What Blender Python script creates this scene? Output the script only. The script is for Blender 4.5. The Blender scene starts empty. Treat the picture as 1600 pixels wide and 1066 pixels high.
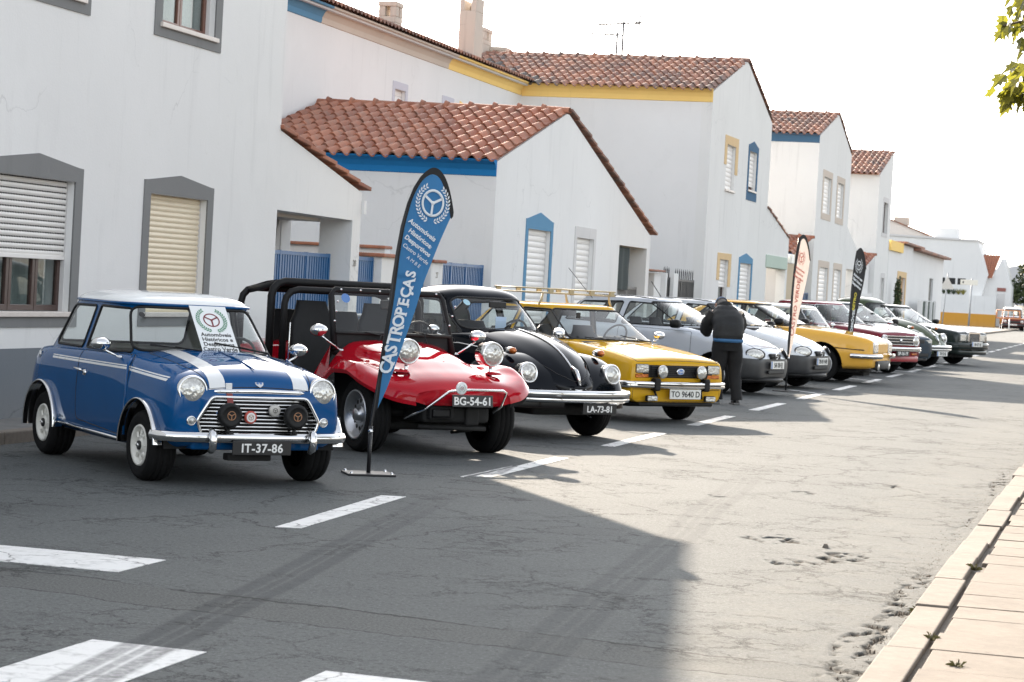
import bpy, bmesh, math, random
import numpy as np
from mathutils import Vector, Matrix
from mathutils.geometry import tessellate_polygon
random.seed(7)
PI = math.pi
R = math.radians
scene = bpy.context.scene
COL = scene.collection

# ------------------------------------------------------------------ camera
# world: +Y runs along the street, +X to the right, Z up, metres
F_PX, YAW, PITCH, ROLL = 3573.48, 0.264661, 0.0252599, -0.0550894
cam_data = bpy.data.cameras.new('camera')
cam_data.sensor_width = 36.0
cam_data.lens = F_PX / 1600 * 36.0
cam_data.clip_start = 0.1
cam_data.clip_end = 3000
cam = bpy.data.objects.new('camera', cam_data)
COL.objects.link(cam)
_fw = Vector((-math.sin(YAW) * math.cos(PITCH), math.cos(YAW) * math.cos(PITCH), -math.sin(PITCH)))
_r = Vector((math.cos(YAW), math.sin(YAW), 0))
_u = _r.cross(_fw)
_c, _s = math.cos(ROLL), math.sin(ROLL)
_r2, _u2 = _c * _r - _s * _u, _c * _u + _s * _r
cam.matrix_world = Matrix(((_r2.x, _u2.x, -_fw.x, 0), (_r2.y, _u2.y, -_fw.y, 0), (_r2.z, _u2.z, -_fw.z, 1.55), (0, 0, 0, 1)))
scene.camera = cam
cam_data.dof.use_dof = True
cam_data.dof.focus_distance = 16.5
cam_data.dof.aperture_fstop = 10.0

# ------------------------------------------------------------------ daylight
SUN_EL = R(22.8)
SUN_AZ = math.atan2(-0.54, 0.842)          # direction towards the sun, from +Y towards +X
world = bpy.data.worlds.new('World')
scene.world = world
world.use_nodes = True
wn = world.node_tree
wn.nodes.clear()
wo = wn.nodes.new('ShaderNodeOutputWorld')
wb = wn.nodes.new('ShaderNodeBackground')
ws_ = wn.nodes.new('ShaderNodeTexSky')
ws_.sky_type = 'NISHITA'
ws_.sun_disc = False
ws_.sun_elevation = SUN_EL
ws_.sun_rotation = SUN_AZ
ws_.air_density = 1.0
ws_.dust_density = 2.0
ws_.ozone_density = 1.0
wb.inputs['Strength'].default_value = 0.15
whs = wn.nodes.new('ShaderNodeHueSaturation')          # hazy, nearly white morning sky
whs.inputs['Saturation'].default_value = 0.27
wn.links.new(ws_.outputs[0], whs.inputs['Color'])
wn.links.new(whs.outputs[0], wb.inputs[0])
wn.links.new(wb.outputs[0], wo.inputs[0])
sun_data = bpy.data.lights.new('sun', 'SUN')
sun_data.energy = 5.0
sun_data.angle = R(0.5)
sun_data.color = (1.0, 0.865, 0.71)
sun = bpy.data.objects.new('sun', sun_data)
COL.objects.link(sun)
_sd = Vector((math.sin(SUN_AZ) * math.cos(SUN_EL), math.cos(SUN_AZ) * math.cos(SUN_EL), math.sin(SUN_EL)))
sun.rotation_euler = _sd.to_track_quat('Z', 'Y').to_euler()
sun.location = (-20, 30, 30)
scene.view_settings.view_transform = 'Standard'
scene.view_settings.look = 'None'
scene.view_settings.exposure = 1.68
scene.view_settings.gamma = 1.0
scene.view_settings.use_curve_mapping = False

# ------------------------------------------------------------------ helpers
class MB:
    """collects geometry and links it as one mesh object"""
    def __init__(s):
        s.v = []; s.f = []; s.m = []; s.s = []
    def add(s, vs, fs, m=0, sm=False):
        o = len(s.v)
        s.v += [tuple(v) for v in vs]
        for f in fs:
            s.f.append(tuple(i + o for i in f)); s.m.append(m); s.s.append(sm)
        return s
    def box(s, x0, x1, y0, y1, z0, z1, m=0):
        return s.add([(x0, y0, z0), (x1, y0, z0), (x1, y1, z0), (x0, y1, z0), (x0, y0, z1), (x1, y0, z1), (x1, y1, z1), (x0, y1, z1)],
                     [(0, 3, 2, 1), (4, 5, 6, 7), (0, 1, 5, 4), (1, 2, 6, 5), (2, 3, 7, 6), (3, 0, 4, 7)], m)
    def bbox(s, x0, x1, y0, y1, z0, z1, b=.01, m=0):
        """box with chamfered edges"""
        bm = bmesh.new()
        bmesh.ops.create_cube(bm, size=1)
        for v in bm.verts:
            v.co = ((x0 + x1) / 2 + v.co.x * (x1 - x0), (y0 + y1) / 2 + v.co.y * (y1 - y0), (z0 + z1) / 2 + v.co.z * (z1 - z0))
        bmesh.ops.bevel(bm, geom=bm.edges[:], offset=b, segments=2, profile=.5, affect='EDGES')
        s.bm(bm, m, b > .024); bm.free()
        return s
    def bm(s, bm, m=0, sm=True):
        bm.verts.index_update()
        return s.add([v.co[:] for v in bm.verts], [[v.index for v in f.verts] for f in bm.faces], m, sm)
    def tube(s, pts, r, n=6, closed=False, m=0, cap=True, rs=None):
        pts = [Vector(p) for p in pts]
        N = len(pts)
        if N < 2: return s
        prev = None; vs = []
        for i, p in enumerate(pts):
            if closed: t = pts[(i + 1) % N] - pts[i - 1]
            else: t = pts[min(i + 1, N - 1)] - pts[max(i - 1, 0)]
            if t.length < 1e-9: t = Vector((0, 0, 1))
            t.normalize()
            if prev is None:
                a = Vector((0, 0, 1)) if abs(t.z) < .9 else Vector((1, 0, 0))
                nrm = (a - t * a.dot(t)).normalized()
            else:
                nrm = prev - t * prev.dot(t)
                nrm = nrm.normalized() if nrm.length > 1e-6 else t.orthogonal().normalized()
            prev = nrm; b = t.cross(nrm)
            rr = rs[i] if rs else r
            for k in range(n):
                a = 2 * PI * k / n
                vs.append(p + (nrm * math.cos(a) + b * math.sin(a)) * rr)
        fs = []
        for i in range(N if closed else N - 1):
            j = (i + 1) % N
            for k in range(n):
                l = (k + 1) % n
                fs.append((i * n + k, i * n + l, j * n + l, j * n + k))
        if not closed and cap:
            fs.append(tuple(range(n))[::-1]); fs.append(tuple((N - 1) * n + k for k in range(n)))
        return s.add(vs, fs, m, True)
    def lathe(s, prof, n=24, mat=None, m=0, sm=True):
        """prof: (radius, axial); axis = local +X"""
        vs = []
        for r, a in prof:
            for k in range(n):
                t = 2 * PI * k / n
                v = Vector((a, r * math.cos(t), r * math.sin(t)))
                vs.append(mat @ v if mat else v)
        fs = []
        for i in range(len(prof) - 1):
            for k in range(n):
                l = (k + 1) % n
                fs.append((i * n + k, i * n + l, (i + 1) * n + l, (i + 1) * n + k))
        return s.add(vs, fs, m, sm)
    def grid(s, rows, m=0, sm=True, closed=False):
        n = len(rows[0]); vs = [p for r in rows for p in r]; fs = []
        for i in range(len(rows) - 1):
            for k in range(n if closed else n - 1):
                l = (k + 1) % n
                fs.append((i * n + k, i * n + l, (i + 1) * n + l, (i + 1) * n + k))
        return s.add(vs, fs, m, sm)
    def prism(s, poly, fn, d0, d1, holes=(), m=0):
        """2D polygon (with holes) extruded from d0 to d1; fn(u, v, d) -> xyz"""
        loops = [list(poly)] + [list(h) for h in holes]
        tris = tessellate_polygon([[Vector((u, v, 0)) for u, v in l] for l in loops])
        flat = [p for l in loops for p in l]; n = len(flat)
        vs = [fn(u, v, d0) for u, v in flat] + [fn(u, v, d1) for u, v in flat]
        fs = [tuple(t) for t in tris] + [tuple(i + n for i in t)[::-1] for t in tris]
        o = 0
        for l in loops:
            k = len(l)
            for i in range(k):
                j = (i + 1) % k
                fs.append((o + i, o + j, n + o + j, n + o + i))
            o += k
        return s.add(vs, fs, m, False)
    def mesh(s, name, mats, fix=False):
        me = bpy.data.meshes.new(name)
        me.from_pydata(s.v, [], s.f)
        me.polygons.foreach_set('material_index', s.m)
        me.polygons.foreach_set('use_smooth', s.s)
        for x in (mats if isinstance(mats, (list, tuple)) else [mats]): me.materials.append(x)
        if fix:
            bm = bmesh.new(); bm.from_mesh(me)
            bmesh.ops.recalc_face_normals(bm, faces=bm.faces[:]); bm.to_mesh(me); bm.free()
        me.update()
        return me
    def obj(s, name, mats, parent=None, mw=None, fix=True, bevel=0):
        return link(name, s.mesh(name, mats, fix), parent, mw, bevel)

def link(name, me, parent=None, mw=None, bevel=0):
    o = bpy.data.objects.new(name, me); COL.objects.link(o)
    if parent is not None: o.parent = parent
    if mw is not None: o.matrix_basis = mw
    if bevel:
        b = o.modifiers.new('bevel', 'BEVEL'); b.width = bevel; b.segments = 2; b.limit_method = 'ANGLE'
    return o

def orient(o, c):
    """make the faces of an open sheet look away from the point c"""
    c = Vector(c); s = 0
    for p in o.data.polygons: s += p.area * p.normal.dot(p.center - c)
    if s < 0: o.data.flip_normals()
    return o
def thing(name, label, cat, loc=(0, 0, 0), rz=0, group=None):
    o = bpy.data.objects.new(name, None); COL.objects.link(o)
    o.location = loc; o.rotation_euler = (0, 0, rz); o.empty_display_size = .2
    return tag(o, label, cat, group)
def tag(o, label, cat, group=None):
    o['label'] = label; o['category'] = cat
    if group: o['group'] = group
    return o
def struct(o):
    o['kind'] = 'structure'; return o
def T(x, y, z): return Matrix.Translation((x, y, z))
def RX(a): return Matrix.Rotation(a, 4, 'X')
def RY(a): return Matrix.Rotation(a, 4, 'Y')
def RZ(a): return Matrix.Rotation(a, 4, 'Z')

_tm = {}
def text_mesh(body, size=1, bold=0.0, depth=.002, spacing=1.0, m=None, align='CENTER', shear=0):
    k = (body, size, bold, depth, spacing, m.name if m else '', align, shear)
    if k in _tm: return _tm[k]
    cu = bpy.data.curves.new('lettering', 'FONT')
    cu.body = body; cu.size = size; cu.offset = bold; cu.extrude = depth; cu.space_character = spacing
    cu.align_x = align; cu.align_y = 'CENTER'; cu.resolution_u = 3; cu.shear = shear
    o = bpy.data.objects.new('lettering', cu); COL.objects.link(o)
    dg = bpy.context.evaluated_depsgraph_get(); dg.update()
    me = bpy.data.meshes.new_from_object(o.evaluated_get(dg))
    bpy.data.objects.remove(o)
    me.materials.clear()
    if m: me.materials.append(m)
    me.name = 'lettering'
    _tm[k] = me
    return me

def rrect(x0, x1, y0, y1, r, n=5):
    o = []
    for cx, cy, a0 in ((x1 - r, y1 - r, 0), (x0 + r, y1 - r, 90), (x0 + r, y0 + r, 180), (x1 - r, y0 + r, 270)):
        for i in range(n + 1):
            a = R(a0 + 90 * i / n); o.append((cx + r * math.cos(a), cy + r * math.sin(a)))
    return o
def rpoly(pts, r, n=5):
    """polygon with rounded corners"""
    o = []; N = len(pts)
    rr = r if isinstance(r, (list, tuple)) else [r] * N
    for i in range(N):
        p = Vector(pts[i]); a = Vector(pts[i - 1]) - p; b = Vector(pts[(i + 1) % N]) - p
        k = min(rr[i], a.length * .45, b.length * .45)
        if k < 1e-5: o.append(tuple(p)); continue
        A = p + a.normalized() * k; B = p + b.normalized() * k
        for j in range(n + 1):
            t = j / n
            q = A * (1 - t) ** 2 + p * 2 * t * (1 - t) + B * t * t
            o.append((q.x, q.y))
    return o
def pchip(x, y, q):
    x = np.asarray(x, float); y = np.asarray(y, float); q = np.asarray(q, float)
    h = np.diff(x); d = np.diff(y) / h; n = len(x); m = np.zeros(n)
    if n == 2: m[:] = d[0]
    else:
        for i in range(1, n - 1):
            if d[i - 1] * d[i] > 0:
                w1 = 2 * h[i] + h[i - 1]; w2 = h[i] + 2 * h[i - 1]
                m[i] = (w1 + w2) / (w1 / d[i - 1] + w2 / d[i])
        m[0] = d[0]; m[-1] = d[-1]
    i = np.clip(np.searchsorted(x, q) - 1, 0, n - 2)
    t = (q - x[i]) / h[i]
    return ((1 + 2 * t) * (1 - t) ** 2 * y[i] + t * (1 - t) ** 2 * h[i] * m[i] + t * t * (3 - 2 * t) * y[i + 1] + t * t * (t - 1) * h[i] * m[i + 1])

# ------------------------------------------------------------------ materials
def _nt(name):
    m = bpy.data.materials.new(name); m.use_nodes = True
    nt = m.node_tree; b = nt.nodes['Principled BSDF']
    return m, nt, b
def N(nt, t, **k):
    n = nt.nodes.new(t)
    for a, v in k.items():
        if a == 'ins':
            for i, x in v.items(): n.inputs[i].default_value = x
        else: setattr(n, a, v)
    return n
def L(nt, a, b): nt.links.new(a, b)
def math_(nt, op, a, b=None, c=None, clamp=False):
    n = nt.nodes.new('ShaderNodeMath'); n.operation = op; n.use_clamp = clamp
    for i, x in enumerate((a, b, c)):
        if x is None: continue
        if isinstance(x, (int, float)): n.inputs[i].default_value = x
        else: nt.links.new(x, n.inputs[i])
    return n.outputs[0]
def noise(nt, co, scale, detail=4, rough=.55, dist=0):
    n = N(nt, 'ShaderNodeTexNoise', ins={'Scale': scale, 'Detail': detail, 'Roughness': rough, 'Distortion': dist})
    L(nt, co, n.inputs['Vector']); return n.outputs['Fac']
def ramp(nt, fac, stops):
    r = N(nt, 'ShaderNodeValToRGB'); e = r.color_ramp.elements
    while len(e) < len(stops): e.new(.5)
    for x, (p, c) in zip(e, stops):
        x.position = p; x.color = (c, c, c, 1) if isinstance(c, (int, float)) else (*c, 1)
    L(nt, fac, r.inputs[0]); return r.outputs[0]
def mix(nt, fac, a, b, t='MIX'):
    n = N(nt, 'ShaderNodeMix', data_type='RGBA', blend_type=t)
    for i, x in ((0, fac), (6, a), (7, b)):
        if isinstance(x, (int, float)): n.inputs[i].default_value = x
        elif isinstance(x, tuple): n.inputs[i].default_value = (*x, 1)
        else: L(nt, x, n.inputs[i])
    return n.outputs[2]
def wpos(nt): return N(nt, 'ShaderNodeNewGeometry').outputs['Position']
def opos(nt): return N(nt, 'ShaderNodeTexCoord').outputs['Object']
def scaled(nt, co, s):
    m = N(nt, 'ShaderNodeMapping', ins={'Scale': s}); L(nt, co, m.inputs[0]); return m.outputs[0]
def bump(nt, b, h, strength=.3, dist=.01):
    n = N(nt, 'ShaderNodeBump', ins={'Strength': strength, 'Distance': dist})
    L(nt, h, n.inputs['Height']); L(nt, n.outputs[0], b.inputs['Normal'])
def M(name, col, rough=.5, metal=0, coat=0, var=.12, scale=6, bmp=0, bscale=80, rv=.08, spec=None):
    m, nt, b = _nt(name); co = opos(nt)
    f = noise(nt, co, scale, 5, .6)
    L(nt, mix(nt, f, tuple(c * (1 - var) for c in col), tuple(min(1, c * (1 + var)) for c in col)), b.inputs['Base Color'])
    L(nt, math_(nt, 'MULTIPLY_ADD', noise(nt, co, scale * 2.3, 3), rv * 2, rough - rv, True), b.inputs['Roughness'])
    b.inputs['Metallic'].default_value = metal
    b.inputs['Coat Weight'].default_value = coat; b.inputs['Coat Roughness'].default_value = .04
    if spec is not None: b.inputs['Specular IOR Level'].default_value = spec
    if bmp: bump(nt, b, noise(nt, co, bscale, 4), bmp, .004)
    return m
def paint(name, col, metal=0.0, rough=.4, liner=(.42, .42, .40), ior=1.38):
    """car paint: clear coat, faint orange peel, a little road dust low down"""
    m, nt, b = _nt(name); co = opos(nt)
    f = noise(nt, co, 3.0, 5, .6)
    base = mix(nt, f, tuple(c * .92 for c in col), tuple(min(1, c * 1.08) for c in col))
    sep = N(nt, 'ShaderNodeSeparateXYZ'); L(nt, co, sep.inputs[0])
    low = math_(nt, 'MULTIPLY', math_(nt, 'SUBTRACT', .55, sep.outputs[2], clamp=True), noise(nt, co, 14, 5, .7), clamp=True)
    base = mix(nt, math_(nt, 'MULTIPLY', low, .16, clamp=True), base, (.20, .17, .14))
    bf = N(nt, 'ShaderNodeNewGeometry').outputs['Backfacing']          # the trimmed inside of the panels
    base = mix(nt, bf, base, liner)
    L(nt, base, b.inputs['Base Color'])
    b.inputs['Specular IOR Level'].default_value = .0
    L(nt, math_(nt, 'SUBTRACT', 1.0, bf), b.inputs['Coat Weight']); b.inputs['Coat IOR'].default_value = ior
    b.inputs['Metallic'].default_value = metal; b.inputs['Roughness'].default_value = rough
    L(nt, math_(nt, 'MULTIPLY_ADD', noise(nt, co, 9, 6, .7), .035, .0), b.inputs['Coat Roughness'])
    bump(nt, b, noise(nt, co, 160, 2), .012, .002)
    return m
def glass_mat(name, tint=(.86, .93, .92), refl=1.0):
    m = bpy.data.materials.new(name); m.use_nodes = True; nt = m.node_tree; nt.nodes.clear()
    o = N(nt, 'ShaderNodeOutputMaterial'); t = N(nt, 'ShaderNodeBsdfTransparent'); g = N(nt, 'ShaderNodeBsdfGlossy')
    g.inputs['Roughness'].default_value = .02; t.inputs['Color'].default_value = (*tint, 1)
    lw = N(nt, 'ShaderNodeLayerWeight', ins={'Blend': .5}); mx = N(nt, 'ShaderNodeMixShader')
    L(nt, math_(nt, 'MULTIPLY_ADD', math_(nt, 'POWER', lw.outputs['Facing'], 5.0), .92, .05 * refl, True), mx.inputs[0])
    L(nt, t.outputs[0], mx.inputs[1]); L(nt, g.outputs[0], mx.inputs[2]); L(nt, mx.outputs[0], o.inputs[0])
    return m

def plaster(name, col=(.80, .80, .79), stain=.5):
    m, nt, b = _nt(name); p = wpos(nt)
    big = noise(nt, p, .35, 5, .6)
    c = mix(nt, ramp(nt, big, [(.35, 0), (.7, 1)]), tuple(x * .94 for x in col), col)
    st = noise(nt, scaled(nt, p, (2.2, 2.2, .22)), 1.6, 6, .65)
    st = math_(nt, 'MULTIPLY', ramp(nt, st, [(.56, 0), (.78, 1)]), .35 * stain)
    c = mix(nt, st, c, tuple(x * .62 for x in col))
    sp = noise(nt, p, 9, 6, .7)
    c = mix(nt, math_(nt, 'MULTIPLY', ramp(nt, sp, [(.62, 0), (.8, 1)]), .18 * stain), c, (.42, .40, .37))
    sep = N(nt, 'ShaderNodeSeparateXYZ'); L(nt, p, sep.inputs[0])
    low = math_(nt, 'MULTIPLY', math_(nt, 'SUBTRACT', .5, sep.outputs[2], clamp=True), noise(nt, p, 5, 5, .7))
    c = mix(nt, math_(nt, 'MULTIPLY', low, .8 * stain, clamp=True), c, (.35, .33, .30))
    L(nt, c, b.inputs['Base Color']); b.inputs['Roughness'].default_value = .9
    b.inputs['Specular IOR Level'].default_value = .2
    # hairline cracks and old patch repairs in the render
    dn = N(nt, 'ShaderNodeTexNoise', ins={'Scale': 1.7, 'Detail': 5}); L(nt, p, dn.inputs['Vector'])
    dv = N(nt, 'ShaderNodeVectorMath', operation='SCALE'); L(nt, dn.outputs['Color'], dv.inputs[0]); dv.inputs['Scale'].default_value = .8
    pv = N(nt, 'ShaderNodeVectorMath', operation='ADD'); L(nt, p, pv.inputs[0]); L(nt, dv.outputs[0], pv.inputs[1])
    vo = N(nt, 'ShaderNodeTexVoronoi', feature='DISTANCE_TO_EDGE', ins={'Scale': .55}); L(nt, pv.outputs[0], vo.inputs['Vector'])
    ck = math_(nt, 'MULTIPLY', ramp(nt, vo.outputs['Distance'], [(0, 1), (.006, 0)]), ramp(nt, noise(nt, p, .45, 3), [(.52, 0), (.60, 1)]))
    c = mix(nt, math_(nt, 'MULTIPLY', ck, .4 * stain, clamp=True), c, tuple(x * .55 for x in col))
    pt = ramp(nt, noise(nt, p, .9, 2, .4), [(.60, 0), (.615, 1)])
    c = mix(nt, math_(nt, 'MULTIPLY', pt, .12), c, tuple(x * .86 for x in col))
    L(nt, c, b.inputs['Base Color'])
    h = math_(nt, 'ADD', math_(nt, 'MULTIPLY', noise(nt, p, 2.6, 5), 1.3), math_(nt, 'MULTIPLY', noise(nt, p, 45, 4), .4))
    h = math_(nt, 'SUBTRACT', h, math_(nt, 'MULTIPLY', ck, .3))
    bump(nt, b, h, .26, .014)
    return m
WHITE = plaster('white_limewash', (.80, .80, .79), .95)
WHITE_OLD = plaster('weathered_limewash', (.78, .78, .76), 1.3)
GREYPLINTH = plaster('grey_plinth_paint', (.185, .205, .225), 1.2)
GREYTRIM = plaster('grey_trim_paint', (.225, .228, .228), .9)
BLUETRIM = plaster('blue_trim_paint', (.022, .21, .50), .5)
BLUETRIM2 = plaster('faded_blue_trim', (.12, .28, .44), .5)
SLATETRIM = plaster('slate_blue_trim', (.07, .15, .25), .5)
YELTRIM = plaster('yellow_ochre_trim', (.96, .67, .23), .6)
TANTRIM = plaster('faded_tan_trim', (.72, .53, .30), .8)
BEIGETRIM = plaster('beige_trim', (.62, .54, .46), .7)
LILACTRIM = plaster('pale_lilac_trim', (.60, .60, .66), .6)
PALETRIM = plaster('pale_grey_trim', (.66, .65, .64), .7)
OCHRE = plaster('ochre_band', (.66, .33, .06), .7)
CONCRETE = plaster('old_chimney_render', (.60, .53, .46), 2.6)
MARBLE = M('marble_sill', (.66, .60, .55), .45, var=.15, scale=9)
SHUT_CREAM = M('cream_shutter', (.76, .66, .49), .5, var=.04)
SHUT_WHITE = M('white_shutter', (.80, .78, .75), .5, var=.04)
WOOD = M('brown_window_wood', (.15, .058, .035), .4, var=.2, scale=12, coat=.2)
WOOD_DARK = M('dark_brown_wood', (.06, .032, .026), .4, var=.2, scale=12)
DOORWOOD = M('orange_door_wood', (.42, .21, .05), .5, var=.2)
CURTAIN = M('net_curtain', (.66, .65, .62), .9, var=.1)
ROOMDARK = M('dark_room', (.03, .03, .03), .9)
WINGLASS = glass_mat('window_glass', (.75, .8, .8), 1.6)
GLASS = glass_mat('car_glass', (.93, .965, .96), 1.15)
GLASS_OLD = glass_mat('old_clear_glass', (.93, .95, .93), 1.1)
def tile_mat():
    m, nt, b = _nt('clay_tile'); p = wpos(nt)
    oi = N(nt, 'ShaderNodeObjectInfo').outputs['Random']
    a = mix(nt, oi, (.255, .092, .056), (.43, .18, .108))
    f = noise(nt, p, 5, 6, .65)
    c = mix(nt, ramp(nt, f, [(.45, 0), (.75, 1)]), a, (.26, .15, .11))
    f2 = noise(nt, p, 2.1, 6, .75)
    c = mix(nt, math_(nt, 'MULTIPLY', ramp(nt, f2, [(.55, 0), (.72, 1)]), .55), c, (.13, .10, .085))
    L(nt, c, b.inputs['Base Color']); b.inputs['Roughness'].default_value = .7; b.inputs['Specular IOR Level'].default_value = .25
    bump(nt, b, noise(nt, p, 60, 4), .2, .006)
    return m
TILE = tile_mat()
def tile_old():
    m, nt, b = _nt('weathered_tile'); p = wpos(nt)
    oi = N(nt, 'ShaderNodeObjectInfo').outputs['Random']
    a = mix(nt, oi, (.26, .11, .07), (.44, .21, .13))
    f2 = noise(nt, p, 1.6, 6, .75)
    c = mix(nt, ramp(nt, f2, [(.42, 0), (.66, 1)]), a, (.10, .085, .08))
    c = mix(nt, math_(nt, 'MULTIPLY', ramp(nt, noise(nt, p, 14, 4), [(.6, 0), (.75, 1)]), .6), c, (.40, .36, .28))
    L(nt, c, b.inputs['Base Color']); b.inputs['Roughness'].default_value = .75
    bump(nt, b, noise(nt, p, 50, 4), .25, .006)
    return m
TILE_OLD = tile_old()
TILE_LEAD = M('lichen_blackened_tile', (.10, .092, .088), .8, var=.4, scale=7)

def asphalt_mat():
    m, nt, b = _nt('worn_asphalt'); p = wpos(nt)
    sep = N(nt, 'ShaderNodeSeparateXYZ'); L(nt, p, sep.inputs[0]); X, Y = sep.outputs[0], sep.outputs[1]
    big = noise(nt, p, .45, 5, .6); mid = noise(nt, p, 3.0, 5, .65); fine = noise(nt, p, 30, 5, .8); grit = noise(nt, p, 62, 4, .75)
    c = mix(nt, ramp(nt, big, [(.3, 0), (.7, 1)]), (.128, .126, .122), (.168, .164, .157))
    c = mix(nt, math_(nt, 'MULTIPLY', ramp(nt, mid, [(.35, 0), (.75, 1)]), .35), c, (.19, .183, .172))
    c = mix(nt, math_(nt, 'MULTIPLY', ramp(nt, grit, [(.54, 0), (.64, 1)]), .65), c, (.34, .33, .31))
    c = mix(nt, math_(nt, 'MULTIPLY', ramp(nt, fine, [(.36, 1), (.50, 0)]), .70), c, (.06, .06, .06))
    # coarse patched trench that crosses the road
    wob = math_(nt, 'MULTIPLY', math_(nt, 'SUBTRACT', noise(nt, p, 1.1, 5, .7), .5), .34)
    ya = math_(nt, 'SUBTRACT', math_(nt, 'SUBTRACT', Y, math_(nt, 'MULTIPLY_ADD', X, -.155, 9.46)), wob)
    yb = math_(nt, 'SUBTRACT', math_(nt, 'SUBTRACT', Y, math_(nt, 'MULTIPLY_ADD', X, -.13, 9.03)), wob)
    trench = math_(nt, 'MULTIPLY', math_(nt, 'LESS_THAN', ya, 0), math_(nt, 'GREATER_THAN', yb, 0))
    tc = mix(nt, ramp(nt, noise(nt, p, 70, 3, .7), [(.35, 0), (.7, 1)]), (.070, .068, .064), (.225, .215, .20))
    c = mix(nt, math_(nt, 'MULTIPLY', trench, .85), c, tc)
    brk = ramp(nt, noise(nt, p, 1.7, 4, .7), [(.36, 0), (.46, 1)])
    la = math_(nt, 'MULTIPLY', math_(nt, 'LESS_THAN', math_(nt, 'ABSOLUTE', ya), .015), brk)
    lb = math_(nt, 'MULTIPLY', math_(nt, 'LESS_THAN', math_(nt, 'ABSOLUTE', yb), .008), brk)
    lines = math_(nt, 'MAXIMUM', la, lb)
    # crazing
    dn = N(nt, 'ShaderNodeTexNoise', ins={'Scale': 3.4, 'Detail': 7, 'Roughness': .75}); L(nt, p, dn.inputs['Vector'])
    dv = N(nt, 'ShaderNodeVectorMath', operation='SCALE'); L(nt, dn.outputs['Color'], dv.inputs[0]); dv.inputs['Scale'].default_value = .55
    pv = N(nt, 'ShaderNodeVectorMath', operation='ADD'); L(nt, p, pv.inputs[0]); L(nt, dv.outputs[0], pv.inputs[1])
    cracks = None
    for sc, w, lo, hi, ms in ((.75, .0075, .46, .56, .5), (2.1, .017, .50, .60, .8), (5.5, .05, .56, .66, 1.0)):
        v = N(nt, 'ShaderNodeTexVoronoi', feature='DISTANCE_TO_EDGE', ins={'Scale': sc}); L(nt, pv.outputs[0], v.inputs['Vector'])
        k = ramp(nt, v.outputs['Distance'], [(0, 1), (w, 0)])
        k = math_(nt, 'MULTIPLY', k, ramp(nt, noise(nt, p, ms, 4, .6), [(lo, 0), (hi, 1)]))
        cracks = k if cracks is None else math_(nt, 'MAXIMUM', cracks, k)
    cracks = math_(nt, 'MAXIMUM', cracks, lines)
    # rubber left by tyres
    def track(cx, slope, y0, w, lo, hi):
        d = math_(nt, 'SUBTRACT', X, math_(nt, 'MULTIPLY_ADD', math_(nt, 'SUBTRACT', Y, y0), slope, cx))
        d = math_(nt, 'ADD', d, math_(nt, 'MULTIPLY', math_(nt, 'SUBTRACT', noise(nt, p, .5, 3), .5), .10))
        prof = ramp(nt, math_(nt, 'MULTIPLY_ADD', d, .5 / w, .5, True), [(0, 0), (.12, 1), (.32, .9), (.40, .15), (.46, .9), (.56, .85), (.62, .2), (.68, .9), (.90, 1), (1, 0)])
        rng = ramp(nt, math_(nt, 'MULTIPLY_ADD', Y, 1 / 30, 0, True), [(lo / 30, 0), ((lo + 2) / 30, 1), ((hi - 5) / 30, .8), (hi / 30, 0)])
        return math_(nt, 'MULTIPLY', math_(nt, 'MULTIPLY', prof, rng), ramp(nt, noise(nt, p, 6, 5, .7), [(.2, .55), (.6, 1)]))
    tr = math_(nt, 'MAXIMUM', math_(nt, 'MULTIPLY', track(-3.90, -.13, 9.6, .135, 4, 17), .85), math_(nt, 'MULTIPLY', track(-2.40, -.075, 10.0, .15, 4, 22), .5))
    c = mix(nt, tr, c, (.062, .063, .066))
    # dust blown up against the right hand kerb and oil where cars stand
    du = ramp(nt, math_(nt, 'MULTIPLY_ADD', X, .5, 1.3, True), [(.25, 0), (.42, 1)])
    c = mix(nt, math_(nt, 'MULTIPLY', du, math_(nt, 'MULTIPLY', ramp(nt, noise(nt, p, 4, 5, .7), [(.3, 0), (.7, 1)]), .5)), c, (.23, .205, .175))
    oil = math_(nt, 'MULTIPLY', ramp(nt, noise(nt, p, .8, 3), [(.58, 0), (.72, 1)]), .3)
    c = mix(nt, oil, c, (.085, .083, .08))
    c = mix(nt, math_(nt, 'MULTIPLY', cracks, .88), c, (.022, .020, .019))
    c = mix(nt, ramp(nt, math_(nt, 'MULTIPLY', sep.outputs[2], -40), [(.1, 0), (.5, 1)]), c, (.075, .060, .046))       # soil in the broken places
    c = mix(nt, 1.0, c, (.565, .62, .65), 'MULTIPLY')
    L(nt, c, b.inputs['Base Color'])
    b.inputs['Roughness'].default_value = .88; b.inputs['Specular IOR Level'].default_value = .25
    h = math_(nt, 'ADD', math_(nt, 'MULTIPLY', fine, .5), math_(nt, 'MULTIPLY', grit, .4))
    h = math_(nt, 'ADD', h, math_(nt, 'MULTIPLY', mid, 1.2))
    h = math_(nt, 'SUBTRACT', h, math_(nt, 'MULTIPLY', cracks, 1.6))
    bump(nt, b, h, .55, .012)
    return m
ASPHALT = asphalt_mat()
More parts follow.
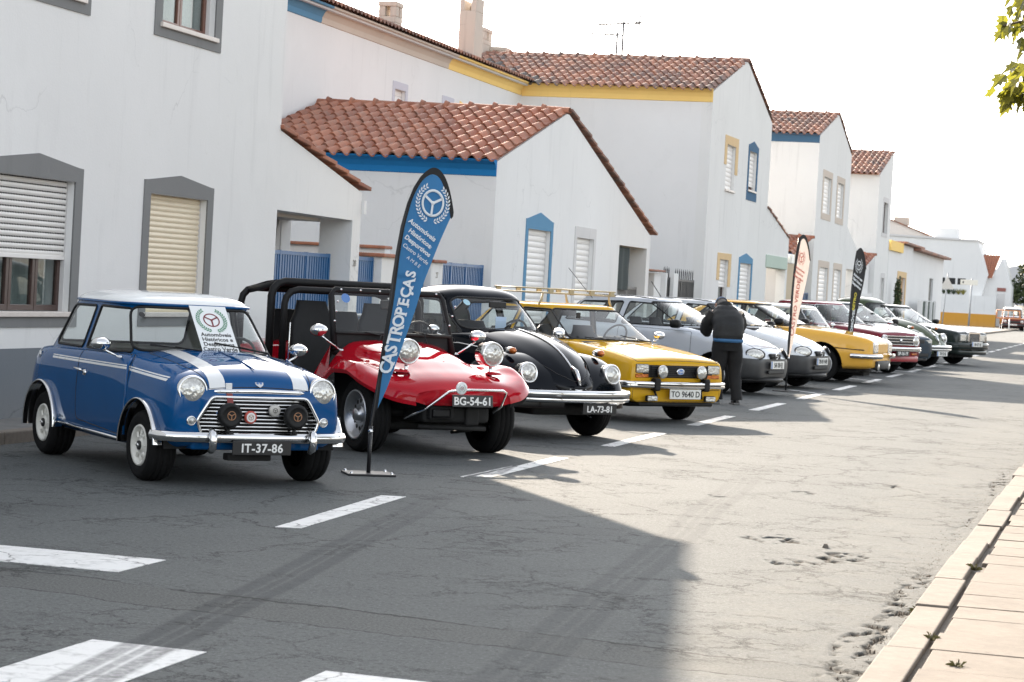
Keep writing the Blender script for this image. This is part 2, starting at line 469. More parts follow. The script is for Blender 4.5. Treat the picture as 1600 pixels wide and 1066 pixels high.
def road_paint():
    m, nt, b = _nt('worn_road_paint'); p = wpos(nt)
    wear = math_(nt, 'MULTIPLY', ramp(nt, noise(nt, p, 7, 7, .75), [(.50, 0), (.68, 1)]), .55)
    c = mix(nt, wear, (.64, .64, .63), (.20, .20, .195))
    sep = N(nt, 'ShaderNodeSeparateXYZ'); L(nt, p, sep.inputs[0])
    d = math_(nt, 'SUBTRACT', sep.outputs[0], math_(nt, 'MULTIPLY_ADD', math_(nt, 'SUBTRACT', sep.outputs[1], 9.6), -.13, -3.9))
    prof = ramp(nt, math_(nt, 'MULTIPLY_ADD', d, .5 / .135, .5, True), [(0, 0), (.1, 1), (.33, .8), (.40, .1), (.46, .9), (.56, .8), (.62, .2), (.68, .9), (.9, 1), (1, 0)])
    c = mix(nt, math_(nt, 'MULTIPLY', prof, math_(nt, 'MULTIPLY', ramp(nt, noise(nt, p, 16, 6, .75), [(.3, .4), (.55, 1)]), .85)), c, (.12, .12, .125))
    dn = N(nt, 'ShaderNodeTexNoise', ins={'Scale': 3.0, 'Detail': 5}); L(nt, p, dn.inputs['Vector'])
    dv = N(nt, 'ShaderNodeVectorMath', operation='SCALE'); L(nt, dn.outputs['Color'], dv.inputs[0]); dv.inputs['Scale'].default_value = .5
    pv = N(nt, 'ShaderNodeVectorMath', operation='ADD'); L(nt, p, pv.inputs[0]); L(nt, dv.outputs[0], pv.inputs[1])
    v = N(nt, 'ShaderNodeTexVoronoi', feature='DISTANCE_TO_EDGE', ins={'Scale': 2.6}); L(nt, pv.outputs[0], v.inputs['Vector'])
    k = math_(nt, 'MULTIPLY', ramp(nt, v.outputs['Distance'], [(0, 1), (.030, 0)]), ramp(nt, noise(nt, p, 1.2, 4), [(.38, 0), (.50, 1)]))
    c = mix(nt, math_(nt, 'MULTIPLY', k, .85), c, (.07, .07, .07))
    L(nt, c, b.inputs['Base Color']); b.inputs['Roughness'].default_value = .75
    bump(nt, b, noise(nt, p, 90, 3), .25, .006)
    return m
ROADPAINT = road_paint()
def stone(name, a, bcol, sc=14):
    m, nt, b = _nt(name); p = wpos(nt)
    oi = N(nt, 'ShaderNodeObjectInfo').outputs['Random']
    c = mix(nt, ramp(nt, noise(nt, p, sc, 6, .7), [(.3, 0), (.7, 1)]), a, bcol)
    c = mix(nt, math_(nt, 'MULTIPLY', oi, .22), c, tuple(x * .62 for x in a))
    c = mix(nt, math_(nt, 'MULTIPLY', ramp(nt, noise(nt, p, 2.4, 8, .8), [(.46, 0), (.70, 1)]), .55), c, tuple(x * .55 for x in a))
    c = mix(nt, math_(nt, 'MULTIPLY', ramp(nt, noise(nt, p, 11, 5, .8), [(.60, 0), (.70, 1)]), .5), c, tuple(x * .45 for x in a))
    L(nt, c, b.inputs['Base Color']); b.inputs['Roughness'].default_value = .85; b.inputs['Specular IOR Level'].default_value = .3
    bump(nt, b, math_(nt, 'ADD', noise(nt, p, 55, 4), math_(nt, 'MULTIPLY', noise(nt, p, 160, 2), .4)), .3, .006)
    return m
KERB = stone('kerb_stone', (.182, .156, .131), (.222, .192, .162))
PAVER = stone('paving_slab', (.175, .148, .122), (.215, .184, .152))
SANDJOINT = stone('sandy_joint', (.10, .085, .07), (.17, .145, .115), 40)
EARTH = stone('dusty_ground', (.22, .19, .155), (.30, .26, .21), 3)
RUBBLE = stone('broken_asphalt', (.15, .13, .11), (.22, .195, .165), 30)
LEFTPAVE = stone('grey_pavement', (.17, .17, .165), (.23, .225, .215), 6)
RUBBER = M('tyre_rubber', (.008, .008, .0085), .8, spec=.2, var=.3, scale=20, bmp=.15, bscale=60)
BLACKPL = M('black_plastic', (.007, .007, .0075), .5, spec=.3, var=.2, scale=14)
GREYPL = M('grey_black_bumper', (.035, .036, .038), .42, var=.2, scale=10)
BLACKVINYL = M('black_vinyl', (.007, .007, .008), .55, spec=.3, var=.3, scale=18, bmp=.25, bscale=90)
UNDER = M('underbody_black', (.010, .010, .010), .85)
CHROME = M('chrome', (.80, .80, .80), .08, 1.0, var=.04, rv=.04)
STEEL = M('brushed_steel', (.55, .56, .58), .3, 1.0, var=.1)
ALLOY = M('cast_alloy', (.48, .49, .51), .35, .9, var=.12)
WHITEWHEEL = M('white_wheel_enamel', (.74, .73, .68), .35, coat=.5, var=.08, scale=16)
GALV = M('galvanised', (.36, .38, .40), .6, .15, var=.2)
def lens_mat(name, col, rough=.12):
    m, nt, b = _nt(name); co = opos(nt)
    v = N(nt, 'ShaderNodeTexVoronoi', ins={'Scale': 38}); L(nt, co, v.inputs['Vector'])
    L(nt, mix(nt, noise(nt, co, 26, 3, .6, 1.5), tuple(x * .35 for x in col), col), b.inputs['Base Color'])
    b.inputs['Roughness'].default_value = rough; b.inputs['Metallic'].default_value = .55
    b.inputs['Coat Weight'].default_value = 1
    bump(nt, b, v.outputs['Distance'], .5, .01)
    return m
LENS = lens_mat('headlight_lens', (.86, .85, .80))
AMBER = lens_mat('amber_lens', (.75, .20, .02))
WHITELENS = lens_mat('white_fog_lens', (.9, .9, .86))
INK = M('black_ink', (.02, .02, .02), .6)
PLATEWHITE = M('plate_white', (.78, .78, .74), .4)
PLATEBLACK = M('plate_black', (.012, .012, .013), .35)
LETTERWHITE = M('letter_white', (.78, .78, .76), .5)
EUBLUE = M('plate_blue', (.10, .22, .50), .4)
SEATCLOTH = M('dark_seat', (.016, .016, .018), .85, var=.25, scale=20, bmp=.2)
SEATTAN = M('tan_seat', (.30, .22, .13), .8, var=.2)
SEATGREY = M('grey_seat', (.14, .14, .15), .85, var=.2)
DASH = M('dashboard', (.02, .02, .021), .6)
GATEBLUE = M('gate_blue_paint', (.012, .10, .26), .4, var=.2)
GATEGREY = M('gate_grey_paint', (.16, .155, .15), .5, var=.2)
GATEDARK = M('gate_dark_paint', (.035, .036, .038), .5, var=.2)

# ------------------------------------------------------------------ ground, road, pavements
WX = -9.65                                   # plane of the house fronts
KX = -0.93                                   # road side of the right hand kerb
def fx(u, v, d): return (d, u, v)            # a wall along the street: u = Y, v = Z, d = X
def fy(u, v, d): return (u, d, v)            # a wall across the street: u = X, v = Z, d = Y
def fz(u, v, d): return (u, v, d)

struct(MB().prism([(-400, -60), (400, -60), (400, 1500), (-400, 1500)], fz, -.30, -.16).obj('ground', EARTH))
# the strip of road along the kerb has really broken up, so it is modelled
def broken_strip():
    from mathutils import noise as mn
    x0, x1, y0, y1 = -3.4, KX, 7.5, 24.0
    nx, ny = 190, 900
    xs = np.linspace(x0, x1, nx); ys = np.linspace(y0, y1, ny)
    v = np.zeros((ny, nx, 3)); v[:, :, 0] = xs[None]; v[:, :, 1] = ys[:, None]
    z = np.zeros((ny, nx))
    holes = [(-2.12, 14.62, .22, .26), (-1.86, 13.4, .20, .20), (-2.48, 18.3, .12, .16), (-3.05, 17.4, .10, .14), (-1.62, 13.9, .16, .3), (-1.9, 19.6, .08, .2)]
    for j in range(ny):
        for i in range(nx):
            x, y = xs[i], ys[j]
            d = KX - x
            n1 = mn.fractal(Vector((x * 1.3, y * .55, 3.1)), 1, 2, 4)
            edge = .07 + .10 * n1
            a = max(0, min(1, (edge - abs(d - .15 - .06 * mn.noise(Vector((y * .8, 4, 4))))) / .05)) * max(0, min(1, .5 + 1.6 * mn.noise(Vector((x * .3, y * .42, 9.0)))))
            for hx, hy, rx, ry in holes:
                q = ((x - hx) / rx) ** 2 + ((y - hy) / ry) ** 2
                a = max(a, max(0, min(1, (1.25 - q + .9 * mn.noise(Vector((x * 7, y * 7, 1))))) ))
            if a > 0:
                n2 = mn.noise(Vector((x * 11, y * 6.5, 5)))
                n3 = mn.noise(Vector((x * 30, y * 20, 2)))
                k = max(0, min(1, (n2 + .40 * n3 - .05) * 7))
                z[j, i] = -a * k * (.017 + .004 * n3)
    z[0] = z[-1] = 0; z[:, 0] = 0
    v[:, :, 2] = z
    rows = [[tuple(p) for p in r] for r in v]
    mb = MB(); mb.grid(rows, sm=True)
    return mb
mb = broken_strip()
RY0 = -30
mb.grid([[(x, y, 0) for x in (-9.0, -3.4)] for y in (RY0, 7.5, 24.0, 420)], sm=False)
mb.grid([[(x, y, 0) for x in (-3.4, KX)] for y in (RY0, 7.5)], sm=False)
mb.grid([[(x, y, 0) for x in (-3.4, KX)] for y in (24.0, 420)], sm=False)
mb.grid([[(x, y, 0) for x in (-60, -9.0)] for y in (188, 204)], sm=False)
struct(mb.obj('road', ASPHALT, fix=False))
# left pavement against the houses
mb = MB()
mb.box(-60, -9.0, -30, 188, -.15, .095)
struct(mb.obj('pavement', LEFTPAVE))
for k in range(34):
    y = 7.0 + k * 1.0
    mb = MB() if k == 0 else mb
    if k == 0: mb.bbox(-9.0, -8.86, 0, .985, -.1, .105, .012); ks_me = mb.mesh('kerb_stone', KERB, True)
    o = link('kerb_stone', ks_me, None, T(0, y, random.uniform(-.004, .004))); struct(o)
struct(MB().box(-9.0, -8.88, 41, 188, -.1, .10).obj('kerb', KERB))
# right pavement: kerb stones and slabs laid one by one
struct(MB().box(KX + .02, 40, -30, 330, -.15, .088).obj('sidewalk', SANDJOINT))
kj = [6.3, 7.45, 8.55, 9.69, 11.08, 12.22, 13.39, 14.32, 15.49, 16.7, 18.04, 19.2, 20.35, 21.5, 22.7, 23.9, 25.1, 26.3, 27.5, 28.7, 29.9, 31.1, 32.3]
for a, b in zip(kj[:-1], kj[1:]):
    dx = random.uniform(-.012, .012); dz = random.uniform(-.008, .008)
    struct(MB().bbox(KX + dx, KX + .155 + dx + random.uniform(-.01, .01), a + .003, b - .003, -.1, .118 + dz, .006).obj('kerb_stone', KERB, mw=RZ(0)))
struct(MB().box(KX, KX + .15, 32.3, 330, -.1, .115).obj('kerb', KERB))
y = 7.2; row = 0
while y < 20.5:
    d = random.choice((.50, .47, .55, .44, .52))
    x = KX + .185 + (0 if row % 2 else -.30) + random.uniform(-.04, .04)
    first = True
    while x < (3.0 if y < 15 else 2.0):
        w = random.choice((.62, .75, .9, .55))
        xa = max(x, KX + .185 + random.uniform(-.01, .015))
        if x + w - xa > .07:
            mb = MB(); mb.bbox(xa + .004, x + w - .004, -d / 2 + .005, d / 2 - .005, 0, .112, .0035)
            o = mb.obj('paving_slab', PAVER, None, T(0, y + d / 2, random.uniform(-.004, .004)) @ RX(random.uniform(-.007, .007)) @ RY(random.uniform(-.004, .004)))
            struct(o)
        x += w
    y += d; row += 1
# loose bits of broken asphalt along the kerb
def rubble(n, x0, x1, y0, y1, s0, s1, name, mat_, lab, cat):
    mb = MB()
    for k in range(n):
        y = random.uniform(y0, y1)
        x = x1 - abs(random.gauss(0, .36)) * (x1 - x0)
        s = random.uniform(s0, s1) ** 1.0
        vs = [(x + s * math.cos(a) * random.uniform(.7, 1.2), y + s * math.sin(a) * random.uniform(.7, 1.3), -.012) for a in (0, 1.5, 3, 4.6)]
        vs += [(x + s * .5 * math.cos(a), y + s * .5 * math.sin(a), s * random.uniform(.15, .45)) for a in (.4, 2.4, 4.5)]
        mb.add(vs, [(0, 1, 4), (1, 5, 4), (1, 2, 5), (2, 6, 5), (2, 3, 6), (3, 0, 6), (0, 4, 6), (4, 5, 6)])
    o = mb.obj(name, mat_); o['kind'] = 'stuff'
    return tag(o, lab, cat)
rubble(1500, -1.30, KX - .005, 8.0, 24, .002, .008, 'loose_rubble', RUBBLE, 'loose crumbs of broken asphalt along the foot of the kerb', 'rubble')
mb = MB()
for k in range(1):
    o = MB().add([(-.02, -.015, 0), (.02, -.018, 0), (.022, .014, 0), (-.018, .018, 0), (-.01, -.008, .026), (.012, -.006, .024), (.008, .01, .028)],
                 [(0, 1, 5, 4), (1, 2, 6, 5), (2, 3, 4, 6), (3, 0, 4), (4, 5, 6)]).obj('stone', RUBBLE, None, T(-1.78, 14.35, 0))
    tag(o, 'small dark stone lying alone on the bright road near the cracked patch', 'stone')

# road markings, sheets just above the asphalt
def marking(poly, z=.004):
    struct(MB().prism(poly, fz, .001, z).obj('road_marking', ROADPAINT))
def qd(x0, x1, y0, y1): return [(x0, y0), (x1, y0), (x1, y1), (x0, y1)]
marking([(-8.8, 10.44), (-4.81, 10.48), (-4.81, 11.07), (-8.8, 11.02)])
for x0, y1 in ((-6.2, 8.52), (-5.1, 8.52), (-4.02, 8.55), (-2.95, 8.39), (-1.85, 8.3)):
    marking([(x0, 5.6), (x0 + .51, 5.6), (x0 + .51, y1 - .02), (x0, y1)])
for k in range(38):
    y0 = 12.93 + 4.5 * k; x = -4.90 - .006 * k
    if y0 < 185: marking([(x - .02, y0), (x + .13, y0 + .05), (x + .02, y0 + 2.45), (x - .15, y0 + 2.4)] if k == 0 else qd(x - .07, x + .07, y0, y0 + 2.6))
for y in (39.3, 47.2, 55.0, 62.9):                                   # short bay marks
    marking([(-5.6, y - .6), (-5.5, y - .6), (-4.75, y - 1.6), (-4.85, y - 1.6)])
# scuffed patch of old paint by the buggy
marking([(-5.05, 17.30), (-5.02, 17.28), (-4.995, 18.7), (-5.015, 18.7)])

# ------------------------------------------------------------------ house parts
_slat = {}
def slat_mesh(w, h, m, holes):
    k = (round(w, 3), round(h, 3), m.name)
    if k in _slat: return _slat[k]
    mb = MB(); n = 4; rows = []
    for i in range(n + 1):
        t = i / n; d = .011 * math.sin(PI * t) ** .8
        rows.append([(d, 0, h * (t * .93)), (d, w, h * (t * .93))])
    rows.append([(-.006, 0, h * .985), (-.006, w, h * .985)])
    mb.grid(rows, sm=True)
    if holes:
        z = h * .90
        for i in range(int(w / .05)):
            y = .02 + i * .05
            mb.box(.0005, .010, y, y + .026, z - .006, z + .006, 1)
    _slat[k] = mb.mesh('slat', [m, INK], False)
    return _slat[k]

def window(house, Y0, Y1, z0, z1, frame=None, fw=.15, top=.13, peak=.10, bottom=.14, shut=1.0, slat=.058, smat=None, sill=True,
           wood=None, leaves=2, x=WX, holes=False, curtain=True, frame_poly=None, depth=.085, proud=.014):
    """opening Y0..Y1, z0..z1 in a wall whose face is x; sub-parts: sill, slat, pane, sash"""
    smat = smat or SHUT_WHITE
    mb = MB()
    if frame is not None:
        if frame_poly is None:
            ym = (Y0 + Y1) / 2
            fp = [(Y0 - fw, z0 - bottom), (Y1 + fw, z0 - bottom), (Y1 + fw, z1 + top), (Y1 + fw - .10, z1 + top + .005)]
            if peak: fp += [(ym, z1 + top + peak)]
            fp += [(Y0 - fw + .10, z1 + top + .005), (Y0 - fw, z1 + top)]
            mb.prism(fp, fx, x + proud, x - .004, [[(Y0, z0), (Y1, z0), (Y1, z1), (Y0, z1)]])
        else:
            mb.prism(frame_poly, fx, x + proud, x - .004)
    else:
        mb.box(x - depth - .03, x - depth - .02, Y0 + .001, Y1 - .001, z0 + .001, z1 - .001)
    w = mb.obj('window', frame or ROOMDARK, house)
    if sill:
        MB().bbox(x - depth, x + .045, Y0 - .045, Y1 + .045, z0 - .045, z0 + .003, .006).obj('sill', MARBLE, w)
    xs = x - depth
    zb = z1 - (z1 - z0) * shut
    if shut < 1:
        wm = wood or WOOD
        fr = .055
        # sash frames with panes
        n = leaves; lw = (Y1 - Y0) / n
        for i in range(n):
            a, b = Y0 + i * lw + .003, Y0 + (i + 1) * lw - .003
            t0 = z0 + .006
            MB().prism([(a, t0), (b, t0), (b, z1 - .004), (a, z1 - .004)], fx, xs - .02, xs - .065, [[(a + fr, t0 + fr), (b - fr, t0 + fr), (b - fr, z1 - fr), (a + fr, z1 - fr)]]).obj('sash', wm, w, bevel=.005)
            MB().box(xs - .045, xs - .04, a + fr - .004, b - fr + .004, t0 + fr - .004, z1 - fr).obj('pane', WINGLASS, w)
        if curtain:
            rows = []
            for zc in (z0 + .02, z1 - .02):
                rows.append([(xs - .20 + .014 * math.sin(i * 1.9), Y0 + (Y1 - Y0) * i / 40, zc) for i in range(41)])
            MB().grid(rows).obj('curtain', CURTAIN, w, fix=False)
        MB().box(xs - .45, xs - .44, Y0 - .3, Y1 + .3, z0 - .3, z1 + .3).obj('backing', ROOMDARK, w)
    if shut > 0:
        n = max(1, int(round((z1 - zb) / slat))); h = (z1 - zb) / n
        me = slat_mesh(Y1 - Y0 - .012, h, smat, holes)
        for i in range(n):
            link('slat', me, w, T(xs, Y0 + .006, zb + i * h))
        MB().bbox(xs - .008, xs + .018, Y0 + .006, Y1 - .006, zb - .035, zb + .004, .004).obj('bottom_rail', smat, w)
    MB().box(xs - .03, xs + .022, Y1 - .008, Y1 + .02, z0, z1 - .002).obj('guide_rail', PALETRIM, w)
    return w

def tile_mesh(wd=.215, ln=.50):
    """S shaped clay tile; local x across, y up the slope, z outwards; origin at lower edge centre"""
    mb = MB(); n = 10; rows = []
    def prof(t): return .066 * (math.sin(PI * min(1, t / .62)) ** .85 if t < .62 else -.32 * math.sin(PI * (t - .62) / .38))
    for yy, lift in ((0, .036), (ln * .5, .019), (ln, .002)):
        k = 1.0 - .04 * (yy / ln)
        rows.append([((t / n - .5) * wd * 1.06 * k, yy, prof(t / n) + lift) for t in range(n + 1)])
    mb.grid(rows, sm=True)
    low = rows[0]
    mb.grid([[(p[0], p[1], p[2] - .024) for p in low], low], sm=False)
    return mb
TILE_ME = tile_mesh().mesh('roof_tile', TILE, False)
TILE_OLD_ME = tile_mesh().mesh('roof_tile', TILE_OLD, False)
TILE_LEAD_ME = tile_mesh().mesh('roof_tile', TILE_LEAD, False)
def ridge_mesh(m):
    mb = MB(); n = 8; rows = []
    for xx, r in ((0, .125), (.06, .122), (.40, .108), (.47, .108)):
        rows.append([(xx, r * math.cos(PI * i / n), r * .85 * math.sin(PI * i / n)) for i in range(n + 1)])
    mb.grid(rows)
    mb.grid([[(-.02, 1.12 * .125 * math.cos(PI * i / n), 1.35 * .125 * .85 * math.sin(PI * i / n)) for i in range(n + 1)],
             [(.045, 1.05 * .125 * math.cos(PI * i / n), 1.1 * .125 * .85 * math.sin(PI * i / n)) for i in range(n + 1)]])
    mb.grid([[(-.02, .8 * .125 * math.cos(PI * i / n), .8 * .125 * .85 * math.sin(PI * i / n)) for i in range(n + 1)],
             [(-.02, 1.12 * .125 * math.cos(PI * i / n), 1.35 * .125 * .85 * math.sin(PI * i / n)) for i in range(n + 1)]])
    return mb.mesh('ridge_tile', m, False)
RIDGE_ME = ridge_mesh(TILE); RIDGE_OLD = ridge_mesh(TILE_OLD)

def roof_south(house, x0, x1, ye, ze, yr, zr, me, rme, rows, clip=None, colw=.215, ridge_x1=None, deck=True):
    """roof slope that faces the camera: eave at ye, ridge at yr, from x0 (back) to x1 (street)"""
    sl = math.hypot(yr - ye, zr - ze); ang = math.atan2(zr - ze, yr - ye); ex = sl / rows
    base = MB()
    c, s = math.cos(ang), math.sin(ang)
    P = lambda x, d, o: (x, ye + d * c - o * s, ze + d * s + o * c)
    dp = (T(0, 0, 0))
    base.add([P(x0, .16, -.05), P(x1 - .06, .16, -.05), P(x1 - .06, sl, -.05), P(x0, sl, -.05), P(x0, .16, -.015), P(x1 - .06, .16, -.015), P(x1 - .06, sl, -.015), P(x0, sl, -.015)],
             [(0, 3, 2, 1), (4, 5, 6, 7), (0, 1, 5, 4), (1, 2, 6, 5), (2, 3, 7, 6), (3, 0, 4, 7)])
    rf = base.obj('roof', ROOMDARK if me is None else (TILE if me is TILE_ME else TILE_OLD), house)
    n = int(round((x1 - x0) / colw))
    for i in range(n):
        x = x1 - (i + .5) * colw
        for j in range(rows):
            if clip and not clip(x, ye + ex * j * c): continue
            m_ = TILE_LEAD_ME if clip and not clip(x - .45, ye + ex * j * c) else me
            link('roof_tile', m_, rf, T(*P(x, j * ex - .03, 0)) @ RX(ang) @ RZ(random.uniform(-.014, .014)) @ T(random.uniform(-.005, .005), random.uniform(-.008, .008), random.uniform(0, .004)) @ Matrix.Diagonal((1, (ex + .04) / .50, 1, 1)))
    xa = ridge_x1 if ridge_x1 is not None else x1
    m = int(math.ceil((xa - x0) / .44))
    for i in range(m):
        link('ridge_tile', rme, rf, T(xa - (i + 1) * .44, yr, zr - .01) @ RX(random.uniform(-.03, .03)) @ RZ(random.uniform(-.01, .01)))
    return rf
def verge(house, pts, x, m, step=.45, over=.06):
    """stepped row of tile ends that run down the sloping top of a gable"""
    (ya, za), (yb, zb) = pts
    sl = math.hypot(yb - ya, zb - za); n = max(2, int(sl / step)); a = math.atan2(zb - za, yb - ya)
    mb = MB(); mb.bbox(-.5, over, -.03, sl / n + .03, -.022, .028, .008)
    me = mb.mesh('verge_tile', m, True)
    for i in range(n):
        t = i / n
        link('verge_tile', me, house, T(x + random.uniform(-.012, .012), ya + (yb - ya) * t, za + (zb - za) * t + .035) @ RX(a + .055 + random.uniform(-.012, .012)))
def fascia_cove(mb, x0, x1, y, z0, z1, out, m=0):
    """moulded eave band on a wall that faces the camera (normal -Y)"""
    prof = [(0, z0), (.02, z0 + .01), (.03, z0 + .4 * (z1 - z0)), (.4 * out, z0 + .7 * (z1 - z0)), (.8 * out, z0 + .86 * (z1 - z0)), (out, z0 + .9 * (z1 - z0)), (out, z1), (0, z1)]
    rows = [[(x, y - d, z) for d, z in prof] for x in (x0, x1)]
    mb.grid(rows, m, False)
    mb.add([(x1, y - d, z) for d, z in prof], [tuple(range(len(prof)))], m)
def gable_back(y0, y1, za, zb, zap, yap): pass

# ------------------------------------------------------------------ house with grey trim, nearest on the left
hA = thing('house', 'tall white house with grey window trim and grey plinth behind the blue car', 'house', (0, 0, 0))
wa, wb_ = (18.12, 19.64, 1.05, 2.27), (21.34, 22.81, 1.05, 2.255)
wu = (21.40, 22.78, 3.985, 5.3); wu2 = (18.2, 19.60, 3.985, 5.3)
holes = [[(a, c), (b, c), (b, d), (a, d)] for a, b, c, d in (wa, wb_, wu, wu2)]
MB().prism([(5, .80), (24.88, .80), (24.88, 5.40), (20.4, 6.28), (15.9, 5.40), (5, 5.40)], fx, WX, WX - .26, holes).obj('wall', WHITE, hA)
mb = MB(); mb.box(WX - .26, WX + .004, 5, 24.875, 0, .72); mb.obj('plinth', GREYPLINTH, hA)
MB().box(WX - .26, WX, 5, 24.88, .72, .80).obj('wall_band', WHITE, hA)
MB().box(WX - 4.6, WX - .26, 24.62, 24.88, 0, 5.40).obj('side_wall', WHITE, hA)
mb = MB()
for (ya, za), (yb, zb) in (((24.92, 5.39), (20.4, 6.29)), ((20.4, 6.29), (15.85, 5.42)), ((15.9, 5.42), (5, 5.42))):
    mb.add([(WX + .03, ya, za), (WX + .03, yb, zb), (WX - 5, yb, zb), (WX - 5, ya, za), (WX + .03, ya, za + .1), (WX + .03, yb, zb + .1), (WX - 5, yb, zb + .1), (WX - 5, ya, za + .1)],
           [(0, 3, 2, 1), (4, 5, 6, 7), (0, 1, 5, 4), (1, 2, 6, 5), (2, 3, 7, 6), (3, 0, 4, 7)])
mb.obj('roof', TILE, hA)
window(hA, *wa, frame=GREYTRIM, fw=.155, top=.13, peak=.09, shut=.575, slat=.054, smat=SHUT_WHITE, wood=WOOD_DARK, holes=True, leaves=3)
window(hA, *wb_, frame=GREYTRIM, fw=.155, top=.135, peak=.085, shut=1, slat=.0545, smat=SHUT_CREAM)
window(hA, *wu, frame=GREYTRIM, fw=.17, top=.15, peak=.1, shut=0, wood=WOOD)
window(hA, *wu2, frame=GREYTRIM, fw=.17, top=.15, peak=.1, shut=.4, wood=WOOD)
# its carport: sloping top, opening, pier
cp = thing('carport', 'white carport with sloping tiled edge and number 28 on its pier', 'carport')
MB().prism([(24.885, 0), (24.9, 0), (24.9, 2.25), (27.55, 2.235), (27.55, 0), (27.87, 0), (27.87, 2.60), (24.885, 3.17)], fx, WX - .003, WX - .44).obj('wall', WHITE, cp)
verge(cp, ((24.89, 3.17), (28.08, 2.60)), WX - .01, TILE, .46)
mb = MB(); mb.add([(WX - .3, 24.9, 3.18), (WX - .3, 28.05, 2.62), (WX - 4.5, 28.05, 2.62), (WX - 4.5, 24.9, 3.18), (WX - .3, 24.9, 3.08), (WX - .3, 28.05, 2.52), (WX - 4.5, 28.05, 2.52), (WX - 4.5, 24.9, 3.08)],
       [(0, 1, 2, 3), (7, 6, 5, 4), (0, 4, 5, 1), (1, 5, 6, 2), (2, 6, 7, 3), (3, 7, 4, 0)])
mb.obj('roof', TILE, cp)
MB().box(WX - 4.5, WX - .44, 24.9, 27.8, 2.2, 2.245).obj('ceiling', PALETRIM, cp)
MB().prism([(0, 2.24), (-.10, 2.2), (-.22, 2.1), (-.27, 1.95), (-.27, 1.86), (-.42, 1.85), (-.42, 1.76), (-.1, 1.72), (-.1, 0), (0, 0)], lambda u, v, d: (d, 27.52 + u * .6, v), WX - .95, WX - 1.25).obj('bracket', PALETRIM, cp)
MB().box(WX - 1.25, WX - .95, 27.5, 27.87, 0, 2.24).obj('rear_pier', WHITE, cp)
n28 = M('house_number_paint', (.32, .30, .27), .8)
link('lettering', text_mesh('28', .12, .0, .002, 1, n28), cp, Matrix(((0, 0, 1, WX + .002), (1, 0, 0, 27.70), (0, 1, 0, 1.69), (0, 0, 0, 1))))
MB().box(WX, WX + .04, 27.86, 27.95, 2.33, 2.5).obj('junction_box', WHITE, cp)

def gate(name, label, Y0, Y1, z0, z1, x, m, pitch=.085, bw=.030, stiles=(), group='metal gates between the houses', spikes=0, backing=False):
    g = thing(name, label, 'gate', (x, Y0, 0), 0, group)
    W = Y1 - Y0
    MB().box(-.02, .02, 0, W, z1 - .045, z1).obj('top_rail', m, g)
    MB().box(-.02, .02, 0, W, z0, z0 + .05).obj('bottom_rail', m, g)
    for s in [0.0, W - .045] + [t * W - .03 for t in stiles]:
        MB().box(-.022, .022, s, s + .05, z0, z1 + .004).obj('stile', m, g)
    me = MB().box(-.013, .013, -bw / 2, bw / 2, z0 + .02, z1 - .02).mesh('bar', m, True)
    n = int(W / pitch)
    for i in range(1, n):
        link('bar', me, g, T(0, i * W / n, 0))
    if backing: MB().box(-.05, -.035, .01, W - .01, z0, z1 - .03).obj('sheet', m, g)
    if spikes:
        sm = MB().tube([(0, 0, z1 - .02), (0, 0, z1 + .16), (0, 0, z1 + .24)], .012, 5, rs=[.010, .014, .001]).mesh('spike', m, True)
        for i in range(spikes): link('spike', sm, g, T(0, (i + .5) * W / spikes, 0))
    return g
gate('gate', 'wide blue barred gate inside the carport opening behind the red buggy', 24.95, 27.42, .2, 1.79, WX - .25, GATEBLUE, .083, .054, (.30, .67))
gate('gate', 'narrow blue barred gate right of the pier numbered 28', 27.93, 28.76, .2, 1.785, WX - .12, GATEBLUE, .083, .054)
gate('gate', 'blue barred gate against the corner of the blue eaved bungalow', 31.62, 34.05, .2, 1.80, WX - .12, GATEBLUE, .085, .045, (.30, .62), backing=True)
gate('gate', 'short blue gate end behind the blue flag', 30.3, 31.0, .2, 1.82, WX - .12, GATEBLUE, .085, .045, backing=True)
yw = thing('yard_wall', 'white yard wall posts with clay coping between the blue gates', 'wall')
MB().box(WX - .35, WX, 28.80, 30.25, .1, 1.80).obj('wall', WHITE, yw)
MB().box(WX - .35, WX, 31.02, 31.58, .1, 1.78).obj('wall_post', WHITE, yw)
MB().bbox(WX - .4, WX + .05, 28.74, 30.3, 1.80, 1.85, .012).obj('coping', TILE, yw)
MB().bbox(WX - .4, WX + .05, 30.98, 31.62, 1.78, 1.825, .012).obj('coping', TILE, yw)
link('lettering', text_mesh('27', .12, .0, .002, 1, n28), yw, Matrix(((0, 0, 1, WX + .002), (1, 0, 0, 31.3), (0, 1, 0, 1.6), (0, 0, 0, 1))))
dw = thing('dividing_wall', 'low white dividing wall with clay coping behind the blue gates', 'wall')
MB().box(-14.0, WX - .5, 30.4, 30.62, .1, 1.93).obj('wall', WHITE, dw)
MB().bbox(-14.0, WX - .48, 30.34, 30.68, 1.93, 1.975, .012).obj('coping', TILE, dw)

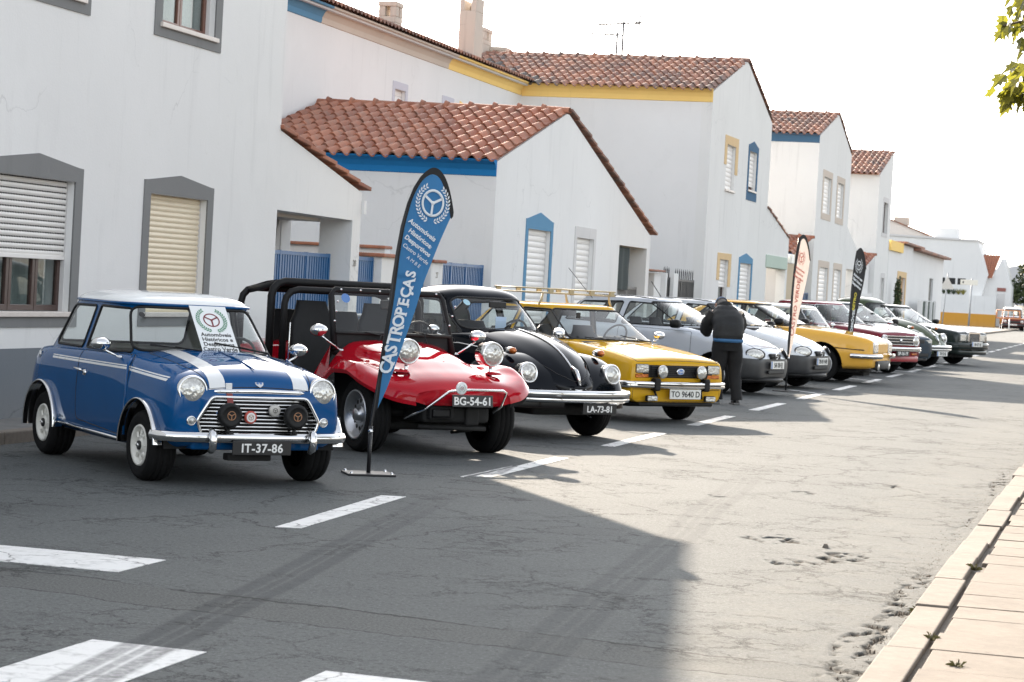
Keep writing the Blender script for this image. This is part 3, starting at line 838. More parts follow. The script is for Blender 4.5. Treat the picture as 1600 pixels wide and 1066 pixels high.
# ------------------------------------------------------------------ long two storey row set back behind
row = thing('row_house', 'long white two storey row with clay eaves and blue beige yellow bands', 'house')
BX = -14.25
bw = [(42.75, 43.42, 4.3, 5.24), (46.05, 46.62, 4.3, 5.26)]
MB().prism([(24.5, 0), (52.3, 0), (52.3, 6.2), (24.5, 6.2)], fx, BX, BX - .3, [[(a, c), (b, c), (b, d), (a, d)] for a, b, c, d in bw]).obj('wall', WHITE, row)
def cove_x(y0, y1, z0, z1, out, m):
    prof = [(0, z0), (.02, z0 + .01), (.03, z0 + .35 * (z1 - z0)), (.35 * out, z0 + .68 * (z1 - z0)), (.75 * out, z0 + .84 * (z1 - z0)), (out, z0 + .88 * (z1 - z0)), (out, z1), (0, z1)]
    mb = MB(); mb.grid([[(BX + d, y, z) for d, z in prof] for y in (y0, y1)], 0, False)
    for y in (y0, y1): mb.add([(BX + d, y, z) for d, z in prof], [tuple(range(len(prof)))])
    mb.obj('eave_band', m, row)
cove_x(24.5, 38.4, 5.98, 6.28, .25, BLUETRIM2); cove_x(38.4, 46.2, 5.98, 6.28, .25, BEIGETRIM); cove_x(46.2, 52.4, 5.98, 6.28, .25, YELTRIM)
for i, (a, b, c, d) in enumerate(bw):
    window(row, a, b, c, d, frame=LILACTRIM, fw=.14, top=.14, peak=0, shut=1, slat=.12, x=BX)
MB().prism([(47.2, 5.1), (48.1, 5.1), (48.1, 5.28), (47.2, 5.4)], fx, BX + .012, BX - .004).obj('window_lintel', YELTRIM, row)
mb = MB(); rows = []
ny = int((52.6 - 24.5) / .0275)
for j in range(9):
    xx = BX + .33 - j * .5
    for lift in ((0,) if j == 0 else (.0, .03)):
        r = []
        for i in range(ny + 1):
            yy = 24.5 + i * .0275; t = (i % 8) / 8
            r.append((xx, yy, 6.30 + (BX + .33 - xx) * .295 + .045 * (math.sin(PI * t / .62) if t < .62 else -.3 * math.sin(PI * (t - .62) / .38)) + (0.03 if j == 0 else lift)))
        rows.append(r)
rows.insert(0, [(p[0], p[1], p[2] - .022) for p in rows[0]])
mb.grid(rows, sm=False)
mb.obj('roof', TILE_OLD, row, fix=False)
MB().box(BX - 9, BX + .2, 24.5, 52.4, 6.2, 6.29).obj('eave_soffit', PALETRIM, row)
MB().box(BX - 8.5, BX - 3.6, 24.5, 60, 0, 7.2).obj('rear_body', WHITE, row)
def chimney(x0, x1, y0, y1, z0, z1, m, vent=True, cap=True):
    mb = MB(); t = .07
    if vent:
        zv = z1 - .42
        mb.box(x0, x1, y0, y1, z0, zv)
        px, py = (x1 - x0) * .36, (y1 - y0) * .40
        for xx in ((x0, x0 + px), (x1 - px, x1)):
            for yy in ((y0, y0 + py), (y1 - py, y1)): mb.box(*xx, *yy, zv + .12, z1 - .10)
        mb.box(x0, x1, y0, y1, zv, zv + .12)
        mb.box(x0 - .01, x1 + .01, y0 - .01, y1 + .01, z1 - .10, z1)
    else:
        mb.box(x0, x1, y0, y1, z0, z1)
    mb.obj('chimney', m, row, bevel=.015)
chimney(-14.88, -14.5, 43.35, 43.78, 6.0, 7.02, CONCRETE)
def tall_chimney():
    mb = MB(); x0, x1, y0, y1 = -14.88, -14.5, 48.9, 49.55
    mb.box(x0, x1, y0, y1, 5.8, 7.55)
    mb.box(x0, x0 + .10, y0, y1, 7.55, 7.80); mb.box(x1 - .12, x1, y0 + .02, y1, 7.55, 7.86); mb.box(x0 + .1, x1 - .12, y1 - .14, y1, 7.55, 7.72)
    mb.obj('chimney', CONCRETE, row, bevel=.012)
tall_chimney()
chimney(-16.75, -16.45, 56.3, 57.1, 6.6, 8.05, CONCRETE); chimney(-16.44, -16.02, 56.9, 57.5, 6.6, 7.62, CONCRETE)

# ------------------------------------------------------------------ bungalow with the blue eave
h1 = thing('bungalow', 'white gabled bungalow with bright blue eave and clay tile roof', 'house')
ha, hb, hc = (36.22, 37.72, .25, 2.46), (39.62, 40.93, .9, 2.43), (43.13, 45.70, .1, 2.40)
MB().prism([(34.16, 0), (46.02, 0), (46.02, 2.66), (38.60, 4.52), (38.42, 4.52), (34.16, 3.42)], fx, WX, WX - .26, [[(a, c), (b, c), (b, d), (a, d)] for a, b, c, d in (ha, hb)] + [[(43.13, .12), (45.70, .12), (45.70, 2.40), (43.13, 2.40)]]).obj('wall', WHITE, h1)
MB().box(-14.25, WX - .26, 34.16, 34.4, 0, 3.4).obj('side_wall', WHITE, h1)
mb = MB(); fascia_cove(mb, -14.25, WX - .004, 34.16, 3.185, 3.44, .22); mb.obj('eave_band', BLUETRIM, h1)
roof_south(h1, -14.25, WX + .02, 33.92, 3.41, 38.49, 4.56, TILE_ME, RIDGE_ME, 10, ridge_x1=WX + .0)
verge(h1, ((38.62, 4.56), (46.4, 2.66)), WX + .005, TILE_OLD, .48, .05)
mb = MB(); mb.add([(WX - .2, 38.5, 4.56), (WX - .2, 46.35, 2.62), (-14.2, 46.35, 2.62), (-14.2, 38.5, 4.56), (WX - .2, 38.5, 4.46), (WX - .2, 46.35, 2.52), (-14.2, 46.35, 2.52), (-14.2, 38.5, 4.46)],
       [(0, 1, 2, 3), (7, 6, 5, 4), (0, 4, 5, 1), (1, 5, 6, 2), (2, 6, 7, 3), (3, 7, 4, 0)]); mb.obj('roof', TILE, h1)
window(h1, *ha, frame=BLUETRIM2, fw=.15, top=.16, peak=.13, bottom=.1, shut=1, slat=.095)
window(h1, *hb, frame=PALETRIM, fw=.16, top=.19, peak=0, shut=1, slat=.105)
MB().box(WX - 3, WX - .26, 45.70, 45.98, 0, 2.5).obj('carport_wall', WHITE, h1)
MB().box(WX - 3, WX - .26, 42.95, 43.13, 0, 2.5).obj('carport_wall', WHITE, h1)
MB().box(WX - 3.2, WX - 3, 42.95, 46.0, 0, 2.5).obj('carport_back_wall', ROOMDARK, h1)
MB().box(WX - 3, WX - .26, 43.13, 45.70, 2.42, 2.5).obj('carport_ceiling', PALETRIM, h1)
net = M('green_shade_net', (.045, .06, .062), .9, var=.3, scale=30)
rows = [[(WX - .10 + .015 * math.sin(i * 1.1), 43.15 + i * .098 + .02 * math.sin(j * 1.3), 2.38 - j * .12) for i in range(15)] for j in range(8)]
tag(MB().grid(rows).obj('shade_net', net, None, fix=False), 'dark green shade net hung across the bungalow carport above its grey gate', 'net')
gate('gate', 'grey barred gate below the dark green net', 43.18, 45.62, .12, 1.60, WX - .17, GATEGREY, .075, .03, (.28, .62), 'grey gates')
gate('gate', 'narrow grey gate at the right side of the bungalow corner', 46.1, 47.1, .12, 1.88, WX - .3, GATEGREY, .075, .03, (), 'grey gates')
yw = thing('yard_wall', 'white posts and clay capped yard wall between bungalow and tall gable house', 'wall')
MB().box(WX - .5, WX - .1, 47.1, 47.75, .1, 1.93).obj('wall_post', WHITE, yw); MB().box(WX - .4, WX - .05, 48.1, 48.22, .1, 1.95).obj('wall_post', WHITE, yw)
MB().box(WX - .4, WX - .05, 48.95, 49.45, .1, 1.96).obj('wall_post', WHITE, yw)
MB().bbox(WX - .55, WX, 46.1, 47.8, 1.96, 2.0, .01).obj('coping', TILE_OLD, yw)
MB().bbox(WX - 4.5, WX - .6, 49.9, 50.1, 1.98, 2.03, .01).obj('coping', TILE_OLD, yw); MB().box(WX - 4.5, WX - .62, 49.92, 50.08, 0, 1.98).obj('wall', WHITE, yw)
MB().box(WX - .35, WX - .05, 47.8, 48.1, .1, 1.45).obj('letter_box_wall', PALETRIM, yw)
gate('gate', 'small black spiked gate beside the white letter box post', 48.24, 48.94, .12, 1.86, WX - .15, GATEDARK, .09, .045, (), 'black spiked gates', 4, True)
gate('gate', 'wide black spiked double gate beside the tall gable house', 49.5, 51.75, .12, 1.84, WX - .15, GATEDARK, .1, .045, (.33, .66), 'black spiked gates', 10, True)

# ------------------------------------------------------------------ tall gable house with yellow band
h2 = thing('gable_house', 'tall white gable house with yellow eave band and blue trimmed windows', 'house')
A1, A2, A3, A4 = (54.32, 55.55, 4.09, 5.17), (57.62, 58.80, 4.25, 5.24), (54.2, 55.4, .9, 2.40), (57.10, 58.84, .2, 2.38)
MB().prism([(52.13, 0), (65.25, 0), (65.25, 3.25), (61.0, 3.95), (61.0, 6.20), (56.7, 7.36), (56.5, 7.36), (52.13, 6.22)], fx, WX, WX - .26,
           [[(a, c), (b, c), (b, d), (a, d)] for a, b, c, d in (A1, A2, A3, A4)] + [[(61.4, .12), (64.9, .12), (64.9, 2.62), (61.4, 2.62)]]).obj('wall', WHITE_OLD, h2)
MB().box(-14.25, WX - .26, 52.13, 52.4, 0, 6.1).obj('side_wall', WHITE, h2)
MB().box(-14, WX - .26, 60.75, 61.0, 3.2, 6.2).obj('rear_side_wall', WHITE, h2)
mb = MB(); fascia_cove(mb, -14.22, WX - .004, 52.13, 5.965, 6.27, .15); mb.obj('eave_band', YELTRIM, h2)
roof_south(h2, -16.9, WX + .02, 51.9, 6.22, 56.6, 7.38, TILE_OLD_ME, RIDGE_OLD, 9, clip=lambda x, y: x > -14.25 - max(0, (y - 52.1)) * .72)
verge(h2, ((56.7, 7.42), (61.1, 6.22)), WX + .005, TILE_OLD, .5, .03); verge(h2, ((61.0, 3.92), (65.3, 3.22)), WX + .005, TILE_OLD, .5, .03)
mb = MB(); mb.add([(WX - .2, 56.6, 7.4), (WX - .2, 61.1, 6.2), (-16, 61.1, 6.2), (-16, 56.6, 7.4)], [(0, 1, 2, 3)]); mb.obj('roof', TILE_OLD, h2)
yl = [(54.02, 4.62 + .05), (54.02, 5.37), (55.9, 5.39), (55.9, 4.50), (55.55, 4.50), (55.55, 5.17), (54.32, 5.17), (54.32, 4.67)]
window(h2, *A1, frame=TANTRIM, frame_poly=yl, shut=1, slat=.11)
window(h2, *A2, frame=SLATETRIM, fw=.19, top=.15, peak=.12, bottom=.26, shut=.86, slat=.11, leaves=1, curtain=False)
yl = [(53.85, 1.9), (53.85, 2.55), (55.75, 2.56), (55.75, 1.75), (55.4, 1.75), (55.4, 2.40), (54.2, 2.40), (54.2, 1.9)]
window(h2, *A3, frame=TANTRIM, frame_poly=yl, shut=.42, slat=.11, sill=False, curtain=False, leaves=1, wood=WOOD_DARK)
window(h2, *A4, frame=BLUETRIM2, fw=.19, top=.14, peak=.12, bottom=.05, shut=1, slat=.11, sill=False)
PALEGREEN = plaster('pale_green_awning', (.50, .60, .52), .5)
MB().bbox(WX - .3, WX + .03, 61.2, 65.0, 2.36, 2.70, .01).obj('awning', PALEGREEN, h2)
MB().box(WX - 3.4, WX - 3.2, 61.2, 65.2, 0, 3).obj('garage_back_wall', M('garage_brown_wall', (.17, .13, .10), .9, var=.4), h2)
MB().box(WX - 3.2, WX - .26, 64.92, 65.2, 0, 3.1).obj('garage_side_wall', PALETRIM, h2)
MB().box(WX - 3.2, WX - .26, 61.0, 61.3, 0, 3.1).obj('garage_side_wall', PALETRIM, h2)
gate('gate', 'pale grey panel gate under the green awning', 61.5, 64.8, .12, 1.40, WX - .2, M('pale_gate_paint', (.36, .35, .33), .6), .55, .05, (.33, .66), 'garage gates', 0, True)

# yard, lean-to roof and the two farther gable houses
yw = thing('yard_shed', 'small clay tiled shed roof on a beige wall behind the white flag', 'shed')
MB().box(WX - 2.4, WX - .2, 66.2, 70.4, 0, 2.9).obj('wall', plaster('beige_shed_wall', (.60, .50, .36)), yw)
roof_south(yw, WX - 2.4, WX + .10, 65.9, 2.85, 69.6, 3.42, TILE_ME, RIDGE_ME, 7, deck=True)
MB().box(WX - 2.0, WX + .02, 65.8, 65.95, 2.58, 2.86).obj('eave_band', M('dark_blue_band', (.02, .05, .12), .6), yw)
MB().bbox(WX - .5, WX + .1, 65.35, 65.9, 2.55, 2.82, .02).obj('air_conditioner', PLATEWHITE, yw)
gate('gate', 'dark blue sheet gate beside the beige shed wall', 68.0, 70.4, .1, 1.75, WX - .1, M('deep_blue_sheet', (.03, .09, .20), .5), .8, .05, (.5,), 'garage gates', 0, True)
brl = thing('plastic_drum', 'blue plastic drum standing by the beige shed wall', 'drum', (WX + .12, 66.7, .1))
MB().lathe([(0, 0), (.27, 0), (.29, .05), (.28, .3), (.30, .33), (.28, .36), (.28, .6), (.30, .63), (.28, .66), (.28, .88), (.24, .95), (0, .95)], 16, RY(-PI / 2)).obj('drum_body', M('drum_blue', (.03, .14, .32), .4), brl)
MB().lathe([(0, .95), (.05, .95), (.05, .99), (0, .99)], 8, RY(-PI / 2)).obj('cap', INK, brl)

h3 = thing('gable_house', 'white gable house with dark blue eave and two pairs of beige framed windows', 'house')
B = [(71.95, 73.75, 4.3, 5.45), (75.45, 77.0, 4.3, 5.45), (72.0, 74.1, .2, 2.6), (75.75, 77.5, .2, 2.6)]
MB().prism([(70.5, 0), (81.9, 0), (81.9, 3.40), (78.7, 4.1), (78.7, 6.55), (74.8, 7.58), (74.6, 7.58), (70.5, 6.6)], fx, WX, WX - .26,
           [[(a, c), (b, c), (b, d), (a, d)] for a, b, c, d in B] + [[(78.95, .1), (81.4, .1), (81.4, 2.68), (78.95, 2.68)]]).obj('wall', WHITE_OLD, h3)
MB().box(-13, WX - .26, 70.5, 70.8, 0, 6.5).obj('side_wall', WHITE_OLD, h3)
mb = MB(); fascia_cove(mb, -13, WX - .004, 70.5, 6.38, 6.66, .12); mb.obj('eave_band', SLATETRIM, h3)
roof_south(h3, -13.0, WX + .02, 70.25, 6.62, 74.7, 7.6, TILE_OLD_ME, RIDGE_OLD, 8)
mb = MB(); mb.add([(WX - .2, 74.7, 7.6), (WX - .2, 78.8, 6.55), (-13, 78.8, 6.55), (-13, 74.7, 7.6)], [(0, 1, 2, 3)]); mb.obj('roof', TILE_OLD, h3)
verge(h3, ((74.8, 7.62), (78.8, 6.56)), WX + .005, TILE_OLD, .5, .03)
for i, q in enumerate(B): window(h3, *q, frame=BEIGETRIM, fw=.26, top=.20, peak=0, bottom=.2 if i < 2 else .05, shut=1, slat=.13, sill=False)
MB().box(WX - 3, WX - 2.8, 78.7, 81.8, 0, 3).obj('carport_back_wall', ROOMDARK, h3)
MB().box(WX - 3, WX - .26, 81.42, 81.7, 0, 3).obj('carport_side_wall', WHITE, h3)
MB().box(WX - .26, WX - .2, 79.0, 80.9, .1, 1.3).obj('carport_gate', GATEGREY, h3)
yw = thing('yard_shed', 'small clay tiled shed roof behind the black flag', 'shed')
MB().box(WX - 2.4, WX - .2, 83.5, 87.7, 0, 3.0).obj('wall', WHITE, yw)
roof_south(yw, WX - 2.4, WX + .12, 83.2, 2.75, 86.9, 3.35, TILE_ME, RIDGE_ME, 7)
MB().box(WX - .2, WX - .05, 82.0, 87.8, 0, 1.9).obj('yard_wall', WHITE, yw)

h4 = thing('gable_house', 'farthest white gable house with clay roof and narrow dark windows', 'house')
Cw = [(89.75, 91.2, 4.3, 5.5), (90.35, 91.35, .6, 2.55)]
MB().prism([(87.8, 0), (92.5, 0), (92.5, 7.58), (92.2, 7.56), (87.8, 6.44)], fx, WX, WX - .26, [[(a, c), (b, c), (b, d), (a, d)] for a, b, c, d in Cw]).obj('wall', WHITE_OLD, h4)
MB().box(-12.6, WX - .26, 87.8, 88.1, 0, 6.5).obj('side_wall', WHITE_OLD, h4)
MB().box(-12.6, WX - .26, 92.2, 92.5, 0, 7.6).obj('rear_side_wall', WHITE, h4)
roof_south(h4, -12.6, WX + .02, 87.5, 6.44, 92.3, 7.58, TILE_OLD_ME, RIDGE_OLD, 8)
for q in Cw: window(h4, *q, frame=PALETRIM, fw=.26, top=.2, peak=0, shut=0, wood=WOOD_DARK, curtain=False, leaves=1, sill=False)

# ------------------------------------------------------------------ low white houses beyond
f1 = thing('low_house', 'low white house with yellow cornice and orange wooden door down the street', 'house')
MB().prism([(92.6, 0), (119.8, 0), (119.8, 4.1), (92.6, 4.1)], fx, WX, WX - 4, [[(96.9, .1), (100.0, .1), (100.0, 2.7), (96.9, 2.7)], [(112.0, 1.0), (114.2, 1.0), (114.2, 2.9), (112.0, 2.9)]]).obj('wall', WHITE, f1)
MB().box(WX - .02, WX + .10, 92.6, 97.6, 3.72, 4.12).obj('cornice', YELTRIM, f1)
MB().bbox(WX - 4.2, WX + .25, 97.5, 106, 4.12, 4.22, .02).obj('roof', TILE_OLD, f1); MB().bbox(WX - 4.2, WX + .35, 103, 120.3, 3.98, 4.10, .02).obj('roof', TILE_OLD, f1)
MB().prism([(96.5, .1), (100.4, .1), (100.4, 2.95), (96.5, 2.95)], fx, WX + .02, WX - .004, [[(96.9, .1), (100.0, .1), (100.0, 2.7), (96.9, 2.7)]]).obj('door_frame', TANTRIM, f1)
MB().box(WX - .15, WX - .1, 96.9, 100.0, .1, 2.7).obj('door', DOORWOOD, f1)
MB().box(WX - .15, WX - .1, 112.0, 114.2, 1.0, 2.9).obj('window_shutter', GATEDARK, f1); MB().box(WX - .1, WX + .12, 111.6, 114.6, .86, 1.0).obj('sill', MARBLE, f1)
MB().box(WX - .02, WX + .02, 108, 119.7, .1, .85).obj('plinth', OCHRE, f1)
cy = thing('cypress', 'narrow dark green clipped cypress beside the orange door', 'tree', (WX + .35, 93.8, .1))
gate('gate', 'dark green railings with white posts past the orange door', 102.2, 109.0, .4, 1.75, WX + .5, M('green_rail_paint', (.02, .05, .035), .6), .16, .1, (.33, .66), 'railings')
for y in (102.0, 104.6, 107.0, 109.2):
    tag(MB().bbox(WX + .4, WX + .62, y, y + .25, .05, 1.8, .02).obj('gate_post', WHITE), 'white square post number %s counted from the orange door along the green railings' % {102.0: 'one', 104.6: 'two', 107.0: 'three', 109.2: 'four'}[y], 'post', 'white railing posts')
f2 = thing('end_building', 'large plain white building with ochre band closing the street', 'house')
EY = 205.0
MB().prism([(-24, .0), (-13.7, .0), (-12.6, 4.6), (-13.7, 7.5), (-24, 7.7)], fy, EY, EY + 9).obj('wall', WHITE, f2)
MB().box(-16.6, -11.75, EY - .9, EY, 0, 2.7).obj('garden_wall', WHITE, f2)
MB().box(-16.62, -11.73, EY - .94, EY + .02, 0, 1.1).obj('ochre_band', OCHRE, f2)
MB().prism([(-24.2, 7.66), (-13.6, 7.46), (-13.6, 7.62), (-24.2, 7.82)], fy, EY - .15, EY + 9).obj('parapet', PALETRIM, f2)
MB().bbox(-17.6, -15.5, EY + 2, EY + 4, 7.4, 8.6, .02).obj('roof_tank', WHITE, f2)
MB().prism([(-26, 7.6), (-17.6, 7.6), (-21.4, 9.0), (-26, 10.3)], fy, EY + 4, EY + 12).obj('rear_gable', plaster('pale_pinkish_wall', (.72, .66, .60)), f2)
MB().prism([(-17.4, 7.55), (-17.4, 7.68), (-21.4, 9.12), (-26, 10.5), (-26, 10.3), (-21.4, 9.0)], fy, EY + 3.8, EY + 12).obj('rear_roof', TILE_OLD, f2)
MB().bbox(-21.6, -20.3, EY + 5, EY + 6.5, 8.8, 9.5, .02).obj('chimney', CONCRETE, f2)
mb = MB()
for k in range(3): mb.box(-17.0 + k * .9, -16.3 + k * .9, EY - .02, EY + .02, 3.6, 4.15)
mb.obj('window', ROOMDARK, f2)
f3 = thing('small_house', 'small white house with steep clay roof beside the far tree', 'house')
MB().prism([(-13.2, 0), (-10.6, 0), (-10.6, 3.5), (-11.5, 6.15), (-12.3, 4.3), (-13.2, 4.3)], fy, EY + 1, EY + 8).obj('wall', WHITE, f3)
mb = MB(); rows = []
for j in range(12):
    t = j / 11
    for zz in ((0,) if j == 0 else (0, .05)):
        r = []
        for i in range(41):
            s = i / 40
            xa = -13.5 + (-13.1 + 13.5) * (1 - t) if False else (-13.15 + .9 * 0)
            x = (-13.25 + (1 - t) * .35) * (1 - s) + (-11.75 - (1 - t) * .55) * s
            r.append((x, EY + .4 + 2.2 * t, 4.25 + 2.05 * t + .09 * abs(math.sin(s * PI * 6)) + zz))
        rows.append(r)
mb.grid(rows, sm=False); mb.obj('roof', TILE, f3, fix=False)
MB().box(-11.75, -11.1, EY + .9, EY + 1, .1, 3.0).obj('door', PALETRIM, f3); MB().box(-11.8, -11.05, EY + .9, EY + .98, 3.2, 3.5).obj('lintel', M('faded_red', (.3, .12, .1), .8), f3)
MB().box(-12.9, -12.4, EY + .9, EY + 1, .1, 2.3).obj('side_door', PALETRIM, f3)
MB().box(-13.2, -10.6, EY + .93, EY + .99, 0, 1.0).obj('plinth', M('brownish_plinth', (.30, .20, .13), .9), f3)
hg = thing('warehouse', 'huge pale grey warehouse roof rising beyond the far tree', 'warehouse')
MB().prism([(-42, 8.2), (10, 19), (40, 19), (40, 0), (-42, 0)], fy, 520, 560).obj('wall', plaster('pale_grey_cladding', (.52, .54, .57), .4), hg)
ww = thing('garden_wall', 'low white garden wall under the far tree', 'wall')
MB().box(-10.6, 2, 214, 214.3, 0, 2.0).obj('wall', WHITE, ww); MB().bbox(-10.6, 2, 213.95, 214.35, 2.0, 2.08, .02).obj('coping', PALETRIM, ww)

# far plants
def leaves_obj(name, mats, parent, centre, rad, n, s0, s1, seed, mw=None, shape=1.0, lo=-1):
    rnd = random.Random(seed); mb = MB()
    for k in range(n):
        while True:
            p = Vector((rnd.uniform(-1, 1), rnd.uniform(-1, 1), rnd.uniform(lo, 1)))
            if .25 < p.length < 1: break
        q = Vector((centre[0] + p.x * rad[0], centre[1] + p.y * rad[1], centre[2] + p.z * rad[2]))
        s = rnd.uniform(s0, s1)
        a = Vector((rnd.gauss(0, 1), rnd.gauss(0, 1), rnd.gauss(0, 1))).normalized(); b = a.orthogonal().normalized()
        mb.add([q - a * s, q + b * s * .5, q + a * s, q - b * s * .5], [(0, 1, 2, 3)], rnd.randrange(len(mats)))
    return mb.obj(name, mats, parent, mw, fix=False)
LF1 = M('leaf_dark', (.035, .055, .022), .6, var=.3); LF2 = M('leaf_mid', (.065, .085, .03), .6, var=.3); LF3 = M('leaf_yellowish', (.22, .20, .04), .6, var=.3)
BARK = M('bark', (.11, .085, .06), .9, var=.35, scale=10, bmp=.5, bscale=30)
leaves_obj('crown', [LF1, LF1, LF2], cy, (0, 0, 1.4), (.17, .17, 1.22), 700, .05, .10, 3); MB().tube([(0, 0, 0), (0, 0, .6), (0, 0, 2.3)], .06, 6, rs=[.07, .05, .01]).obj('trunk', BARK, cy)
ft = thing('tree', 'round dark green tree with yellowish top beyond the far van', 'tree', (-8.6, 211, 0))
rnd = random.Random(5)
MB().tube([(0, 0, 0), (.1, 0, 1.6), (.0, 0, 3.2)], .2, 8, rs=[.24, .17, .08]).obj('trunk', BARK, ft)
for k in range(6):
    a = k * 1.05
    MB().tube([(.05, 0, 1.5 + .2 * k), (math.cos(a) * .9, math.sin(a) * .9, 3 + .2 * k), (math.cos(a) * 1.6, math.sin(a) * 1.6, 4.1)], .06, 5, rs=[.1, .06, .02]).obj('branch', BARK, ft)
for k, (cx, cyy, cz, r) in enumerate([(0, 0, 4.4, 1.9), (-1.2, .3, 3.8, 1.3), (1.5, 0, 3.9, 1.6), (.3, -.6, 5.6, 1.3), (-.7, .4, 5.4, 1.1), (2.4, .5, 4.8, 1.5), (-1.3, -.4, 2.9, 1.0), (1.2, -.6, 2.8, 1.2)]):
    leaves_obj('crown', [LF1, LF2, LF2] if cz < 5 else [LF2, LF3, LF2], ft, (cx, cyy, cz), (r, r, r * .85), 420, .11, .24, 20 + k)
for k in range(5):
    ag = thing('agave', ('leftmost', 'second', 'middle', 'fourth', 'rightmost yellowish')[k] + ' of five spiky plants on the far garden wall', 'plant', (-16.3 + k * .42, EY - .45, 2.7), k, 'spiky plants on the far wall')
    mb = MB()
    for j in range(12):
        a = j * .52; e = .5 + .5 * (j % 3) / 2
        tip = Vector((math.cos(a) * .45 * math.cos(e), math.sin(a) * .45 * math.cos(e), .5 * math.sin(e) + .15)); sd = Vector((-math.sin(a), math.cos(a), 0)) * .05
        mb.add([sd, -sd, tip * .5 - sd * .9 + Vector((0, 0, .08)), tip, tip * .5 + sd * .9 + Vector((0, 0, .08))], [(0, 1, 2, 3, 4)])
    mb.obj('blade', LF1 if k < 3 else LF3, ag, fix=False)
# far street furniture
sg = thing('traffic_sign', 'triangular give way sign seen from behind on a thin pole', 'sign', (-15.3, 192, 0))
MB().tube([(0, 0, 0), (.25, 0, 4.4)], .045, 8).obj('pole', GALV, sg)
MB().prism([(-.55, 3.05), (.65, 3.05), (.06, 4.1)], fy, -.05, -.02).obj('sign_plate', M('sign_back', (.58, .56, .52), .6), sg, T(.18, 0, 0))
sg = thing('direction_sign', 'pale horizontal direction sign board on a grey pole', 'sign', (-13.0, 190, 0))
MB().tube([(0, 0, 0), (.08, 0, 4.0)], .07, 8).obj('pole', GALV, sg)
MB().bbox(-.85, .55, -.1, -.05, 3.45, 3.88, .02).obj('sign_board', M('sign_cream', (.72, .70, .62), .5), sg)
MB().prism([(-.72, 3.66), (-.58, 3.76), (-.58, 3.56)], fy, -.115, -.1).obj('arrow', INK, sg)
tag(MB().bbox(-11.83, -11.58, 140, 140.25, 0, 1.45, .02).obj('gate_pillar', PALETRIM), 'pale square pillar standing in front of the ochre band', 'pillar')

# rooftop aerials
AERIAL = M('weathered_aerial_tube', (.10, .11, .12), .6)
def aerial(label, x, y, z0, z1, xl, xr, dz, n, cross=False):
    a = thing('tv_aerial', label, 'aerial', (x, y, z0))
    MB().tube([(0, 0, 0), (0, 0, z1 - z0 + .06)], .028, 6).obj('mast', AERIAL, a)
    MB().tube([(xl - x, 0, z1 - z0 - dz), (xr - x, 0, z1 - z0 + dz * .4)], .022, 5).obj('boom', AERIAL, a)
    em = MB().tube([(-.02, -.11, 0), (.02, .11, 0)], .017, 4).mesh('element', AERIAL, True)
    for i in range(n):
        t = i / (n - 1)
        link('element', em, a, T(xl - x + (xr - xl) * t, 0, z1 - z0 - dz + 1.4 * dz * t))
    if cross:
        MB().tube([(xr - x - .06, 0, z1 - z0 - .14), (xr - x - .04, 0, z1 - z0 + .2)], .022, 5).obj('reflector', AERIAL, a)
        MB().bbox(xr - x - .17, xr - x - .05, -.03, .03, z1 - z0 - .02, z1 - z0 + .03, .005).obj('junction_box', INK, a)
aerial('taller tv aerial with reflector on the long tiled ridge', -12.90, 56.7, 7.35, 8.28, -13.57, -12.44, .06, 13, True)
aerial('lower tv aerial with plain boom on the long tiled ridge', -13.05, 56.7, 7.35, 7.98, -13.80, -12.98, -.01, 7)
# galvanised crowd barrier behind the buggy
cb = thing('crowd_barrier', 'galvanised crowd barrier standing behind the red buggy', 'barrier', (-8.75, 24.3, .0), R(84))
MB().tube([(-1.1, 0, .05), (-1.1, 0, 1.0), (-1.02, 0, 1.08), (1.02, 0, 1.08), (1.1, 0, 1.0), (1.1, 0, .05)], .02, 8).obj('frame', GALV, cb)
MB().tube([(-1.1, 0, .22), (1.1, 0, .22)], .016, 6).obj('bottom_rail', GALV, cb)
bm_ = MB().tube([(0, 0, .22), (0, 0, 1.08)], .008, 6).mesh('bar', GALV, True)
for i in range(17): link('bar', bm_, cb, T(-.98 + i * .1225, 0, 0))
for s in (-.8, .8): MB().box(s - .03, s + .03, -.28, .28, 0, .05).obj('foot', GALV, cb)

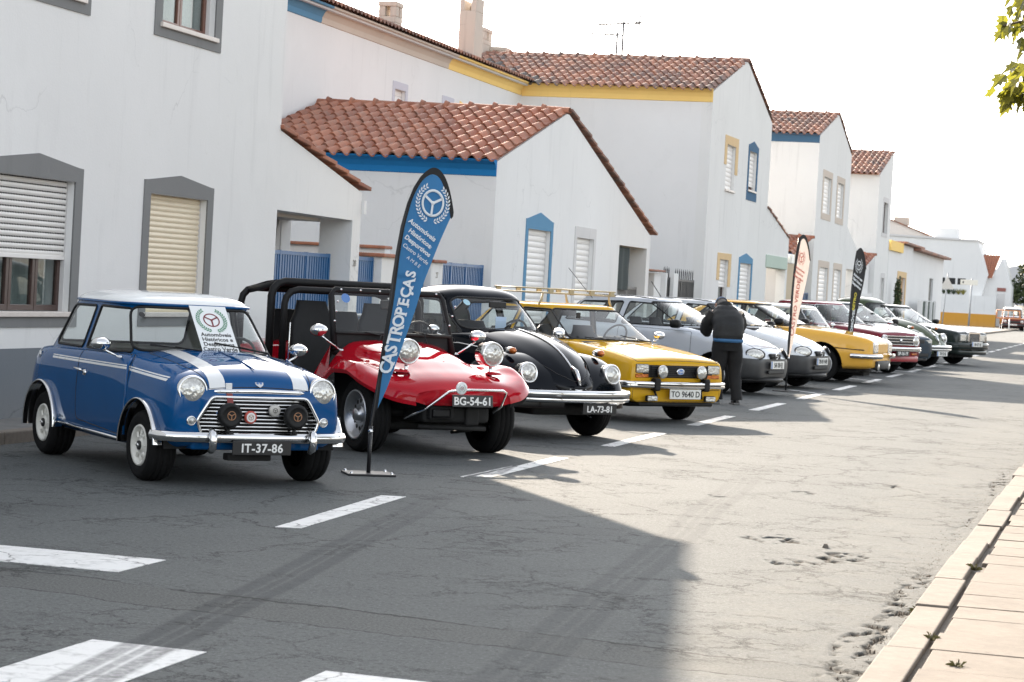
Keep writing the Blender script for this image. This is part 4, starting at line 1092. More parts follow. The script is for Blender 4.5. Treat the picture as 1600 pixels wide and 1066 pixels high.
# ------------------------------------------------------------------ car building
# local car space: x forward, y to the car's left, z up, origin on the ground midway between the axles
def loft(stations, per=5, sec=5, cap=True, warp=None, bulge=.2):
    """stations: (x, [(y, z), ...]) half sections from bottom centre to top centre -> closed bmesh"""
    xs = [s[0] for s in stations]; Mn = len(stations[0][1])
    q = []
    for a, b in zip(xs[:-1], xs[1:]):
        n = max(2, min(14, int(round((b - a) / .075)))) if per is None else per
        q += list(np.linspace(a, b, n, endpoint=False))
    q.append(xs[-1]); q = np.array(q)
    Yg = np.array([pchip(xs, [s[1][j][0] for s in stations], q) for j in range(Mn)]).T
    Zg = np.array([pchip(xs, [s[1][j][1] for s in stations], q) for j in range(Mn)]).T
    rings = []
    for i in range(len(q)):
        d = np.hypot(np.diff(Yg[i]), np.diff(Zg[i])); u = np.concatenate(([0], np.cumsum(np.maximum(d, 1e-4))))
        uq = np.concatenate([np.linspace(u[j], u[j + 1], sec, endpoint=False) for j in range(Mn - 1)] + [[u[-1]]])
        y = pchip(u, Yg[i], uq); z = pchip(u, Zg[i], uq)
        right = [(q[i], -yy, zz) for yy, zz in zip(y, z)]
        left = [(q[i], yy, zz) for yy, zz in zip(y, z)]
        rings.append(right + left[::-1][1:-1])
    if cap:
        def capr(ring, sgn):
            c = np.mean(np.array(ring), 0); out = []
            for k, bx in ((.82, .012), (.5, .03), (.15, .036)):
                out.append([(p[0] + sgn * bx * bulge, c[1] + (p[1] - c[1]) * k, c[2] + (p[2] - c[2]) * k) for p in ring])
            return out
        rings = capr(rings[0], -1)[::-1] + rings + capr(rings[-1], 1)
    if warp: rings = [[warp(*p) for p in r] for r in rings]
    bm = bmesh.new(); vs = [[bm.verts.new(p) for p in r] for r in rings]; n = len(rings[0])
    for i in range(len(rings) - 1):
        for k in range(n):
            l = (k + 1) % n
            try: bm.faces.new((vs[i][k], vs[i][l], vs[i + 1][l], vs[i + 1][k]))
            except ValueError: pass
    if cap:
        bm.faces.new(vs[0]); bm.faces.new(vs[-1][::-1])
    bmesh.ops.recalc_face_normals(bm, faces=bm.faces[:])
    for f in bm.faces: f.smooth = True
    return bm

def canopy(zb, ze, base, top, H, n=5, nt=4.0, m=3.0, levels=9, ang=96, bow=.0, zroof=None, nf=None):
    """greenhouse: base/top = (x rear, x front, half width); superelliptic plan, domed roof"""
    bm = bmesh.new(); rings = []
    def outline(xr, xf, w, e):
        xm = (xr + xf) / 2; a = (xf - xr) / 2; o = []
        for k in range(ang):
            t = 2 * PI * k / ang
            c, s = math.cos(t), math.sin(t)
            ee = e if (nf is None or c < 0) else nf
            o.append((xm + a * math.copysign(abs(c) ** (2 / ee), c), w * math.copysign(abs(s) ** (2 / ee), s)))
        return o
    for i in range(levels):
        t = i / (levels - 1)
        e = n + (nt - n) * t
        b = bow * math.sin(PI * t)
        o = outline(base[0] + (top[0] - base[0]) * t - b * .5, base[1] + (top[1] - base[1]) * t + b, base[2] + (top[2] - base[2]) * t + b * .6, e)
        rings.append([(x, y, zb + (ze - zb) * t) for x, y in o])
    xm = (top[0] + top[1]) / 2
    for k in (.995, .975, .94, .88, .78, .62, .42, .2, .06):
        z = ze + H * (1 - k ** m) ** (1 / m)
        o = outline(top[0], top[1], top[2], nt)
        rings.append([(xm + (x - xm) * k, y * k, z) for x, y in o])
    if zroof: rings = [[(x, y, z + zroof(x) * max(0, min(1, (z - zb) / (ze - zb)))) for x, y, z in r] for r in rings]
    vs = [[bm.verts.new(p) for p in r] for r in rings]; N_ = ang
    for i in range(len(rings) - 1):
        for k in range(N_):
            l = (k + 1) % N_
            bm.faces.new((vs[i][k], vs[i][l], vs[i + 1][l], vs[i + 1][k]))
    bm.faces.new(vs[-1])
    bmesh.ops.recalc_face_normals(bm, faces=bm.faces[:])
    for f in bm.faces: f.smooth = True
    return bm

def _inside(p, poly):
    x, y = p; c = False; j = len(poly) - 1
    for i in range(len(poly)):
        xi, yi = poly[i]; xj, yj = poly[j]
        if (yi > y) != (yj > y) and x < (xj - xi) * (y - yi) / (yj - yi) + xi: c = not c
        j = i
    return c
def cut(bm, poly, ax, cond, remove=True):
    """cut the outline poly (in the plane of the two axes ax) into bm; returns a new bmesh of the faces inside for which cond(centre, normal)"""
    a, b = ax; third = 3 - a - b
    mx = [min(p[0] for p in poly), max(p[0] for p in poly), min(p[1] for p in poly), max(p[1] for p in poly)]
    for i in range(len(poly)):
        p, q = poly[i], poly[(i + 1) % len(poly)]
        if math.hypot(q[0] - p[0], q[1] - p[1]) < 1e-6: continue
        x0, x1 = min(p[0], q[0]) - .001, max(p[0], q[0]) + .001; y0, y1 = min(p[1], q[1]) - .001, max(p[1], q[1]) + .001
        geo = []
        for f in bm.faces:
            us = [v.co[a] for v in f.verts]
            if max(us) < x0 or min(us) > x1: continue
            ws = [v.co[b] for v in f.verts]
            if max(ws) < y0 or min(ws) > y1: continue
            if not cond(f.calc_center_median(), f.normal): continue
            geo.append(f)
        if not geo: continue
        es = {e for f in geo for e in f.edges}; vs = {v for f in geo for v in f.verts}
        no = Vector((0, 0, 0)); no[a] = q[1] - p[1]; no[b] = -(q[0] - p[0])
        co = Vector((0, 0, 0)); co[a] = p[0]; co[b] = p[1]
        bmesh.ops.bisect_plane(bm, geom=list(vs) + list(es) + geo, dist=1e-5, plane_co=co, plane_no=no)
    bm.normal_update()
    ins = []
    for f in bm.faces:
        c = f.calc_center_median()
        u, w = c[a], c[b]
        if u < mx[0] or u > mx[1] or w < mx[2] or w > mx[3]: continue
        if cond(c, f.normal) and _inside((u, w), poly): ins.append(f)
    out = bmesh.new(); mp = {}
    for f in ins:
        vv = []
        for v in f.verts:
            if v not in mp: mp[v] = out.verts.new(v.co)
            vv.append(mp[v])
        nf = out.faces.new(vv); nf.smooth = True
    out.normal_update()
    if remove: bmesh.ops.delete(bm, geom=ins, context='FACES')
    return out
def loops_of(bm):
    adj = {}
    for e in bm.edges:
        if e.is_boundary:
            for v in e.verts: adj.setdefault(v, []).append(e.other_vert(v))
    seen = set(); res = []
    for v in adj:
        if v in seen: continue
        lp = [v]; seen.add(v); cur = v
        while True:
            nx = [w for w in adj[cur] if w not in seen]
            if not nx: break
            cur = nx[0]; seen.add(cur); lp.append(cur)
        if len(lp) > 4: res.append([p.co.copy() for p in lp])
    return res
def thin(pts, d):
    o = [pts[0]]
    for p in pts[1:]:
        if (p - o[-1]).length > d: o.append(p)
    return o
def trim(bm, r, name, m, parent, n=6, d=.015, flat=None):
    mb = MB()
    for lp in loops_of(bm):
        lp = thin(lp, d)
        if len(lp) > 4: mb.tube(lp, r, n, closed=True)
    return mb.obj(name, m, parent) if mb.v else None
def bm_obj(name, bm, m, parent):
    me = bpy.data.meshes.new(name)
    bm.to_mesh(me)
    for x in (m if isinstance(m, list) else [m]): me.materials.append(x)
    return link(name, me, parent)

# ---- car fittings
def wheel(parent, x, y, r, w, style, rimr, rim_m=None, steer=0, name='wheel'):
    """y: outer face; wheel axis +-Y"""
    side = 1 if y > 0 else -1
    mw = T(x, y, r) @ RZ(steer) @ (RZ(PI / 2) if side > 0 else RZ(-PI / 2))   # local +X points outwards
    mb = MB(); hw = w / 2
    sh = r - rimr
    prof = [(rimr - .005, -w + .01), (rimr + .01, -w), (rimr + sh * .6, -w - .006), (r - .018, -w + .01), (r - .006, -w + .03)]
    for g in (.28, .5, .72):
        prof += [(r, -w * (1 - g) - .014), (r, -w * (1 - g) - .006 - .002), (r - .007, -w * (1 - g) - .004), (r - .007, -w * (1 - g) + .004), (r, -w * (1 - g) + .006)]
    prof += [(r - .006, -.03), (r - .018, -.01), (rimr + sh * .62, .004), (rimr + sh * .5, .001), (rimr + sh * .2, .003), (rimr + .008, -.004), (rimr - .006, -.014)]
    mb.lathe(prof, 40)
    tw = mb.obj(name, RUBBER, parent, mw)
    m = rim_m or STEEL
    rm = MB()
    R0 = rimr
    if style == 'slot':            # white enamelled wheel, raised spokes
        rm.lathe([(R0, -.012), (R0 - .006, 0), (R0 - .02, -.004), (R0 - .03, -.035), (R0 - .045, -.05)], 36)
        rm.lathe([(R0 - .03, -.052), (R0 * .55, -.03), (R0 * .46, -.02), (R0 * .42, -.022), (.045, -.022), (.042, -.012), (0, -.012)], 36)
        for k in range(8):
            a = k * PI / 4
            rm.add([(-.022, math.cos(a - .13) * R0 * .45, math.sin(a - .13) * R0 * .45), (-.022, math.cos(a + .13) * R0 * .45, math.sin(a + .13) * R0 * .45),
                    (-.030, math.cos(a + .12) * (R0 - .03), math.sin(a + .12) * (R0 - .03)), (-.030, math.cos(a - .12) * (R0 - .03), math.sin(a - .12) * (R0 - .03)),
                    (-.012, math.cos(a) * R0 * .5, math.sin(a) * R0 * .5), (-.018, math.cos(a) * (R0 - .03), math.sin(a) * (R0 - .03))],
                   [(0, 4, 5, 3), (4, 1, 2, 5), (0, 1, 4), (3, 5, 2)])
        rim = rm.obj('rim', m, tw)
        MB().lathe([(.034, -.012), (.033, .0), (.02, .004), (0, .004)], 16).obj('hub_cap', INK, tw)
        MB().lathe([(.016, .004), (.015, .009), (0, .009)], 12).obj('cap_badge', CHROME, tw)
    elif style == 'modular':       # wide polished steel wheel with round holes
        rm.lathe([(R0, -.012), (R0 - .004, .002), (R0 - .02, -.002), (R0 - .028, -.03), (R0 - .05, -.045), (R0 - .055, -.075), (R0 * .70, -.085)], 40)
        rm.lathe([(R0 * .72, -.085), (R0 * .66, -.062), (R0 * .42, -.055), (R0 * .36, -.06), (.062, -.06), (.058, -.012), (.05, -.002), (0, -.002)], 40)
        rim = rm.obj('rim', m, tw)
        hm = MB()
        for k in range(12):
            a = k * PI / 6
            hm.lathe([(.021, -.0565), (.018, -.0555), (.0, -.0555)], 10, T(0, math.cos(a) * R0 * .55, math.sin(a) * R0 * .55))
        hm.obj('wheel_hole', INK, tw)
    elif style == 'spoke':         # five spoke cast alloy
        rm.lathe([(R0, -.012), (R0 - .006, .0), (R0 - .022, -.006), (R0 - .03, -.05), (R0 - .03, -.09)], 36)
        rm.lathe([(R0 - .03, -.10), (0, -.10)], 24)
        for k in range(5):
            a = k * 2 * PI / 5 + .2
            for s0, s1, x0, x1 in ((.05, R0 - .02, -.02, -.012),):
                w0, w1 = .24, .13
                P = lambda rr, da, xx: (xx, math.cos(a + da) * rr, math.sin(a + da) * rr)
                rm.add([P(.035, -.8, -.02), P(.035, .8, -.02), P(R0 - .025, w1, -.014), P(R0 - .025, -w1, -.014), P(.035, -.8, -.07), P(.035, .8, -.07), P(R0 - .025, w1, -.06), P(R0 - .025, -w1, -.06)],
                       [(0, 1, 2, 3), (0, 4, 5, 1), (1, 5, 6, 2), (2, 6, 7, 3), (3, 7, 4, 0)])
        rm.lathe([(.05, -.03), (.045, -.008), (0, -.006)], 20)
        rim = rm.obj('rim', m, tw)
    else:                          # plain pressed steel with hub cap
        rm.lathe([(R0, -.012), (R0 - .006, 0), (R0 - .02, -.006), (R0 - .03, -.04), (R0 * .62, -.05), (R0 * .56, -.028), (.05, -.03)], 32)
        rim = rm.obj('rim', m, tw)
        MB().lathe([(R0 * .52, -.03), (R0 * .48, -.012), (R0 * .25, .002), (0, .004)], 24).obj('hub_cap', CHROME if style == 'cap' else m, tw)
    return tw
def headlight(parent, x, y, z, r, yaw=0, tilt=0, bez=.022, depth=.05, lens=None, name='headlight', bezm=None):
    mw = T(x, y, z) @ RZ(yaw) @ RY(-tilt)
    b = MB().lathe([(r * .8, -depth), (r + bez * .6, -depth), (r + bez, -.018), (r + bez * .8, .006), (r + bez * .35, .014), (r, .010), (r - .004, .0)], 32).obj(name, bezm or CHROME, parent, mw)
    MB().lathe([(r, .002), (r * .9, .014), (r * .6, .028), (r * .3, .034), (0, .036)], 28).obj('lens', lens or LENS, b)
    return b
def plate(parent, x, y, z, w, h, text, black=True, tilt=0, size=None, yaw=0, blue=False, name='number_plate', spacing=1.0):
    mw = T(x, y, z) @ RZ(yaw) @ RY(-tilt)
    p = MB().bbox(-.006, .004, -w / 2, w / 2, -h / 2, h / 2, .003).obj(name, PLATEBLACK if black else PLATEWHITE, parent, mw)
    m = LETTERWHITE if black else INK
    sz = size or h * .86
    link('lettering', text_mesh(text, sz, .0022 * sz / .1 if black else .001, .0012, spacing, m), p, Matrix(((0, 0, 1, .006), (1, 0, 0, .02 if blue else 0), (0, 1, 0, -.004), (0, 0, 0, 1))))
    if blue: MB().box(.003, .0052, -w / 2 + .003, -w / 2 + .045, -h / 2 + .003, h / 2 - .003).obj('blue_strip', EUBLUE, p)
    return p
def mirror(parent, x, y, z, side, m, stalk=True, base=None, w=.13, h=.09):
    mb = MB()
    mb.lathe([(0, .05), (h * .3, .045), (h * .5, .02), (h * .56, -.005), (h * .54, -.03), (h * .5, -.035)], 20, T(x, y, z) @ Matrix.Diagonal((1, w / h, 1, 1)))
    if stalk:
        bx = base or (x - .01, y - side * .10, z - .12)
        mb.tube([(x, y - side * .01, z - h * .4), ((x + bx[0]) / 2, (y + bx[1]) / 2 + side * .02, (z + bx[2]) / 2 - .01), bx], .009, 6)
        mb.lathe([(.022, 0), (.018, .012), (0, .014)], 12, T(*bx) @ RY(-PI / 2))
    o = mb.obj('wing_mirror', m, parent)
    MB().lathe([(h * .48, 0), (0, 0)], 20, T(x - .034, y, z) @ Matrix.Diagonal((1, w / h, 1, 1))).obj('mirror_glass', STEEL, o)
    return o
def seat(parent, x, y, z, m, w=.46, h=.62, head=False, rake=.25, d=.46):
    mb = MB()
    mb.bbox(-d * .5, d * .5, -w / 2, w / 2, 0, .14, .05)
    o = mb.obj('seat', m, parent, T(x, y, z))
    rows = []
    for i in range(9):
        t = i / 8
        ww = w / 2 * (1 - .25 * t ** 4 - (.15 if head and t > .75 else 0)); th = .07 * (1 - .4 * t)
        r = []
        for k in range(14):
            a = 2 * PI * k / 14
            r.append((-d * .45 - rake * h * t + th * math.copysign(abs(math.cos(a)) ** .6, math.cos(a)), ww * math.copysign(abs(math.sin(a)) ** .6, math.sin(a)), .06 + h * t))
        rows.append(r)
    b = MB(); b.grid(rows, closed=True); b.add(rows[-1], [tuple(range(14))], 0, True)
    b.obj('backrest', m, o)
    return o
def steering_wheel(parent, x, y, z, r=.19, tilt=.5, m=None):
    mb = MB(); mw = T(x, y, z) @ RY(tilt)
    mb.tube([mw @ Vector((0, r * math.cos(a), r * math.sin(a))) for a in np.linspace(0, 2 * PI, 25)[:-1]], .012, 6, closed=True)
    for a in (PI / 2 * 0, PI, -PI / 2): mb.tube([mw @ Vector((.02, 0, 0)), mw @ Vector((0, r * math.cos(a), r * math.sin(a)))], .010, 5)
    mb.tube([mw @ Vector((.0, 0, 0)), mw @ Vector((.35, 0, -.02))], .02, 6)
    return mb.obj('steering_wheel', m or INK, parent)
def wiper(parent, p0, p1, p2, m=None):
    """p0 pivot, p1..p2 blade ends"""
    mb = MB(); p0, p1, p2 = Vector(p0), Vector(p1), Vector(p2)
    mid = (p1 + p2) / 2
    mb.tube([p0, mid + Vector((.012, 0, .006))], .006, 5, rs=[.009, .004]); mb.tube([p1, p2], .006, 5)
    return mb.obj('wiper', m or BLACKPL, parent)
def interior(parent, x0, x1, w, z0, zd, seats, sm, driver=-1, swx=None, dash=True, swz=None, swr=.18):
    MB().box(x0, x1 + .25, -w + .03, w - .03, z0 - .02, z0).obj('floor', UNDER, parent)
    if dash:
        MB().bbox(x1 - .12, x1 + .22, -w + .06, w - .06, zd - .22, zd - .015, .05).obj('dashboard', DASH, parent)
    for (x, y, ww, h, hd) in seats: seat(parent, x, y, z0 + .12, sm, ww, h, hd)
    steering_wheel(parent, swx if swx is not None else x1 - .28, .32, swz if swz is not None else zd - .02, swr)
def well(parent, x, w, r, R0, yi=.34):
    mb = MB()
    for s in (-1, 1):
        rows = []
        for yy in (s * (w - .015), s * yi):
            rows.append([(x + R0 * math.cos(a), yy, r + R0 * math.sin(a)) for a in np.linspace(.02, PI - .02, 20)])
        mb.grid(rows); mb.add(rows[1], [tuple(range(20))])
    return mb.obj('wheel_housing', UNDER, parent, fix=False)
def bar_path(pts, sect, m, name, parent, closed=False):
    """sweep a 2D section (u outward, v up) along a path in plan"""
    mb = MB(); rows = []
    P = [Vector(p) for p in pts]
    for i, p in enumerate(P):
        t = (P[min(i + 1, len(P) - 1)] - P[max(i - 1, 0)]); t.z = 0; t.normalize()
        o = Vector((t.y, -t.x, 0))
        rows.append([(p.x + o.x * u, p.y + o.y * u, p.z + v) for u, v in sect])
    mb.grid(rows, closed=True)
    mb.add(rows[0], [tuple(range(len(sect)))]); mb.add(rows[-1], [tuple(range(len(sect)))])
    return mb.obj(name, m, parent)
def round_sect(d, h, n=10):
    return [(d * math.cos(2 * PI * k / n) * (1 if abs(math.cos(2 * PI * k / n)) > .5 else 1), h / 2 * math.sin(2 * PI * k / n)) for k in range(n)]
def st(x, zf, ws, wm, zm, wsh, zsh, wt, zt, zc):
    """half section of a car body"""
    cr = lambda f: zt + (zc - zt) * (1 - f * f)
    return (x, [(0, zf), (ws * .86, zf), (ws, zf + .05), (wm, zm), (wsh, zsh), (wt, zt), (wt * .66, cr(.66)), (wt * .33, cr(.33)), (0, zc)])
def body_shell(c, stations, open_poly, arches, halfw, m, warp=None, doors=(), hood=None, gap=.0035, extra=None, keep=.30, doorm=None):
    """tub with wheel arches, cabin opening, doors, bonnet; returns the body object"""
    bm = loft(stations, None, 5, True, warp)
    for x, r, R0 in arches:
        poly = [(x + R0 * math.cos(a), r + R0 * math.sin(a)) for a in np.linspace(0, 2 * PI, 37)[:-1]]
        cut(bm, poly, (0, 2), lambda q, n: abs(q.y) > keep).free()
    if open_poly: cut(bm, open_poly, (0, 1), lambda q, n: n.z > .5 and q.z > .55).free()
    out = []
    for poly in doors:
        for s in (-1, 1):
            d = cut(bm, poly, (0, 2), lambda q, n, s=s: s * q.y > keep)
            if len(d.faces): out.append(('door', d, s))
    if hood:
        d = cut(bm, hood, (0, 1), lambda q, n: n.z > .25 and q.z > .5)
        if len(d.faces): out.append(('bonnet', d, 0))
    if extra:
        for nm, poly, ax, cond, mm in extra:
            d = cut(bm, poly, ax, cond)
            if len(d.faces): bm_obj(nm, d, mm, c); trim(d, gap * .8, 'panel_gap', INK, c, 4)
    body = bm_obj('body', bm, m, c)
    res = {'body': body}
    for nm, d, s in out:
        o = bm_obj(nm, d, doorm or m, c)
        trim(d, gap, 'panel_gap', INK, o, 4)
        res[nm + ('_r' if s < 0 else '_l' if s > 0 else '')] = o
    return res
def cabin(c, gh, m, windows, seal=(INK, .009), glass=None, roof=None, chrome=None):
    """greenhouse shell with cut windows; windows: (name, poly, axes, cond)"""
    bm = gh
    for nm, poly, ax, cond in windows:
        g = cut(bm, poly, ax, cond)
        if not len(g.faces): continue
        o = bm_obj(nm, g, glass or GLASS, c)
        trim(g, seal[1], 'seal', seal[0], o, 6)
        if chrome: trim(g, chrome, 'chrome_strip', CHROME, o, 5)
    if roof:
        z, rm = roof
        big = [(-5, z), (5, z), (5, 9), (-5, 9)]
        d = cut(bm, big, (0, 2), lambda q, n: True)
        bm_obj('roof', d, rm, c)
    return bm_obj('cabin_shell', bm, m, c)
FRONT = lambda q, n: n.x > .25
REAR = lambda q, n: n.x < -.2
RIGHT = lambda q, n: q.y < 0 and n.y < -.35
LEFT = lambda q, n: q.y > 0 and n.y > .35

# ------------------------------------------------------------------ the parked cars
P_BLUE = paint('deep_blue_paint', (.0, .068, .215)); P_WHITE = paint('white_car_paint', (.86, .87, .86))
P_RED = paint('red_gelcoat', (.40, .006, .016), liner=(.02, .02, .02)); P_BLACK = paint('blue_black_paint', (.002, .0035, .0065), ior=1.27)
P_YEL = paint('yellow_car_paint', (.66, .37, .018)); P_SILV = paint('silver_paint', (.52, .55, .59), .35); P_SILV2 = paint('white_silver_paint', (.62, .65, .68), .15)
P_ORNG = paint('warm_yellow_paint', (.78, .43, .07)); P_CREAM = paint('cream_paint', (.55, .50, .38)); P_BURG = paint('burgundy_paint', (.17, .004, .016))
P_BLUEGREY = paint('dark_blue_grey_paint', (.03, .05, .07)); P_GREEN = paint('olive_green_paint', (.055, .075, .035)); P_DARK = paint('dark_green_black_paint', (.018, .026, .024))
P_VAN = paint('dark_red_van_paint', (.12, .02, .02))
DECAL_WHITE = M('white_stripe', (.74, .75, .75), .3, coat=.8, var=.03)
COPPER = M('copper_ink', (.38, .20, .11), .5, .5)
REDENAMEL = M('red_enamel', (.45, .06, .04), .4); GREYENAMEL = M('grey_enamel', (.45, .44, .42), .4, .3)
LEATHERRED = M('red_leather', (.22, .04, .035), .6)
CARDWHITE = M('white_card', (.78, .80, .80), .6, var=.02)
GREENINK = M('green_ink', (.03, .22, .10), .6); MAROON = M('maroon_ink', (.20, .03, .04), .6)
GROUP = 'classic cars parked in the angled row'

def decal(bm, poly, ax, cond, m, name, parent, off=.0016):
    d = cut(bm, poly, ax, cond, False)
    for v in d.verts: v.co += v.normal * off
    if len(d.faces): return bm_obj(name, d, m, parent)
def emblem(mb, mw, r, ring=.16, spokes=3, m=0, rot=-PI / 2):
    """three spoke wheel motif, flat in local YZ, facing +X"""
    n = 24
    rows = [[mw @ Vector((x, k * math.cos(2 * PI * i / n), k * math.sin(2 * PI * i / n))) for i in range(n)] for x, k in ((0, r * (1 - ring)), (.0015, r * (1 - ring)), (.0015, r), (0, r))]
    mb.grid(rows, m, closed=True)
    for k in range(spokes):
        a = rot + k * 2 * PI / spokes; c, s = math.cos(a), math.sin(a); w = r * .09
        mb.add([mw @ Vector((.0015, r * .08 * c - w * s, r * .08 * s + w * c)), mw @ Vector((.0015, r * .08 * c + w * s, r * .08 * s - w * c)), mw @ Vector((.0015, r * .92 * c + w * s, r * .92 * s - w * c)), mw @ Vector((.0015, r * .92 * c - w * s, r * .92 * s + w * c))], [(0, 1, 2, 3)], m)
    mb.lathe([(r * .16, 0), (r * .14, .003), (0, .003)], 10, mw, m)
def laurel(mb, mw, r, m=0, n=13, leaf=.2):
    for s in (-1, 1):
        for k in range(n):
            a = -PI / 2 + s * (.22 + k * (2.45 / n)); da = s * .10
            for io in (-1, 1):
                ba = Vector((.0015, r * math.cos(a), r * math.sin(a)))
                tip = Vector((.0015, r * (1 + io * .15) * math.cos(a + da * 1.9), r * (1 + io * .15) * math.sin(a + da * 1.9)))
                t = tip - ba; sd = Vector((0, -t.z, t.y)) * .22
                md = ba + t * .55
                mb.add([mw @ ba, mw @ (md + sd), mw @ tip, mw @ (md - sd)], [(0, 1, 2, 3)], m)

# ---- little blue saloon ------------------------------------------------------
def blue_mini():
    c = thing('parked_car', 'small deep blue two door classic car with white roof and bonnet stripes', 'car', (-7.03, 16.235, 0), R(-43.5), GROUP)
    S = [st(-1.50, .34, .46, .50, .5, .47, .66, .40, .73, .76), st(-1.46, .30, .58, .61, .5, .58, .68, .52, .80, .84), st(-1.36, .27, .655, .68, .5, .655, .72, .60, .83, .87),
         st(-1.1, .24, .675, .70, .5, .685, .76, .635, .85, .89), st(-.6, .23, .68, .705, .5, .69, .78, .645, .86, .90), st(0, .22, .68, .705, .5, .69, .79, .645, .87, .91),
         st(.5, .22, .68, .705, .5, .685, .79, .63, .87, .935), st(.66, .22, .68, .705, .5, .68, .775, .60, .862, .93), st(.9, .23, .675, .70, .5, .675, .75, .585, .84, .905), st(1.12, .24, .665, .695, .5, .665, .73, .57, .815, .875),
         st(1.30, .26, .65, .685, .48, .655, .71, .555, .785, .838), st(1.40, .28, .63, .665, .47, .64, .69, .53, .752, .80), st(1.45, .30, .60, .635, .46, .615, .66, .50, .715, .758), st(1.468, .315, .57, .60, .46, .58, .635, .46, .68, .715)]
    bm = loft(S, None, 5, bulge=1)
    for x in (-1.018, 1.018):
        cut(bm, [(x + .335 * math.cos(a), .25 + .335 * math.sin(a)) for a in np.linspace(0, 2 * PI, 37)[:-1]], (0, 2), lambda q, n: abs(q.y) > .3).free()
    cut(bm, rrect(-1.2, .55, -.60, .60, .1), (0, 1), lambda q, n: n.z > .5 and q.z > .7).free()
    for s in (-1, 1):
        y0, y1 = sorted((s * .265, s * .385))
        decal(bm, [(.55, y0), (1.47, y0), (1.47, y1), (.55, y1)], (0, 1), lambda q, n: n.z > .2 and q.z > .68, DECAL_WHITE, 'bonnet_stripe', c)
        for z0, w in ((.0, .016), (.022, .008)):
            decal(bm, [(-.88, .772 + z0), (.62, .772 + z0), (1.30, .728 + z0), (1.30, .728 + z0 + w), (.62, .772 + z0 + w), (-.88, .772 + z0 + w)], (0, 2), lambda q, n: s * q.y > .4, DECAL_WHITE, 'side_stripe', c)
    gp = rpoly([(-.37, .637), (-.475, .47), (-.43, .355), (.43, .355), (.475, .47), (.37, .637)], .03, 3)
    g = cut(bm, gp, (1, 2), lambda q, n: n.x > .3 and q.x > 1.3)
    gr = bm_obj('grille', g, UNDER, c); trim(g, .012, 'grille_surround', CHROME, gr, 8)
    for v in gr.data.vertices: v.co.x -= .035
    for i in range(10):
        z = .378 + i * .0262
        hw = .44 + (z - .355) / (.47 - .355) * .03 if z < .47 else .475 - (z - .47) / (.637 - .47) * .105
        MB().tube([(1.475, -hw, z), (1.497, -hw * .5, z), (1.503, 0, z), (1.497, hw * .5, z), (1.475, hw, z)], .0068, 6).obj('slat', CHROME, gr)
    MB().tube([(1.44, -.40, .668), (1.475, -.3, .676), (1.488, 0, .682), (1.475, .3, .676), (1.44, .40, .668)], .018, 8).obj('bonnet_edge_trim', CHROME, c)
    door = rpoly([(-.30, .80), (-.30, .34), (.62, .29), (.70, .36), (.70, .80), (.62, .875), (-.30, .868)], .05, 4)
    parts = []
    for s in (-1, 1): parts.append((s, cut(bm, door, (0, 2), lambda q, n, s=s: s * q.y > .3)))
    hd = cut(bm, rpoly([(.60, -.50), (1.20, -.46), (1.47, -.40), (1.47, .40), (1.20, .46), (.60, .50)], .03, 3), (0, 1), lambda q, n: n.z > .35 and q.z > .6)
    bm_obj('body', bm, P_BLUE, c)
    for s, d in parts:
        o = bm_obj('door', d, P_BLUE, c); trim(d, .0035, 'panel_gap', INK, o, 4)
        y = s * .705
        MB().tube([(-.17, y, .715), (-.17, y + s * .03, .72), (-.27, y + s * .032, .728)], .010, 6, rs=[.016, .011, .007]).obj('door_handle', CHROME, o)
        MB().lathe([(.024, 0), (.02, .012), (0, .014)], 14, T(-.14, y - s * .005, .70) @ RZ(s * PI / 2)).obj('lock', CHROME, o)
    o = bm_obj('bonnet', hd, P_BLUE, c); trim(hd, .0035, 'panel_gap', INK, o, 4)
    MB().tube([(.72, 0, .93), (1.0, 0, .898), (1.24, 0, .855), (1.36, 0, .83)], .006, 6, rs=[.004, .007, .007, .003]).obj('bonnet_ridge', P_BLUE, c)
    # cabin
    gh = canopy(.85, 1.235, (-1.27, .63, .645), (-.98, .235, .545), .105, n=6.5, nt=5, m=2.6, nf=4.2)
    wsp = rpoly([(-.555, .905), (.555, .905), (.475, 1.222), (-.475, 1.222)], .07)
    W = [('windscreen', wsp, (1, 2), lambda q, n: n.x > .25 and q.x > -.2), ('rear_window', rpoly([(-.53, .90), (.53, .90), (.48, 1.205), (-.48, 1.205)], .06), (1, 2), REAR)]
    for cd in (RIGHT, LEFT):
        W += [('door_glass', rpoly([(-.29, .885), (.43, .885), (.20, 1.205), (-.235, 1.21)], [.02, .03, .05, .02]), (0, 2), cd),
              ('quarter_glass', rpoly([(-.96, .885), (-.375, .885), (-.325, 1.205), (-.83, 1.20)], [.06, .03, .03, .07]), (0, 2), cd)]
    cabin(c, gh, P_BLUE, W, (BLACKPL, .011), None, (1.242, P_WHITE))
    gut = [Vector((-.375 + .61 * math.copysign(abs(math.cos(t)) ** .4, math.cos(t)), .552 * math.copysign(abs(math.sin(t)) ** .4, math.sin(t)), 1.243)) for t in np.linspace(0, 2 * PI, 97)[:-1]]
    MB().tube(gut, .011, 6, closed=True).obj('roof_gutter', P_BLUE, c)
    for s in (-1, 1):                                                   # body seams by the doors
        MB().tube([(.69, s * .700, .30), (.70, s * .706, .55), (.69, s * .69, .80), (.60, s * .615, .875)], .009, 6).obj('body_seam', P_BLUE, c)
    interior(c, -1.0, .62, .64, .25, .875, [(.0, -.30, .46, .40, False), (.0, .30, .46, .40, False), (-.75, 0, 1.1, .34, False)], SEATCLOTH, swx=.28, swz=.86)
